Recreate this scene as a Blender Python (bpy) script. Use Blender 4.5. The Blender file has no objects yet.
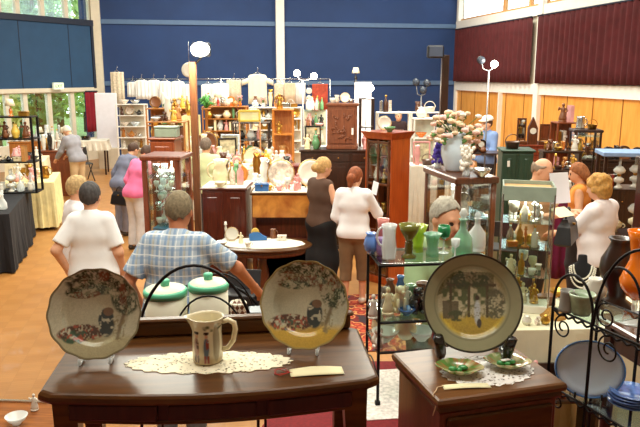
import bpy, math, random
import numpy as np
from mathutils import Vector, Matrix
C = bpy.context.scene.collection
R = math.radians
PI = math.pi
# ------------------------------------------------------------------ camera
FPX, PITCH, CH = 680.0, R(11.5), 2.65
cd = bpy.data.cameras.new('camera'); cam = bpy.data.objects.new('camera', cd); C.objects.link(cam)
cam.location = (0, 0, CH); cam.rotation_euler = (PI/2-PITCH, 0, 0)
cd.sensor_width = 36; cd.lens = 36*FPX/640; cd.clip_end = 200; cd.clip_start = .05
bpy.context.scene.camera = cam
FD = Vector((0, math.cos(PITCH), -math.sin(PITCH))); UP = Vector((0, math.sin(PITCH), math.cos(PITCH)))
def ray(px, py): return FD + Vector((1, 0, 0))*((px-320)/FPX) + UP*((213.5-py)/FPX)
def at(px, py, Y):
    r = ray(px, py); return Vector((0, 0, CH)) + r*(Y/r.y)
def onz(px, py, z):
    r = ray(px, py); return Vector((0, 0, CH)) + r*((z-CH)/r.z)
def xat(px, Y, z=1.0):                     # the x of a picture column at a distance and height
    return (px-320)/FPX*((Vector((0, Y, z))-Vector((0, 0, CH))).dot(FD))
def proj(p):
    d = Vector(p)-Vector((0, 0, CH)); t = d.dot(FD)
    return 320+FPX*d.x/t, 213.5-FPX*d.dot(UP)/t
# ------------------------------------------------------------------ materials
MATS = {}
def lin(c):
    return tuple(((v/255)/12.92 if v/255 <= .04045 else ((v/255+.055)/1.055)**2.4) for v in c)
def newmat(name):
    m = bpy.data.materials.new(name); m.use_nodes = True; nt = m.node_tree
    return m, nt, nt.nodes['Principled BSDF'], nt.nodes['Material Output']
def M(name, col=(200, 200, 200), rough=.5, metal=0., var=.12, scale=8., spec=.5, coat=0., bump=0., emit=None, es=0.):
    """plain material with a little mottling of its own"""
    if name in MATS: return MATS[name]
    m, nt, b, out = newmat(name); c = lin(col)
    N = nt.nodes; L = nt.links
    tc = N.new('ShaderNodeTexCoord'); no = N.new('ShaderNodeTexNoise'); no.inputs['Scale'].default_value = scale
    no.inputs['Detail'].default_value = 3
    L.new(tc.outputs['Object'], no.inputs['Vector'])
    rp = N.new('ShaderNodeValToRGB'); L.new(no.outputs['Fac'], rp.inputs['Fac'])
    rp.color_ramp.elements[0].position = .3; rp.color_ramp.elements[1].position = .7
    rp.color_ramp.elements[0].color = (*[v*(1-var) for v in c], 1); rp.color_ramp.elements[1].color = (*[min(1, v*(1+var)) for v in c], 1)
    L.new(rp.outputs['Color'], b.inputs['Base Color'])
    b.inputs['Roughness'].default_value = rough; b.inputs['Metallic'].default_value = metal
    b.inputs['Specular IOR Level'].default_value = spec; b.inputs['Coat Weight'].default_value = coat
    if bump:
        bp = N.new('ShaderNodeBump'); bp.inputs['Strength'].default_value = bump; bp.inputs['Distance'].default_value = .01
        L.new(no.outputs['Fac'], bp.inputs['Height']); L.new(bp.outputs['Normal'], b.inputs['Normal'])
    if emit:
        b.inputs['Emission Color'].default_value = (*lin(emit), 1); b.inputs['Emission Strength'].default_value = es
    m.diffuse_color = (*c, 1); MATS[name] = m; return m
def wood(name, dark, light, rough=.3, scale=6., axis='X', coat=.3, stretch=10, spec=.5):
    if name in MATS: return MATS[name]
    m, nt, b, out = newmat(name); N = nt.nodes; L = nt.links
    tc = N.new('ShaderNodeTexCoord'); mp = N.new('ShaderNodeMapping'); L.new(tc.outputs['Object'], mp.inputs['Vector'])
    s = [stretch]*3; s['XYZ'.index(axis)] = 1.; mp.inputs['Scale'].default_value = s
    no = N.new('ShaderNodeTexNoise'); no.inputs['Scale'].default_value = scale; no.inputs['Detail'].default_value = 5
    no.inputs['Distortion'].default_value = .6
    L.new(mp.outputs['Vector'], no.inputs['Vector'])
    rp = N.new('ShaderNodeValToRGB'); L.new(no.outputs['Fac'], rp.inputs['Fac'])
    rp.color_ramp.elements[0].position = .3; rp.color_ramp.elements[1].position = .72
    rp.color_ramp.elements[0].color = (*lin(dark), 1); rp.color_ramp.elements[1].color = (*lin(light), 1)
    L.new(rp.outputs['Color'], b.inputs['Base Color']); b.inputs['Roughness'].default_value = rough
    b.inputs['Coat Weight'].default_value = coat; b.inputs['Coat Roughness'].default_value = .12
    b.inputs['Specular IOR Level'].default_value = spec
    MATS[name] = m; return m
def glass(name, tint=(235, 245, 240), op=.25, rough=.03, spec=1.0):
    """thin clear glass: a see-through body that reflects more at grazing angles; op is how much of its own tint shows"""
    if name in MATS: return MATS[name]
    m, nt, b, out = newmat(name); N = nt.nodes; L = nt.links; c = (*lin(tint), 1)
    tr = N.new('ShaderNodeBsdfTransparent'); tr.inputs['Color'].default_value = c
    b.inputs['Base Color'].default_value = c; b.inputs['Roughness'].default_value = rough; b.inputs['Specular IOR Level'].default_value = spec
    lw = N.new('ShaderNodeLayerWeight'); lw.inputs['Blend'].default_value = .35
    mr = N.new('ShaderNodeMapRange'); mr.inputs['To Min'].default_value = op; mr.inputs['To Max'].default_value = min(1, op+(.6 if op > .2 else .3))
    if op <= .2:
        b = N.new('ShaderNodeBsdfGlossy'); b.inputs['Roughness'].default_value = rough; b.inputs['Color'].default_value = (.9, .92, .92, 1)
    L.new(lw.outputs['Facing'], mr.inputs['Value'])
    mx = N.new('ShaderNodeMixShader'); L.new(mr.outputs['Result'], mx.inputs['Fac'])
    L.new(tr.outputs[0], mx.inputs[1]); L.new(b.outputs[0], mx.inputs[2]); L.new(mx.outputs[0], out.inputs['Surface'])
    MATS[name] = m; return m
def painted(name, rough=.15, coat=.5):
    """glazed china whose picture is carried by the mesh"""
    if name in MATS: return MATS[name]
    m, nt, b, out = newmat(name); a = nt.nodes.new('ShaderNodeAttribute'); a.attribute_name = 'paint'
    nt.links.new(a.outputs['Color'], b.inputs['Base Color']); b.inputs['Roughness'].default_value = rough
    b.inputs['Coat Weight'].default_value = coat; b.inputs['Coat Roughness'].default_value = .05
    MATS[name] = m; return m
def lace(name, col, scale=120., thr=.30):
    if name in MATS: return MATS[name]
    m, nt, b, out = newmat(name); N = nt.nodes; L = nt.links
    b.inputs['Base Color'].default_value = (*lin(col), 1); b.inputs['Roughness'].default_value = .9
    tc = N.new('ShaderNodeTexCoord'); vo = N.new('ShaderNodeTexVoronoi'); vo.inputs['Scale'].default_value = scale
    L.new(tc.outputs['Object'], vo.inputs['Vector'])
    mt = N.new('ShaderNodeMath'); mt.operation = 'LESS_THAN'; mt.inputs[1].default_value = thr
    L.new(vo.outputs['Distance'], mt.inputs[0])
    tr = N.new('ShaderNodeBsdfTransparent'); mx = N.new('ShaderNodeMixShader')
    L.new(mt.outputs[0], mx.inputs['Fac']); L.new(b.outputs[0], mx.inputs[1]); L.new(tr.outputs[0], mx.inputs[2]); L.new(mx.outputs[0], out.inputs['Surface'])
    MATS[name] = m; return m
def cloth_plaid(name):
    m, nt, b, out = newmat(name); N = nt.nodes; L = nt.links
    tc = N.new('ShaderNodeTexCoord'); sp = N.new('ShaderNodeSeparateXYZ'); L.new(tc.outputs['Object'], sp.inputs[0])
    base = N.new('ShaderNodeRGB'); base.outputs[0].default_value = (*lin((176, 192, 208)), 1); cur = base.outputs[0]
    for ax, period, width, off, col, fac in (('X', .052, .32, 0, (116, 148, 188), .7), ('X', .052, .12, .55, (232, 236, 238), .8), ('X', .104, .14, .3, (156, 150, 126), .55),
                                   ('Z', .062, .12, .2, (232, 236, 238), .75), ('Z', .062, .24, .6, (124, 152, 188), .45)):
        a = N.new('ShaderNodeMath'); a.operation = 'MULTIPLY_ADD'; a.inputs[1].default_value = 1/period; a.inputs[2].default_value = off+50
        L.new(sp.outputs[ax], a.inputs[0]); f = N.new('ShaderNodeMath'); f.operation = 'FRACT'; L.new(a.outputs[0], f.inputs[0])
        l = N.new('ShaderNodeMath'); l.operation = 'LESS_THAN'; l.inputs[1].default_value = width; L.new(f.outputs[0], l.inputs[0])
        k = N.new('ShaderNodeMath'); k.operation = 'MULTIPLY'; k.inputs[1].default_value = fac; L.new(l.outputs[0], k.inputs[0])
        mx = N.new('ShaderNodeMixRGB'); L.new(k.outputs[0], mx.inputs['Fac']); L.new(cur, mx.inputs[1]); mx.inputs[2].default_value = (*lin(col), 1); cur = mx.outputs[0]
    L.new(cur, b.inputs['Base Color']); b.inputs['Roughness'].default_value = .9
    MATS[name] = m; return m
# ------------------------------------------------------------------ mesh builder
class MB:
    def __init__(s): s.v = []; s.f = []; s.sm = []; s.mi = []; s.col = None; s.T = Matrix()
    def add(s, vs, fs, smooth=False, mi=0):
        o = len(s.v); s.v += [tuple(s.T @ Vector(p)) for p in vs]
        for f in fs: s.f.append(tuple(i+o for i in f)); s.sm.append(smooth); s.mi.append(mi)
        return s
    def box(s, c, d, b=None, mi=0, rot=None):
        """chamfered box: centre, full size"""
        x, y, z = d[0]/2, d[1]/2, d[2]/2; b = min(.18*min(d), .006) if b is None else min(b, .45*min(d))
        vs = []; idx = {}
        for i in (-1, 1):
            for j in (-1, 1):
                for k in (-1, 1):
                    for a in range(3):
                        p = [i*(x-b), j*(y-b), k*(z-b)]; p[a] += (i, j, k)[a]*b
                        idx[i, j, k, a] = len(vs); vs.append(Vector(p))
        fs = []
        for a in range(3):
            o1, o2 = (a+1) % 3, (a+2) % 3
            for sg in (-1, 1):
                q = []
                for (u, v) in ((-1, -1), (1, -1), (1, 1), (-1, 1)):
                    t = [0, 0, 0]; t[a] = sg; t[o1] = u; t[o2] = v; q.append(idx[t[0], t[1], t[2], a])
                fs.append(q if sg > 0 else q[::-1])
        for a in range(3):                      # edge strips along axis a
            o1, o2 = (a+1) % 3, (a+2) % 3
            for u in (-1, 1):
                for v in (-1, 1):
                    def k(e, n):
                        t = [0, 0, 0]; t[a] = e; t[o1] = u; t[o2] = v; return idx[t[0], t[1], t[2], n]
                    q = [k(-1, o1), k(1, o1), k(1, o2), k(-1, o2)]
                    fs.append(q if u*v < 0 else q[::-1])
        for i in (-1, 1):
            for j in (-1, 1):
                for k in (-1, 1):
                    q = [idx[i, j, k, 0], idx[i, j, k, 1], idx[i, j, k, 2]]; fs.append(q if i*j*k > 0 else q[::-1])
        m = Matrix.Translation(Vector(c)) @ (rot.to_4x4() if rot else Matrix())
        return s.add([m @ p for p in vs], fs, False, mi)
    def lathe(s, prof, n=20, c=(0, 0, 0), mi=0, sx=1, sy=1, wav=None):
        vs = []; fs = []; k = len(prof)
        for j, (r, z) in enumerate(prof):
            for i in range(n):
                a = 2*PI*i/n; rr = r*(1+(wav(a, z) if wav else 0)); vs.append((c[0]+rr*math.cos(a)*sx, c[1]+rr*math.sin(a)*sy, c[2]+z))
        for j in range(k-1):
            for i in range(n):
                i2 = (i+1) % n; fs.append((j*n+i, j*n+i2, (j+1)*n+i2, (j+1)*n+i))
        if prof[0][0] > 1e-5: fs.append(tuple(range(n))[::-1])
        if prof[-1][0] > 1e-5: fs.append(tuple((k-1)*n+i for i in range(n)))
        return s.add(vs, fs, True, mi)
    def tube(s, pts, r, n=8, closed=False, mi=0):
        pts = [Vector(p) for p in pts]; m = len(pts); vs = []; fs = []
        rs = r if isinstance(r, (list, tuple)) else [r]*m
        prev = None
        for i in range(m):
            if closed: d = pts[(i+1) % m]-pts[i-1]
            else: d = pts[min(i+1, m-1)]-pts[max(i-1, 0)]
            d.normalize()
            if prev is None: u = d.orthogonal().normalized()
            else:
                u = prev-d*prev.dot(d)
                u = u.normalized() if u.length > 1e-6 else d.orthogonal().normalized()
            prev = u; w = d.cross(u)
            for k in range(n):
                a = 2*PI*k/n; vs.append(pts[i]+(u*math.cos(a)+w*math.sin(a))*rs[i])
        for i in range(m if closed else m-1):
            j = (i+1) % m
            for k in range(n):
                k2 = (k+1) % n; fs.append((i*n+k, i*n+k2, j*n+k2, j*n+k))
        if not closed: fs += [tuple(range(n))[::-1], tuple((m-1)*n+k for k in range(n))]
        return s.add(vs, fs, True, mi)
    def ball(s, c, r, n=12, mi=0):
        r = r if isinstance(r, (tuple, list)) else (r, r, r); m = max(5, n//2)
        pr = [(math.sin(PI*j/m), -math.cos(PI*j/m)) for j in range(m+1)]
        vs = []; fs = []
        for (a, z) in pr:
            for i in range(n): t = 2*PI*i/n; vs.append((c[0]+r[0]*a*math.cos(t), c[1]+r[1]*a*math.sin(t), c[2]+r[2]*z))
        for j in range(m):
            for i in range(n): i2 = (i+1) % n; fs.append((j*n+i, j*n+i2, (j+1)*n+i2, (j+1)*n+i))
        return s.add(vs, fs, True, mi)
    def stack(s, outlines, mi=0, smooth=False):
        """closed outlines (same length, 3-D points) joined into a capped solid"""
        n = len(outlines[0]); vs = [p for o in outlines for p in o]; fs = []
        for j in range(len(outlines)-1):
            for i in range(n): i2 = (i+1) % n; fs.append((j*n+i, j*n+i2, (j+1)*n+i2, (j+1)*n+i))
        fs += [tuple(range(n))[::-1], tuple((len(outlines)-1)*n+i for i in range(n))]
        return s.add(vs, fs, smooth, mi)
    def prism(s, poly, z0, z1, mi=0): return s.stack([[(x, y, z0) for x, y in poly], [(x, y, z1) for x, y in poly]], mi)
    def sheet(s, fn, nu, nv, th=0., mi=0, smooth=True):
        """grid fn(u,v)->point, given thickness along its normal"""
        P = [[Vector(fn(i/nu, j/nv)) for j in range(nv+1)] for i in range(nu+1)]
        vs = []; w = nv+1
        if th:
            Q = []
            for i in range(nu+1):
                for j in range(nv+1):
                    du = P[min(i+1, nu)][j]-P[max(i-1, 0)][j]; dv = P[i][min(j+1, nv)]-P[i][max(j-1, 0)]
                    nn = du.cross(dv); nn = nn.normalized() if nn.length > 1e-9 else Vector((0, 0, 1)); Q.append(P[i][j]-nn*th)
        vs = [p for row in P for p in row]; fs = [(i*w+j, (i+1)*w+j, (i+1)*w+j+1, i*w+j+1) for i in range(nu) for j in range(nv)]
        if th:
            o = len(vs); vs += Q; fs += [tuple(k+o for k in f[::-1]) for f in list(fs)]
            for i in range(nu): fs += [(i*w+o, (i+1)*w+o, (i+1)*w, i*w), (i*w+nv, (i+1)*w+nv, (i+1)*w+nv+o, i*w+nv+o)]
            for j in range(nv): fs += [(j, j+1, j+1+o, j+o), (nu*w+j+o, nu*w+j+1+o, nu*w+j+1, nu*w+j)]
        return s.add(vs, fs, smooth, mi)
    def mesh(s, name):
        me = bpy.data.meshes.new(name); me.from_pydata(s.v, [], s.f)
        me.polygons.foreach_set('use_smooth', s.sm); me.polygons.foreach_set('material_index', s.mi)
        if s.col is not None:
            a = me.color_attributes.new('paint', 'FLOAT_COLOR', 'POINT'); a.data.foreach_set('color', np.asarray(s.col, dtype=np.float32).ravel())
        me.update(); return me
    def build(s, name, mat, parent=None, loc=(0, 0, 0), rz=0, rot=None):
        me = s.mesh(name)
        for m in (mat if isinstance(mat, (list, tuple)) else [mat]): me.materials.append(m)
        o = bpy.data.objects.new(name, me); C.objects.link(o); o.parent = parent
        o.location = loc; o.rotation_euler = rot if rot else (0, 0, rz)
        return o
def tag(o, label=None, cat=None, group=None, kind=None):
    if label: o['label'] = label
    if cat: o['category'] = cat
    if group: o['group'] = group
    if kind: o['kind'] = kind
    return o
ALLT = []
def thing(name, label, cat, loc=(0, 0, 0), rz=0, group=None):
    o = bpy.data.objects.new(name, None); C.objects.link(o); o.location = loc; o.rotation_euler = (0, 0, rz)
    o.empty_display_size = .05
    tag(o, label, cat, group); ALLT.append(o); return o
def struct(name, mb, mat, parent=None):
    o = mb.build(name, mat, parent)
    if parent is None: o['kind'] = 'structure'
    return o
def box1(name, c, d, mat, parent=None, b=None, rot=None): return MB().box(c, d, b, rot=rot).build(name, mat, parent)
def arc(c, rx, rz, a0, a1, n=16, plane='xz', other=0):
    out = []
    for i in range(n+1):
        a = R(a0+(a1-a0)*i/n); p = (c[0]+rx*math.cos(a), c[1]+rz*math.sin(a))
        out.append((p[0], other, p[1]) if plane == 'xz' else ((other, p[0], p[1]) if plane == 'yz' else (p[0], p[1], other)))
    return out
def vn(x, y, seed=0):
    """value noise for painting china"""
    x = np.asarray(x, float); y = np.asarray(y, float); xi = np.floor(x).astype(int); yi = np.floor(y).astype(int); fx = x-xi; fy = y-yi
    fx = fx*fx*(3-2*fx); fy = fy*fy*(3-2*fy)
    def h(a, b):
        t = np.sin(a*127.1+b*311.7+seed*74.7)*43758.5453; return t-np.floor(t)
    return (h(xi, yi)*(1-fx)+h(xi+1, yi)*fx)*(1-fy)+(h(xi, yi+1)*(1-fx)+h(xi+1, yi+1)*fx)*fy
# ------------------------------------------------------------------ the setting
DIRB = Vector((math.cos(R(11)), math.sin(R(11)), 0)); DIRR = Vector((math.sin(R(11)), -math.cos(R(11)), 0))
PL = Vector((-7.1, 22, 0)); PR = PL+DIRB*12.1
DIRL = Vector((-math.sin(R(29)), -math.cos(R(29)), 0))
HW = 6.8
def wallbox(mb, o, d, s0, s1, z0, z1, thick, off=0., mi=0):
    """box along direction d from point o; off moves its room face, thick grows away from the room"""
    n = Vector((-d.y, d.x, 0))              # left normal
    a = o+d*s0+n*off; b = o+d*s1+n*off; c = b+n*thick; e = a+n*thick
    mb.stack([[(p.x, p.y, z) for p in (a, b, c, e)] for z in (z0, z1)], mi) if thick > 0 else mb.stack([[(p.x, p.y, z) for p in (e, c, b, a)] for z in (z0, z1)], mi)
def parquet():
    m, nt, b, out = newmat('parquet'); N = nt.nodes; L = nt.links
    tc = N.new('ShaderNodeTexCoord'); mp = N.new('ShaderNodeMapping'); mp.inputs['Rotation'].default_value = (0, 0, R(-11)); L.new(tc.outputs['Object'], mp.inputs['Vector'])
    ck = N.new('ShaderNodeTexChecker'); ck.inputs['Scale'].default_value = 5.; ck.inputs['Color1'].default_value = (*lin((178, 124, 66)), 1); ck.inputs['Color2'].default_value = (*lin((172, 118, 61)), 1)
    L.new(mp.outputs[0], ck.inputs['Vector'])
    br = N.new('ShaderNodeTexBrick'); br.inputs['Scale'].default_value = 5.; br.inputs['Brick Width'].default_value = 1.; br.inputs['Row Height'].default_value = .2
    br.offset = 0; br.inputs['Mortar Size'].default_value = .012
    br.inputs['Color1'].default_value = (1, 1, 1, 1); br.inputs['Color2'].default_value = (.92, .91, .88, 1); br.inputs['Mortar'].default_value = (.78, .74, .68, 1)
    L.new(mp.outputs[0], br.inputs['Vector'])
    no = N.new('ShaderNodeTexNoise'); no.inputs['Scale'].default_value = 1.3; no.inputs['Detail'].default_value = 6; L.new(tc.outputs['Object'], no.inputs['Vector'])
    mr = N.new('ShaderNodeMapRange'); mr.inputs['To Min'].default_value = .82; mr.inputs['To Max'].default_value = 1.16; L.new(no.outputs['Fac'], mr.inputs['Value'])
    m1 = N.new('ShaderNodeMixRGB'); m1.blend_type = 'MULTIPLY'; m1.inputs['Fac'].default_value = .7; L.new(ck.outputs[0], m1.inputs[1]); L.new(br.outputs['Color'], m1.inputs[2])
    m2 = N.new('ShaderNodeVectorMath'); m2.operation = 'SCALE'; L.new(m1.outputs[0], m2.inputs[0]); L.new(mr.outputs[0], m2.inputs['Scale'])
    L.new(m2.outputs[0], b.inputs['Base Color']); b.inputs['Roughness'].default_value = .42; b.inputs['Coat Weight'].default_value = .15
    MATS['parquet'] = m; return m
m_blue = M('blue_wall_paint', (30, 58, 108), .75, var=.1, scale=1.2)
m_cream = M('cream_trim_paint', (226, 216, 196), .6, var=.04)
m_white = M('white_trim_paint', (236, 232, 226), .6, var=.03)
m_rail = M('blue_rail_paint', (84, 112, 150), .6, var=.05)
m_panelblue = M('blue_grey_panel', (42, 76, 112), .8, var=.06, scale=3)
m_dark = M('dark_panel_edge', (26, 36, 58), .6)
m_ply = wood('honey_ply', (218, 146, 58), (236, 172, 84), .45, 1.6, 'Z', .2, 5)
m_ceil = M('ceiling_white', (240, 236, 226), .9, var=.02)
m_maroon = M('maroon_curtain', (78, 24, 28), .95, var=.2, scale=4)
m_pane = glass('window_glass', (244, 250, 250), .04)
# floor and stage
p = [(-14.5, -3), (10.5, -3), (PR.x+DIRR.x*27, PR.y+DIRR.y*27), (PR.x, PR.y), (PL.x, PL.y), (PL.x+DIRL.x*14, PL.y+DIRL.y*14)]
p = [(-14.2, -3), (PR.x+DIRR.x*27.6, -2.9), (PR.x, PR.y), (PL.x, PL.y), (PL.x+DIRL.x*14.2, PL.y+DIRL.y*14.2)]
struct('floor', MB().prism(p, -.1, 0), parquet())
struct('ceiling', MB().prism([(-15, -3.2), (11.5, -3.2), (PR.x+.6, PR.y+.8), (PL.x-.6, PL.y+.8), (-15, 9)], HW, HW+.15), m_ceil)
m_red = M('red_carpet', (118, 22, 28), .95, var=.25, scale=60)
stage_poly = [(-3.4, -1.5), (4.6, -1.5), (4.6, 2.95), (1.02, 2.95), (.82, 3.75), (-.05, 3.75), (-.3, 2.92), (-3.4, 2.92)]
struct('trim_1', MB().prism(stage_poly, 0, .985), wood('stage_front_wood', (74, 44, 26), (104, 66, 40), .5))['label'] = 'wooden front of the low stage'
struct('floor_2', MB().prism(stage_poly, .985, 1.0), m_red)
# back wall: two blue fields, rails, columns
mb = MB(); wallbox(mb, PL, DIRB, -.4, 12.3, 0, HW, .25); struct('wall_back', mb, m_blue)
def zb(py, px=280):      # height on the back wall of a picture row
    s = 6; o = at(px, py, 22+(xat(px, 23)+7.1)*.194); return o.z
for n, py in ((2, 24), (3, 83)):
    mb = MB(); z = zb(py); wallbox(mb, PL, DIRB, .12, 12.0, z-.07, z+.07, -.05); struct('trim_%d' % n, mb, m_rail)
def sB(px):              # distance along the back wall of a picture column
    k = (px-320)/FPX
    lo, hi = -2., 14.
    for _ in range(40):
        s = (lo+hi)/2; q = PL+DIRB*s
        if proj((q.x, q.y, 3))[0] < px: lo = s
        else: hi = s
    return lo
for n, px, w in ((4, 280, .27), (5, 99, .26), (6, 457, .16)):
    mb = MB(); s = sB(px); wallbox(mb, PL, DIRB, s-w/2, s+w/2, 0, HW, -.16, 0); struct('trim_%d' % n, mb, m_white if n != 5 else m_cream)
def sR(px, z=2.5):
    lo, hi = 0., 22.
    for _ in range(40):
        s = (lo+hi)/2; q = PR+DIRR*s
        if proj((q.x, q.y, z))[0] < px: lo = s
        else: hi = s
    return lo
RL = 27.5
mb = MB(); wallbox(mb, PR, DIRR, 0, RL, 0, 2.16, .2)                    # honey wood lower wall
struct('wall_right', mb, m_ply)
mb = MB(); wallbox(mb, PR, DIRR, 0, RL, 2.16, 4.3, .2); struct('wall_right_upper', mb, m_cream)
mb = MB(); wallbox(mb, PR, DIRR, 0, RL, 6.2, HW, .2); struct('wall_right_top', mb, m_cream)
mb = MB(); wallbox(mb, PR, DIRR, 0, RL, 2.14, 2.42, -.07); struct('trim_7', mb, m_white)
mb = MB(); wallbox(mb, PR, DIRR, 0, RL, 4.2, 4.46, -.09); struct('trim_8', mb, m_white)
mb = MB()
for k in range(24):                                                    # seams between the ply sheets
    wallbox(mb, PR, DIRR, .55+k*1.12, .565+k*1.12, 0, 2.14, -.012)
struct('trim_9', mb, M('seam_brown', (120, 72, 30), .6))
for k, px in enumerate((540, 503)):
    s = sR(px); w = .24 if k == 0 else .07; mb = MB(); wallbox(mb, PR, DIRR, s-w/2, s+w/2, 0, HW if k == 0 else 2.2, -.12); struct('trim_%d' % (10+k), mb, m_white)
# window band above the curtains
wn = 1; s = 0.1; bar = []
m_wbar = M('window_bar_wood', (206, 150, 92), .5)
cuts = [sR(px, 4.6) for px in (461, 503, 529, 545, 562, 599, 640)]; cuts = [0.05]+cuts[1:]
while cuts[-1] < RL-1.2: cuts.append(cuts[-1]+1.15)
for a, b in zip(cuts[:-1], cuts[1:]):
    if a > 16: break
    mb = MB()
    for (s0, s1, z0, z1) in ((a, a+.06, 4.46, 6.2), (b-.06, b, 4.46, 6.2), (a+.06, b-.06, 4.44, 4.53), (a+.06, b-.06, 6.12, 6.2)): wallbox(mb, PR, DIRR, s0, s1, z0, z1, .1, .03)
    w = struct('window_%d' % wn, mb, m_wbar)
    mb = MB(); wallbox(mb, PR, DIRR, a+.06, b-.06, 4.53, 6.12, .01, .08); mb.build('window_pane', m_pane, w); wn += 1
mb = MB(); wallbox(mb, PR, DIRR, 16, RL, 4.46, 6.2, .2); struct('wall_right_end', mb, m_cream)
# pleated maroon curtains
def curtain(name, o, d, s0, s1, z0, z1, label, amp=.06, period=.24, off=-.1, mat=None, seed=1):
    rng = random.Random(seed); t = thing(name, label, 'curtain', tuple(o+d*((s0+s1)/2)+Vector((0, 0, z0))))
    n = int((s1-s0)/period*6); nrm = Vector((-d.y, d.x, 0)); ph = [rng.uniform(.7, 1.3) for _ in range(n+2)]
    base = Vector(t.location)
    def fn(u, v):
        s = s0+(s1-s0)*u; k = s/period; w = math.sin(2*PI*k+1.3*math.sin(k*.7+seed))*amp*(.75+.5*ph[int(k) % len(ph)]*.5)*(1-.25*v)
        q = o+d*s+nrm*(off-w); return (q.x-base.x, q.y-base.y, (z1-z0)*v)
    MB().sheet(fn, n, 5, .006).build('fabric', mat or m_maroon, t)
    mb = MB(); a = o+d*s0+nrm*off-base; b = o+d*s1+nrm*off-base; mb.tube([(a.x, a.y, z1-z0+.02), (b.x, b.y, z1-z0+.02)], .022); mb.build('curtain_rail', m_dark, t)
    return t
c1 = sR(538, 3)
curtain('pleated_curtain', PR, DIRR, .15, c1-.16, 2.44, 4.16, 'maroon pleated curtain between the blue wall and the tall white pillar', seed=2, off=-.17)
curtain('pleated_curtain', PR, DIRR, c1+.16, 16, 2.44, 4.16, 'maroon pleated curtain running from the white pillar towards the stage', seed=3, off=-.17)
# left wall: windows below, big blue-grey panel, windows above
LL = 14
def sL(px, z=2.5):
    lo, hi = 0., 13.
    for _ in range(40):
        s = (lo+hi)/2; q = PL+DIRL*s
        if proj((q.x, q.y, z))[0] > px: lo = s
        else: hi = s
    return lo
DL = -DIRL; OL = PL+DIRL*LL     # run the wall the other way so that its left normal points out of the room
def wl(mb, a, b, z0, z1, th, off=0.): wallbox(mb, OL, DL, LL-b, LL-a, z0, z1, th, off)
ztop, zbot = at(93, 24, PL.y-.3).z, at(93, 88, PL.y-.3).z
mb = MB(); wl(mb, 0, LL, zbot, ztop, .15); struct('wall_left', mb, m_cream)
mb = MB(); wl(mb, 0, LL, 0, .62, .15); struct('wall_left_lower', mb, m_cream)
mb = MB(); wl(mb, 0, LL, 5.9, HW, .15); struct('wall_left_top', mb, m_cream)
mb = MB(); wl(mb, .12, LL, zbot+.02, ztop-.05, -.08); struct('wall_left_panel', mb, m_panelblue)
mb = MB(); wl(mb, .1, LL, ztop-.05, ztop+.12, -.13); wl(mb, .1, .2, zbot, ztop, -.12); struct('trim_12', mb, m_dark)
mb = MB(); wl(mb, .1, LL, zbot-.1, zbot+.02, -.1); struct('trim_13', mb, m_cream)
mb = MB()
for px in (21, 70): s_ = sL(px); wl(mb, s_, s_+.02, zbot+.03, ztop-.06, -.09)
struct('trim_14', mb, m_dark)
cl = [.05]+[sL(px, 1.8) for px in (73, 50, 26, 8)]
while cl[-1] < LL-1: cl.append(cl[-1]+1.0)
for (z0, z1) in ((.62, zbot-.05), (ztop+.05, 5.9)):
    for a, b in zip(cl[:-1], cl[1:]):
        mb = MB()
        wl(mb, a, a+.07, z0, z1, .12, .0); wl(mb, b-.07, b, z0, z1, .12, .0); wl(mb, a+.07, b-.07, z0, z0+.08, .12); wl(mb, a+.07, b-.07, z1-.08, z1, .12)
        w = struct('window_%d' % wn, mb, m_cream); mb = MB(); wl(mb, a+.07, b-.07, z0+.08, z1-.08, .01, .05); mb.build('window_pane', m_pane, w); wn += 1
q = PL+DIRL*14.0
struct('wall_left_front', MB().stack([[(q.x, q.y, z), (-14.4, -3, z), (-14.2, -3, z), (q.x+.2, q.y, z)] for z in (0, HW)]), m_cream)
struct('wall_front', MB().box((-1.9, -3.1, HW/2), (26, .2, HW)), m_cream)
curtain('window_curtain', OL, DL, LL-.62, LL-.14, .9, zbot-.12, 'narrow maroon curtain hanging at the end of the window row', amp=.03, period=.14, off=-.16, mat=M('red_curtain', (140, 28, 44), .95, var=.2, scale=4), seed=5)
# exit sign on the panel
s_ = sL(53); q = PL+DIRL*s_; t = thing('exit_sign', 'small white exit sign box under the blue-grey panel', 'sign', (q.x, q.y, zbot-.02), R(61))
t.location += Vector((DL.y, -DL.x, 0))*.2
sgn = MB().box((0, 0, .1), (.36, .08, .2)).build('sign_case', M('sign_white', (236, 246, 226), .4, emit=(236, 250, 220), es=.5), t)
cu = bpy.data.curves.new('sign_lettering', 'FONT'); cu.body = 'EXIT'; cu.size = .13; cu.align_x = 'CENTER'; cu.extrude = .002
tmp = bpy.data.objects.new('lettering_source', cu); C.objects.link(tmp); bpy.context.view_layer.update(); me = bpy.data.meshes.new_from_object(tmp.evaluated_get(bpy.context.evaluated_depsgraph_get())); bpy.data.objects.remove(tmp); bpy.data.curves.remove(cu)
me.materials.clear(); me.materials.append(M('sign_green', (60, 150, 90), .5)); o = bpy.data.objects.new('sign_lettering', me); C.objects.link(o); o.parent = t; o.location = (0, -.043, .055); o.rotation_euler = (PI/2, 0, 0)
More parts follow.
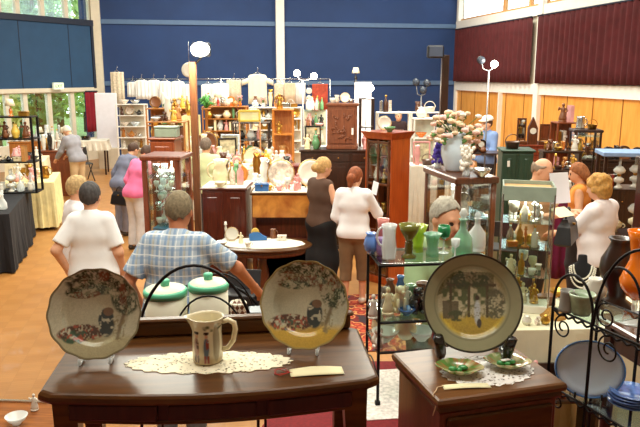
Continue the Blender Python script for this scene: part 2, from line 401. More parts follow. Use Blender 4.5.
# outside: lawn and trees behind the left windows
struct('ground', MB().box((-14, 26, -.3), (60, 50, .3)), M('lawn', (96, 130, 60), .9, var=.3, scale=2))
leafm = [M('leaf_green', (150, 190, 96), .7, var=.35, scale=1.5), M('leaf_dark', (110, 150, 84), .7, var=.35, scale=1.5), M('leaf_yellow', (196, 206, 120), .7, var=.3, scale=1.5)]
def tree(x, y, h, r, k, label, seed):
    rng = random.Random(seed); t = thing('garden_tree', label, 'tree', (x, y, 0), 0, 'trees beyond the hall windows')
    MB().tube([(0, 0, 0), (.05, 0, h*.4), (0, .1, h*.8)], [.16, .12, .05]).build('trunk', M('bark', (92, 74, 56), .9), t)
    mb = MB()
    for _ in range(1900):
        a = rng.uniform(0, 2*PI); rr = r*math.sqrt(rng.random()); z = h*rng.uniform(.12, 1.0); rr *= (1-.5*abs(z/h-.5))
        c = Vector((rr*math.cos(a), rr*math.sin(a), z)); s = rng.uniform(.08, .2)
        u = Vector((rng.gauss(0, 1), rng.gauss(0, 1), rng.gauss(0, 1))).normalized(); w = u.orthogonal().normalized()
        mb.add([c-u*s, c+w*s*.5, c+u*s, c-w*s*.5], [(0, 1, 2, 3)])
    mb.build('foliage', leafm[k], t)
for i, (px, Y, h, r, k, l) in enumerate(((-4, 22, 6.5, 1.1, 2, 'yellowish tree outside the window nearest the metal display shelf'), (22, 31, 6.5, 1.2, 0, 'light green tree outside behind the window bars'),
        (40, 25, 7.5, 1.1, 1, 'dark green tree outside rising past the upper windows'), (60, 28, 8, 1.2, 0, 'tall green tree outside beside the exit sign'), (86, 32.5, 8, 1.2, 2, 'pale yellow-green tree outside beside the red curtain'))):
    tree(xat(px, Y), Y, h, r, k, l, i+3)
# ------------------------------------------------------------------ bodies: one continuous surface grown from a distance field
def surface_net(V, org, h):
    S = V < 0; c = [S[i:S.shape[0]-1+i, j:S.shape[1]-1+j, k:S.shape[2]-1+k] for i in (0, 1) for j in (0, 1) for k in (0, 1)]
    al = c[0].copy(); an = c[0].copy()
    for q in c[1:]: al &= q; an |= q
    mix = an & ~al; idx = -np.ones(mix.shape, int); I = np.argwhere(mix); idx[mix] = np.arange(len(I))
    pos = np.zeros((len(I), 3)); cnt = np.zeros(len(I)); cor = [(i, j, k) for i in (0, 1) for j in (0, 1) for k in (0, 1)]
    for a in range(8):
        for b in range(a+1, 8):
            if sum(abs(cor[a][d]-cor[b][d]) for d in range(3)) != 1: continue
            va = V[tuple((I+cor[a]).T)]; vb = V[tuple((I+cor[b]).T)]; m = (va < 0) != (vb < 0); t = va[m]/(va[m]-vb[m])
            pos[m] += np.array(cor[a])+t[:, None]*(np.array(cor[b])-np.array(cor[a])); cnt[m] += 1
    pos = (I+pos/cnt[:, None])*h+org; F = []
    for ax in range(3):
        sl0 = [slice(None)]*3; sl1 = [slice(None)]*3; sl0[ax] = slice(0, -1); sl1[ax] = slice(1, None)
        A = S[tuple(sl0)]; B = S[tuple(sl1)]; E = np.argwhere(A != B); u, v = (ax+1) % 3, (ax+2) % 3
        ok = (E[:, u] > 0) & (E[:, v] > 0) & (E[:, u] < mix.shape[u]) & (E[:, v] < mix.shape[v]); E = E[ok]
        du = np.zeros(3, int); du[u] = 1; dv = np.zeros(3, int); dv[v] = 1
        q = [idx[tuple((E-x).T)] for x in (0*du, du, du+dv, dv)]; q = np.stack(q, 1); fl = A[tuple(E.T)]
        q[~fl] = q[~fl][:, ::-1]; F.append(q)
    return pos, np.concatenate(F)
class SDF:
    def __init__(s): s.p = []; s.cut = []
    def cap(s, a, b, ra, rb=None, k=.03, clip=None): s.p.append(('c', Vector(a), Vector(b), ra, ra if rb is None else rb, k, clip)); return s
    def ell(s, c, r, k=.02, rot=None): s.p.append(('e', Vector(c), r, rot or Matrix.Identity(3), None, k, None)); return s
    def plane(s, p, n): s.cut.append((Vector(p), Vector(n).normalized())); return s      # keeps the side the normal points away from
    def mesh(s, h, inf=0.):
        lo = np.full(3, 1e9); hi = -lo
        for q in s.p:
            if q[0] == 'c':
                for P, r in ((q[1], q[3]), (q[2], q[4])): lo = np.minimum(lo, np.array(P)-r-inf); hi = np.maximum(hi, np.array(P)+r+inf)
            else: r = max(q[2]); lo = np.minimum(lo, np.array(q[1])-r-inf); hi = np.maximum(hi, np.array(q[1])+r+inf)
        lo -= 3*h; hi += 3*h; n = np.ceil((hi-lo)/h).astype(int)+1
        ax = [lo[d]+h*np.arange(n[d]) for d in range(3)]; V = np.full(n, .2)
        for q in s.p:
            if q[0] == 'c':
                r = max(q[3], q[4])+inf+.09; a = np.minimum(np.array(q[1]), np.array(q[2]))-r; b = np.maximum(np.array(q[1]), np.array(q[2]))+r
            else: r = max(q[2])+inf+.09; a = np.array(q[1])-r; b = np.array(q[1])+r
            i0 = np.clip(np.floor((a-lo)/h).astype(int), 0, n); i1 = np.clip(np.ceil((b-lo)/h).astype(int)+1, 0, n)
            X, Y, Z = np.meshgrid(*[ax[d][i0[d]:i1[d]] for d in range(3)], indexing='ij')
            if X.size == 0: continue
            P = np.stack([X, Y, Z], -1)
            if q[0] == 'c':
                A = np.array(q[1]); B = np.array(q[2]); ab = B-A; L2 = max(ab @ ab, 1e-9); t = np.clip(((P-A) @ ab)/L2, 0, 1)
                d = np.linalg.norm(P-A-t[..., None]*ab, axis=-1)-(q[3]+(q[4]-q[3])*t)-inf
                if q[6] is not None:
                    tt = ((P-A) @ ab)/math.sqrt(L2)-q[6]*math.sqrt(L2); d = np.maximum(d, tt)
            else:
                Mx = np.array(q[3]); Q = (P-np.array(q[1])) @ Mx; rr = np.array(q[2])+inf; k0 = np.linalg.norm(Q/rr, axis=-1); k1 = np.linalg.norm(Q/rr**2, axis=-1)+1e-9; d = k0*(k0-1)/k1
            sl = tuple(slice(i0[e], i1[e]) for e in range(3)); W = V[sl]; k = q[5]
            hh = np.clip(.5+.5*(W-d)/k, 0, 1); V[sl] = W*(1-hh)+d*hh-k*hh*(1-hh)
        if s.cut:
            X, Y, Z = np.meshgrid(*ax, indexing='ij')
            nz = getattr(s, 'rough', 0)*np.sin(X*75+Z*31)*np.sin(Y*68+X*20)*np.sin(Z*81)
            for p, nn in s.cut: V = np.maximum(V, (X-p.x)*nn.x+(Y-p.y)*nn.y+(Z-p.z)*nn.z+nz)
        return surface_net(V, lo, h)
def sdf_obj(name, sd, h, mat, parent, inf=0., paint=None):
    P, F = sd.mesh(h, inf); me = bpy.data.meshes.new(name); me.from_pydata(P.tolist(), [], F.tolist())
    me.polygons.foreach_set('use_smooth', [True]*len(F))
    for m in (mat if isinstance(mat, (list, tuple)) else [mat]): me.materials.append(m)
    if paint:
        ce = P[F].mean(1); mi = np.zeros(len(F), int)
        for c, r, i in paint: mi[np.linalg.norm(ce-np.array(c), axis=1) < r] = i
        me.polygons.foreach_set('material_index', mi.tolist())
    me.update(); o = bpy.data.objects.new(name, me); C.objects.link(o); o.parent = parent; return o
m_skin = M('skin', (224, 168, 134), .55, var=.05, scale=20); m_skin2 = M('skin_tanned', (190, 122, 86), .55, var=.06, scale=20)
m_eye = M('eye', (46, 36, 30), .3); m_lip = M('lip', (192, 122, 104), .5)
def person(label, x, y, face, hgt, top, bottom, hair, skin=None, lean=0., twist=0., yaw=0., nod=0., lh=None, rh=None, sleeve='short', legs='trousers',
           hairstyle='short', shoes=(60, 50, 44), belly=0., z=0., stance=(.1, .1), step=(0, 0), sit=False, wide=1., vox=.0105, neck=None, poleL=None, poleR=None, hairz=0.):
    """face: compass direction the chest points to, 0 = straight away from the camera, +90 = towards the left of the picture"""
    sc = hgt/1.75; t = thing('person', label, 'person', (x, y, z), R(face)); t.scale = (sc, sc, sc); skin = skin or m_skin
    seat = .45 if sit else .92; dz = seat-.92
    Rl = Matrix.Rotation(-R(lean), 3, 'X') @ Matrix.Rotation(R(twist), 3, 'Z'); pv = Vector((0, 0, .92+dz))
    U = lambda a, b, c: Rl @ (Vector((a, b, c-.92)))+pv
    S = SDF(); T = SDF(); B = SDF()
    w = wide
    def torso(D, k=.06):
        D.cap(U(-.135*w, -.01, 1.415), U(.135*w, -.01, 1.415), .066, k=k).cap(U(-.085*w, .0, 1.29), U(.085*w, .0, 1.29), .112, k=k)
        D.cap(U(-.075*w, .015+belly*.4, 1.10), U(.075*w, .015+belly*.4, 1.10), .108+belly, k=k).cap(U(0, 0, 1.36), U(0, 0, .98), .105, k=k)
    torso(S); torso(T)
    if sleeve != 'none': T.cap(U(0, -.018, 1.43), U(0, -.008, 1.462), .056, k=.03)
    hp = [(-.075*w, -.012, .94+dz), (.075*w, -.012, .94+dz)]
    for D in (S, B): D.cap(hp[0], hp[1], .122+belly*.5, k=.06)
    T.cap(hp[0], hp[1], .128+belly*.6, k=.06)
    S.cap(U(0, -.015, 1.42), U(0, .02, 1.58), .056, .052, k=.03)
    # legs
    for sg, st, sp in ((-1, stance[0], step[0]), (1, stance[1], step[1])):
        hip = Vector((sg*.09*w, 0, .9+dz)); kn = Vector((sg*(st+.0), .03+sp*.5, .49)) if not sit else Vector((sg*.13, .43, .47)); an = Vector((sg*st, -.02+sp, .09)) if not sit else Vector((sg*.13, .40, .09))
        S.cap(hip, kn, .088, .058, k=.04).cap(kn, an, .056, .038, k=.03)
        S.cap(an+Vector((0, -.03, -.045)), an+Vector((sg*.025, .13, -.055)), .04, .032, k=.03)
        if legs == 'trousers':
            B.cap(hip, kn, .094, .068, k=.04).cap(kn, an, .068, .058, k=.03, clip=1.03)
        elif legs == 'capri':
            B.cap(hip, kn, .094, .07, k=.04).cap(kn, an, .068, .064, k=.03, clip=.45)
        elif legs == 'shorts': B.cap(hip, kn, .096, .082, k=.04, clip=.9)
        elif legs == 'skirt': B.cap(hip, kn+Vector((0, 0, 0)), .105, .12, k=.09).cap(kn, an, .12, .125, k=.09, clip=.75)
        sh = SDF(); sh.cap(an+Vector((0, -.03, -.042)), an+Vector((sg*.025, .135, -.05)), .046, .038); sh.plane((0, 0, .0), (0, 0, -1)); sh.plane((0, 0, .085), (0, 0, 1))
        sdf_obj('shoe', sh, .011, M('shoe_%d_%d_%d' % shoes, shoes, .5), t)
    # arms
    fing = []
    for sg, hd, pole in ((-1, lh, poleL), (1, rh, poleR)):
        shd = U(sg*.165*w, -.01, 1.41); hd = Vector(hd) if hd is not None else U(sg*.25*w, .07, .90)
        d = hd-shd; L = min(d.length, .53); d.normalize(); a, b = .29, .255; ca = max(-1, min(1, (a*a+L*L-b*b)/(2*a*L))); pl = Vector(pole) if pole else Vector((sg*.5, -.6, -.7))
        pl = pl-d*pl.dot(d); pl.normalize(); el = shd+d*(a*ca)+pl*(a*math.sqrt(1-ca*ca)); wr = el+(hd-el).normalized()*b
        S.cap(shd, el, .05, .042, k=.03).cap(el, wr, .042, .028, k=.02)
        f = (wr-el).normalized(); side = f.cross(Vector((0, 0, 1))); side = side.normalized() if side.length > .1 else Vector((1, 0, 0)); pal = side.cross(f)
        S.cap(wr, wr+f*.07, .028, .03, k=.02)
        for i in range(4):
            o = side*(.033-.022*i); ln = (.07, .08, .075, .058)[i]; b0 = wr+f*.085+o*.9; S.cap(b0, b0+f*ln*.55+pal*-.01, .0105, k=.004).cap(b0+f*ln*.55+pal*-.01, b0+f*ln*.9-pal*.03, .0095, k=.004)
        b0 = wr+f*.03+side*.028*-sg; S.cap(b0, b0+f*.045-side*sg*.03-pal*.012, .012, .0105, k=.006)
        if sleeve == 'short': T.cap(shd, el, .055, .062, k=.03, clip=.8)
        elif sleeve == 'long': T.cap(shd, el, .06, .052, k=.03).cap(el, wr, .052, .042, k=.02, clip=.96)
        elif sleeve == 'threequarter': T.cap(shd, el, .06, .052, k=.03).cap(el, wr, .052, .048, k=.02, clip=.4)
        else: T.cap(shd-Vector((sg*.05, 0, 0)), shd-Vector((sg*.03, 0, 0)), .05, k=.02)
    # head
    HR = Rl @ Matrix.Rotation(R(yaw), 3, 'Z') @ Matrix.Rotation(-R(nod), 3, 'X'); hc = U(0, .03, 1.558); H = lambda a, b, c: hc+HR @ Vector((a, b, c))
    def skull(D): D.ell(H(0, .0, .07), (.076, .097, .106), .02, HR).ell(H(0, .03, .01), (.058, .07, .072), .03, HR)
    skull(S)
    S.cap(H(0, .092, .065), H(0, .112, .032), .01, .014, k=.014).cap(H(-.03, .085, .083), H(.03, .085, .083), .013, k=.015)
    for sg in (-1, 1): S.ell(H(sg*.078, -.005, .05), (.012, .022, .034), .008, HR)
    S.ell(H(0, .088, -.012), (.024, .014, .014), .01, HR)
    eyes = [(tuple(H(sg*.031, .092, .062)), .0135, 1) for sg in (-1, 1)]+[(tuple(H(0, .10, -.008)), .018, 2), (tuple(H(.012, .10, -.008)), .013, 2)]
    sdf_obj('body', S, vox, [skin, m_eye, m_lip], t, paint=eyes)
    # clothes
    if top:
        if legs != 'dress': T.plane((0, 0, .885+dz), (0, 0, -1))
        sdf_obj('top', T, .011, top, t, inf=.011)
    if bottom: sdf_obj('trousers' if legs in ('trousers', 'capri', 'shorts') else 'skirt', B.plane((0, 0, 1.0+dz), (0, 0, 1)), .011, bottom, t, inf=.008)
    # hair
    if hair:
        D = SDF(); D.ell(H(0, -.008, .078), (.079, .1, .107), .02, HR)
        if hairstyle in ('bob', 'curly', 'long'): D.ell(H(0, -.045, .03), (.08, .068, .1), .04, HR)
        if hairstyle == 'curly':
            rg = random.Random(int(x*100)); 
            for _ in range(46):
                a = rg.uniform(0, 2*PI); e = rg.uniform(-.5, 1.3); v = Vector((math.cos(a)*math.cos(e)*.083, math.sin(a)*math.cos(e)*.095-.015, math.sin(e)*.1+.07)); D.ell(H(*v), (.026,)*3, .01, HR)
        if hairstyle in ('bun', 'tail'):
            D.ell(H(0, -.118, .05 if hairstyle == 'bun' else .03), (.045, .042, .045), .02, HR)
            if hairstyle == 'tail': D.cap(H(0, -.12, .03), H(0, -.12, -.06), .035, .02, k=.02)
        if hairstyle == 'long': D.cap(H(-.04, -.075, .02), H(-.045, -.08, -.12), .05, .04).cap(H(.04, -.075, .02), H(.045, -.08, -.12), .05, .04)
        if hairstyle == 'balding': D.plane(H(0, 0, .11), HR @ Vector((0, -.15, 1)))
        fr = {'short': .045, 'balding': .0, 'bun': .05, 'tail': .05, 'bob': .045, 'curly': .06, 'long': .045}[hairstyle]
        D.plane(H(0, fr+hairz-.006, .07), HR @ Vector((0, 1, -.85)))
        if hairstyle in ('short', 'balding'): D.plane(H(0, -.06, .012), HR @ Vector((0, .7, -1)))
        D.rough = .022; ho = sdf_obj('hair', D, .0085, hair, t, inf=.009)
        hv = np.array([v.co[:] for v in ho.data.vertices]); cc = np.array(H(0, 0, .05)); dv = hv-cc; dv /= np.linalg.norm(dv, axis=1)[:, None]; hv += dv*(.007*(vn(hv[:, 0]*70+hv[:, 2]*9, hv[:, 1]*70-hv[:, 2]*7, 3)-.5))[:, None]; ho.data.vertices.foreach_set('co', hv.ravel()); ho.data.update()
    return t
# ------------------------------------------------------------------ small wares: one model of each kind, copied with its parts
def OBJM(o): 
    for s in o.material_slots: m = s.material; s.link = 'OBJECT'; s.material = m
PROTO = {}
m_w = M('white_china', (228, 223, 211), .2, coat=.5, var=.03)
gold = M('gilt_metal', (206, 160, 74), .3, .9); brass = M('brass', (176, 128, 56), .3, .9); silver = M('silver_plate', (206, 206, 204), .22, .95)
COL = {'white': m_w, 'cream': M('cream_china', (236, 222, 184), .25, coat=.4, var=.05), 'blue': M('blue_china', (70, 116, 178), .2, coat=.4), 'green': M('green_china', (92, 142, 96), .25, coat=.4),
 'pink': M('pink_china', (226, 160, 158), .25, coat=.4), 'brown': M('brown_pottery', (122, 72, 40), .35, coat=.3), 'red': M('red_china', (180, 54, 40), .25, coat=.4), 'black': M('black_china', (34, 30, 30), .25, coat=.4),
 'yellow': M('yellow_china', (230, 194, 84), .25, coat=.4), 'grey': M('grey_stoneware', (146, 142, 136), .4), 'gold': gold, 'brass': brass, 'silver': silver, 'orange': M('orange_china', (226, 122, 40), .25, coat=.4),
 'lilac': M('lilac_china', (170, 150, 200), .25, coat=.4), 'clear glass': glass('clear_glass', (248, 252, 252), .42), 'amber glass': glass('amber_glass', (232, 170, 90), .35), 'green glass': glass('green_glass', (120, 205, 150), .35),
 'dark wood': wood('small_dark_wood', (62, 32, 18), (98, 54, 30), .35), 'pale wood': wood('small_pale_wood', (176, 120, 62), (206, 152, 88), .4), 'blue and white': M('blue_and_white', (206, 216, 232), .2, coat=.5, var=.4, scale=26), 'floral': M('floral_china', (226, 206, 190), .2, coat=.5, var=.4, scale=30)}
def prot(kind, h, w, *parts):
    """parts: (name, MB, fixed material or None)"""
    PROTO[kind] = (h, w, [(n, mb.mesh(n), mt) for n, mb, mt in parts])
    for _, me, mt in PROTO[kind][2]: me.materials.append(mt or m_w)
L = lambda pr, n=16, **k: MB().lathe(pr, n, **k)
prot('vase', .27, .16, ('vase_body', L([(0, 0), (.045, 0), (.05, .012), (.075, .09), (.078, .13), (.05, .2), (.032, .235), (.046, .27), (.038, .268), (.025, .235), (.0, .22)]), None))
prot('tall_vase', .36, .12, ('vase_body', L([(0, 0), (.04, 0), (.03, .03), (.05, .16), (.055, .24), (.035, .31), (.05, .36), (.042, .355), (.0, .30)]), None))
prot('round_vase', .18, .19, ('vase_body', L([(0, 0), (.05, 0), (.09, .06), (.092, .1), (.05, .155), (.055, .18), (.047, .178), (.0, .15)]), None))
prot('jug', .2, .2, ('jug_body', L([(0, 0), (.045, 0), (.062, .05), (.058, .1), (.042, .15), (.056, .2), (.048, .196), (.0, .17)], wav=lambda a, z: .25*max(0, math.cos(a-PI))**8*max(0, (z-.12)/.08)), None), ('handle', MB().tube(arc((.05, .115), .05, .06, -80, 90, 10), .008, 6), None))
prot('teapot', .17, .26, ('teapot_body', L([(0, 0), (.045, 0), (.075, .04), (.078, .07), (.05, .12), (.04, .125)]), None), ('lid', L([(.042, .122), (.03, .145), (.008, .15), (.014, .165), (0, .172)]), None),
     ('spout', MB().tube([(-.06, 0, .05), (-.095, 0, .075), (-.115, 0, .115), (-.13, 0, .125)], [.018, .014, .010, .008], 8), None), ('handle', MB().tube(arc((.07, .075), .05, .045, -80, 80, 10), .007, 6), None))
prot('cup', .075, .12, ('cup_body', L([(0, 0), (.025, 0), (.03, .01), (.042, .04), (.046, .075), (.042, .074), (.0, .02)]), None), ('handle', MB().tube(arc((.044, .042), .022, .022, -90, 90, 8), .005, 6), None))
prot('bowl', .09, .22, ('bowl_body', L([(0, 0), (.04, 0), (.045, .012), (.085, .05), (.11, .09), (.104, .089), (.06, .03), (0, .02)], 20), None))
def plate_mb(r=.13, n=28):
    m = MB(); pf = [(0, 0), (.6*r, 0), (.72*r, -.008), (r, -.018), (r, -.013), (.72*r, -.002), (.58*r, .006), (0, .006)]
    m.T = Matrix.Translation((0, .02, r*.98+.005)) @ Matrix.Rotation(R(78), 4, 'X'); m.lathe(pf, n); return m
def ring_mb(r=.13, n=28):
    m = MB(); m.T = Matrix.Translation((0, .02, r*.98+.005)) @ Matrix.Rotation(R(78), 4, 'X'); m.tube([((r-.004)*math.cos(2*PI*i/n), (r-.004)*math.sin(2*PI*i/n), .017) for i in range(n)], .0045, 5, True); return m
pm = plate_mb(); pm2 = MB()
def flip_plate(r):
    m = MB(); m.T = Matrix.Translation((0, .03, r*.98+.006)) @ Matrix.Rotation(R(78), 4, 'X')
    m.lathe([(0, -.006), (.55*r, -.006), (.7*r, -.003), (r, .012), (r, .017), (.7*r, .004), (.58*r, 0), (0, 0)], 28)
    return m
prot('display_plate', .27, .27, ('plate_body', flip_plate(.13), None), ('gilt_rim', ring_mb(), gold), ('plate_prop', MB().tube([(-.05, -.01, .004), (-.05, .06, .004), (0, .075, .13)], .004, 5).tube([(.05, -.01, .004), (.05, .06, .004), (0, .075, .13)], .004, 5), M('black_wire', (30, 28, 28), .4)))
prot('bottle', .27, .09, ('bottle_body', L([(0, 0), (.036, 0), (.04, .01), (.04, .15), (.015, .2), (.014, .25), (0, .25)]), None), ('cap', L([(.017, .245), (.017, .27), (0, .27)], 10), gold))
prot('decanter', .3, .14, ('decanter_body', L([(0, 0), (.055, 0), (.065, .02), (.06, .1), (.02, .17), (.018, .215), (.028, .23), (0, .225)]), None), ('stopper', L([(.012, .222), (.014, .235), (.026, .262), (.02, .288), (0, .3)], 10), None))
prot('goblet', .18, .1, ('goblet_bowl', L([(.008, .075), (.03, .085), (.046, .12), (.044, .18), (.041, .18), (.04, .12), (.0, .09)]), None), ('stem', L([(0, 0), (.042, 0), (.04, .005), (.008, .015), (.006, .045), (.01, .055), (.007, .078), (0, .078)]), None))
def fig_mb():
    m = MB(); m.lathe([(0, .02), (.05, .02), (.055, .05), (.035, .12), (.028, .14), (.036, .17), (.02, .195), (.012, .2)], 12, sy=.8); m.ball((0, 0, .225), (.022, .022, .027), 10)
    m.tube([(.03, 0, .185), (.055, -.01, .15), (.03, -.03, .125)], .011, 6).tube([(-.03, 0, .185), (-.06, -.01, .16), (-.055, -.025, .2)], .011, 6); return m
prot('figurine', .25, .13, ('figure', fig_mb(), None), ('plinth', L([(0, 0), (.055, 0), (.055, .016), (.045, .022), (0, .022)], 12), None))
def dog_mb():
    m = MB(); m.ball((0, .0, .06), (.04, .055, .055), 10).ball((0, -.03, .1), (.032, .032, .05), 10).ball((0, -.05, .155), (.03, .034, .03), 10).ball((0, -.082, .146), (.014, .018, .014), 8)
    for s in (-1, 1): m.tube([(s*.022, -.06, .1), (s*.024, -.066, .01)], .012, 6).ball((s*.03, -.045, .16), (.008, .014, .026), 8).ball((s*.03, -.03, .02), (.018, .035, .018), 8)
    return m.tube([(0, .05, .03), (.03, .07, .03), (.04, .06, .07)], .009, 6)
prot('dog_figurine', .19, .13, ('figure', dog_mb(), None))
prot('table_lamp', .5, .28, ('lamp_base', L([(0, 0), (.07, 0), (.075, .015), (.03, .03), (.05, .12), (.045, .18), (.015, .23), (.012, .33), (0, .33)]), None), ('lamp_shade', L([(.14, .29), (.08, .48), (.075, .48), (.135, .29)], 20), M('shade_cloth', (240, 226, 196), .9)))
prot('oil_lamp', .52, .2, ('lamp_base', L([(0, 0), (.075, 0), (.07, .02), (.03, .05), (.035, .09), (.085, .12), (.085, .17), (.03, .205), (0, .205)]), None), ('globe_shade', L([(.035, .25), (.09, .28), (.105, .32), (.06, .38), (.035, .39)]), M('opal_glass', (244, 242, 232), .25)), ('burner', L([(.03, .2), (.034, .25), (0, .252)]), brass), ('chimney', L([(.028, .25), (.034, .32), (.022, .42), (.022, .52)]), COL['clear glass']))
prot('mantel_clock', .26, .22, ('clock_case', MB().box((0, 0, .09), (.2, .1, .18), .01).box((0, 0, .01), (.22, .12, .02)).stack([arc((0, .18), .1, .075, 0, 180, 14, other=y) for y in (-.05, .05)]), None), ('dial', MB().stack([arc((0, .15), .062, .062, 0, 345, 23, other=y) for y in (-.052, -.058)]), m_w), ('bezel', MB().tube([(.064*math.cos(2*PI*i/20), -.056, .15+.064*math.sin(2*PI*i/20)) for i in range(20)], .006, 6, True), brass))
prot('candlestick', .24, .1, ('stick', L([(0, 0), (.05, 0), (.045, .012), (.012, .03), (.018, .06), (.01, .1), (.018, .15), (.01, .19), (.026, .205), (.016, .21), (.016, .24), (0, .24)], 12), None))
prot('trinket_box', .1, .18, ('box_body', MB().box((0, 0, .035), (.17, .12, .07)), None), ('lid', MB().box((0, 0, .083), (.18, .13, .02)), None), ('clasp', MB().box((0, -.068, .07), (.02, .008, .025)), brass))
prot('book', .22, .05, ('cover', MB().box((-.02, 0, .11), (.004, .15, .22)).box((.02, 0, .11), (.004, .15, .22)).box((0, -.073, .11), (.04, .004, .22)), None), ('pages', MB().box((0, .002, .11), (.035, .14, .205)), M('paper_edge', (232, 222, 196), .9)))
prot('picture_frame', .325, .25, ('frame', MB().box((0, .0, .01), (.24, .02, .025)).box((0, .03, .29), (.24, .02, .025)).box((-.11, .015, .15), (.022, .022, .28), rot=Matrix.Rotation(R(-6), 3, 'X')).box((.11, .015, .15), (.022, .022, .28), rot=Matrix.Rotation(R(-6), 3, 'X')), None), ('picture', MB().box((0, .018, .15), (.2, .006, .26), rot=Matrix.Rotation(R(-6), 3, 'X')), M('old_print', (196, 184, 150), .7, var=.5, scale=14)))
prot('basket', .28, .3, ('basket_body', L([(0, 0), (.11, 0), (.14, .12), (.148, .13), (.138, .13), (.1, .02), (0, .015)], 20), None), ('handle', MB().tube(arc((0, .12), .14, .15, 0, 180, 16), .009, 6), None))
prot('tureen', .2, .3, ('tureen_body', L([(0, 0), (.07, 0), (.05, .025), (.11, .07), (.125, .11), (.12, .115)], 20), None), ('lid', L([(.122, .115), (.08, .155), (.015, .17), (.022, .19), (0, .2)], 20), None), ('handle', MB().tube(arc((.12, .085), .03, .025, -90, 90, 8), .008, 6), None), ('handle', MB().tube(arc((-.12, .085), .03, .025, 90, 270, 8), .008, 6), None))
prot('tankard', .15, .14, ('tankard_body', L([(0, 0), (.055, 0), (.05, .02), (.045, .13), (.05, .15), (.044, .149), (.042, .03), (0, .02)]), None), ('handle', MB().tube(arc((.045, .08), .035, .045, -90, 90, 8), .007, 6), None))
prot('mirror', .4, .28, ('mirror_frame', MB().tube([(.11*math.cos(2*PI*i/24), .02, .24+.15*math.sin(2*PI*i/24)) for i in range(24)], .014, 6, True).tube([(0, .02, .09), (0, 0, .02)], .012).box((0, 0, .01), (.2, .1, .02)), None), ('mirror_glass', MB().stack([[(.105*math.cos(2*PI*i/24), y, .24+.145*math.sin(2*PI*i/24)) for i in range(24)] for y in (.024, .016)]), M('mirror_silver', (220, 226, 226), .03, 1., var=.0)))
fl = MB(); _r = random.Random(5)
for _ in range(16):
    a = _r.uniform(0, 6.28); q = Vector((math.cos(a)*_r.uniform(.02, .13), math.sin(a)*_r.uniform(.02, .13), _r.uniform(.25, .42))); fl.ball(q, (.035, .035, .028), 8, mi=_r.randrange(3))
lf = MB()
for _ in range(14):
    a = _r.uniform(0, 6.28); q = Vector((math.cos(a)*_r.uniform(.05, .14), math.sin(a)*_r.uniform(.05, .14), _r.uniform(.2, .36))); lf.tube([(0, 0, .15), q*.7+Vector((0, 0, .08)), q], [.004, .012, .002], 4)
PROTO['flower_vase'] = (.46, .35, [('vase_body', L([(0, 0), (.045, 0), (.07, .07), (.04, .15), (.05, .18), (.042, .178), (0, .15)]).mesh('vase_body'), None), ('flowers', fl.mesh('flowers'), 'F'), ('leaves', lf.mesh('leaves'), M('stem_green', (84, 122, 56), .7))])
KINDNAME = {'round_vase': 'round vase', 'tall_vase': 'tall vase', 'display_plate': 'standing plate', 'dog_figurine': 'dog figurine', 'table_lamp': 'shaded lamp', 'oil_lamp': 'oil lamp', 'mantel_clock': 'mantel clock', 'trinket_box': 'trinket box', 'picture_frame': 'picture frame', 'flower_vase': 'flower vase', 'mirror': 'oval mirror'}
CATN = {'round_vase': 'vase', 'tall_vase': 'vase', 'display_plate': 'plate', 'dog_figurine': 'figurine', 'table_lamp': 'lamp', 'oil_lamp': 'lamp', 'mantel_clock': 'clock', 'trinket_box': 'box', 'picture_frame': 'picture frame', 'flower_vase': 'flowers'}
for k, (h, w, ps) in PROTO.items():
    for n, me, mt in ps:
        if mt == 'F': me.materials.clear(); [me.materials.append(q) for q in (COL['pink'], COL['cream'], COL['white'])]
        elif len(me.materials) == 0: me.materials.append(mt or m_w)
def item(kind, color, loc, where, scale=1., rz=0., label=None, sz=None, simple=False, group=None):
    loc = (loc[0], loc[1], loc[2]+.0012); h, w, ps = PROTO[kind]; kn = KINDNAME.get(kind, kind.replace('_', ' '))
    lab = label or ('%s %s %s' % ({'blue and white': 'blue patterned', 'dark wood': 'dark', 'pale wood': 'tan'}.get(color, color), kn, where)); cat = CATN.get(kind, kind.replace('_', ' '))
    t = None
    if len(ps) == 1: # a thing that is one mesh
        t = bpy.data.objects.new(kind, ps[0][1]); C.objects.link(t); tag(t, lab, cat); ALLT.append(t); OBJM(t); t.material_slots[0].material = COL[color] if isinstance(color, str) else color
        t.location = loc; t.rotation_euler = (0, 0, rz)
    else:
        t = thing(kind, lab, cat, loc, rz)
        for n, me, mt in ps:
            o = bpy.data.objects.new(n, me); C.objects.link(o); o.parent = t
            if mt is None: OBJM(o); o.material_slots[0].material = COL[color]
    t.scale = (scale, scale, sz or scale); t['group'] = group or ('wares '+where); t['auto'] = 1; return t
def scatter(c, rz, w, d, z_, kinds, colors, where, rows=2, seed=1, fillw=.75, smin=.85, smax=1.15, hmax=None, simple=False, face=None):
    """stand wares in rows on a flat top: c is its centre (x, y), rz its turn"""
    rng = random.Random(seed); cs, sn = math.cos(rz), math.sin(rz); n = 0; z = z_
    for r in range(rows):
        y = -d/2+d*(r+.5)/rows; x = -w/2+.02
        while True:
            k = rng.choice(kinds); s = rng.uniform(smin, smax); h, pw, _ = PROTO[k]
            if hmax: s = min(s, hmax/h)
            s = min(s, (d/rows)*.95/pw if k not in ('display_plate', 'picture_frame', 'book', 'mirror') else s)
            if x+pw*s > w/2-.01: break
            cx = x+pw*s/2; x += pw*s*1.02+rng.uniform(0, .02)
            item(k, rng.choice(colors), (c[0]+cs*cx-sn*(y-(.03 if k in ('picture_frame', 'mirror') else 0)), c[1]+sn*cx+cs*(y-(.03 if k in ('picture_frame', 'mirror') else 0)), z), where, s, rz+(rng.uniform(-.3, .3) if k not in ('display_plate', 'book', 'jug', 'teapot') else 0), simple=simple); n += 1
    return n
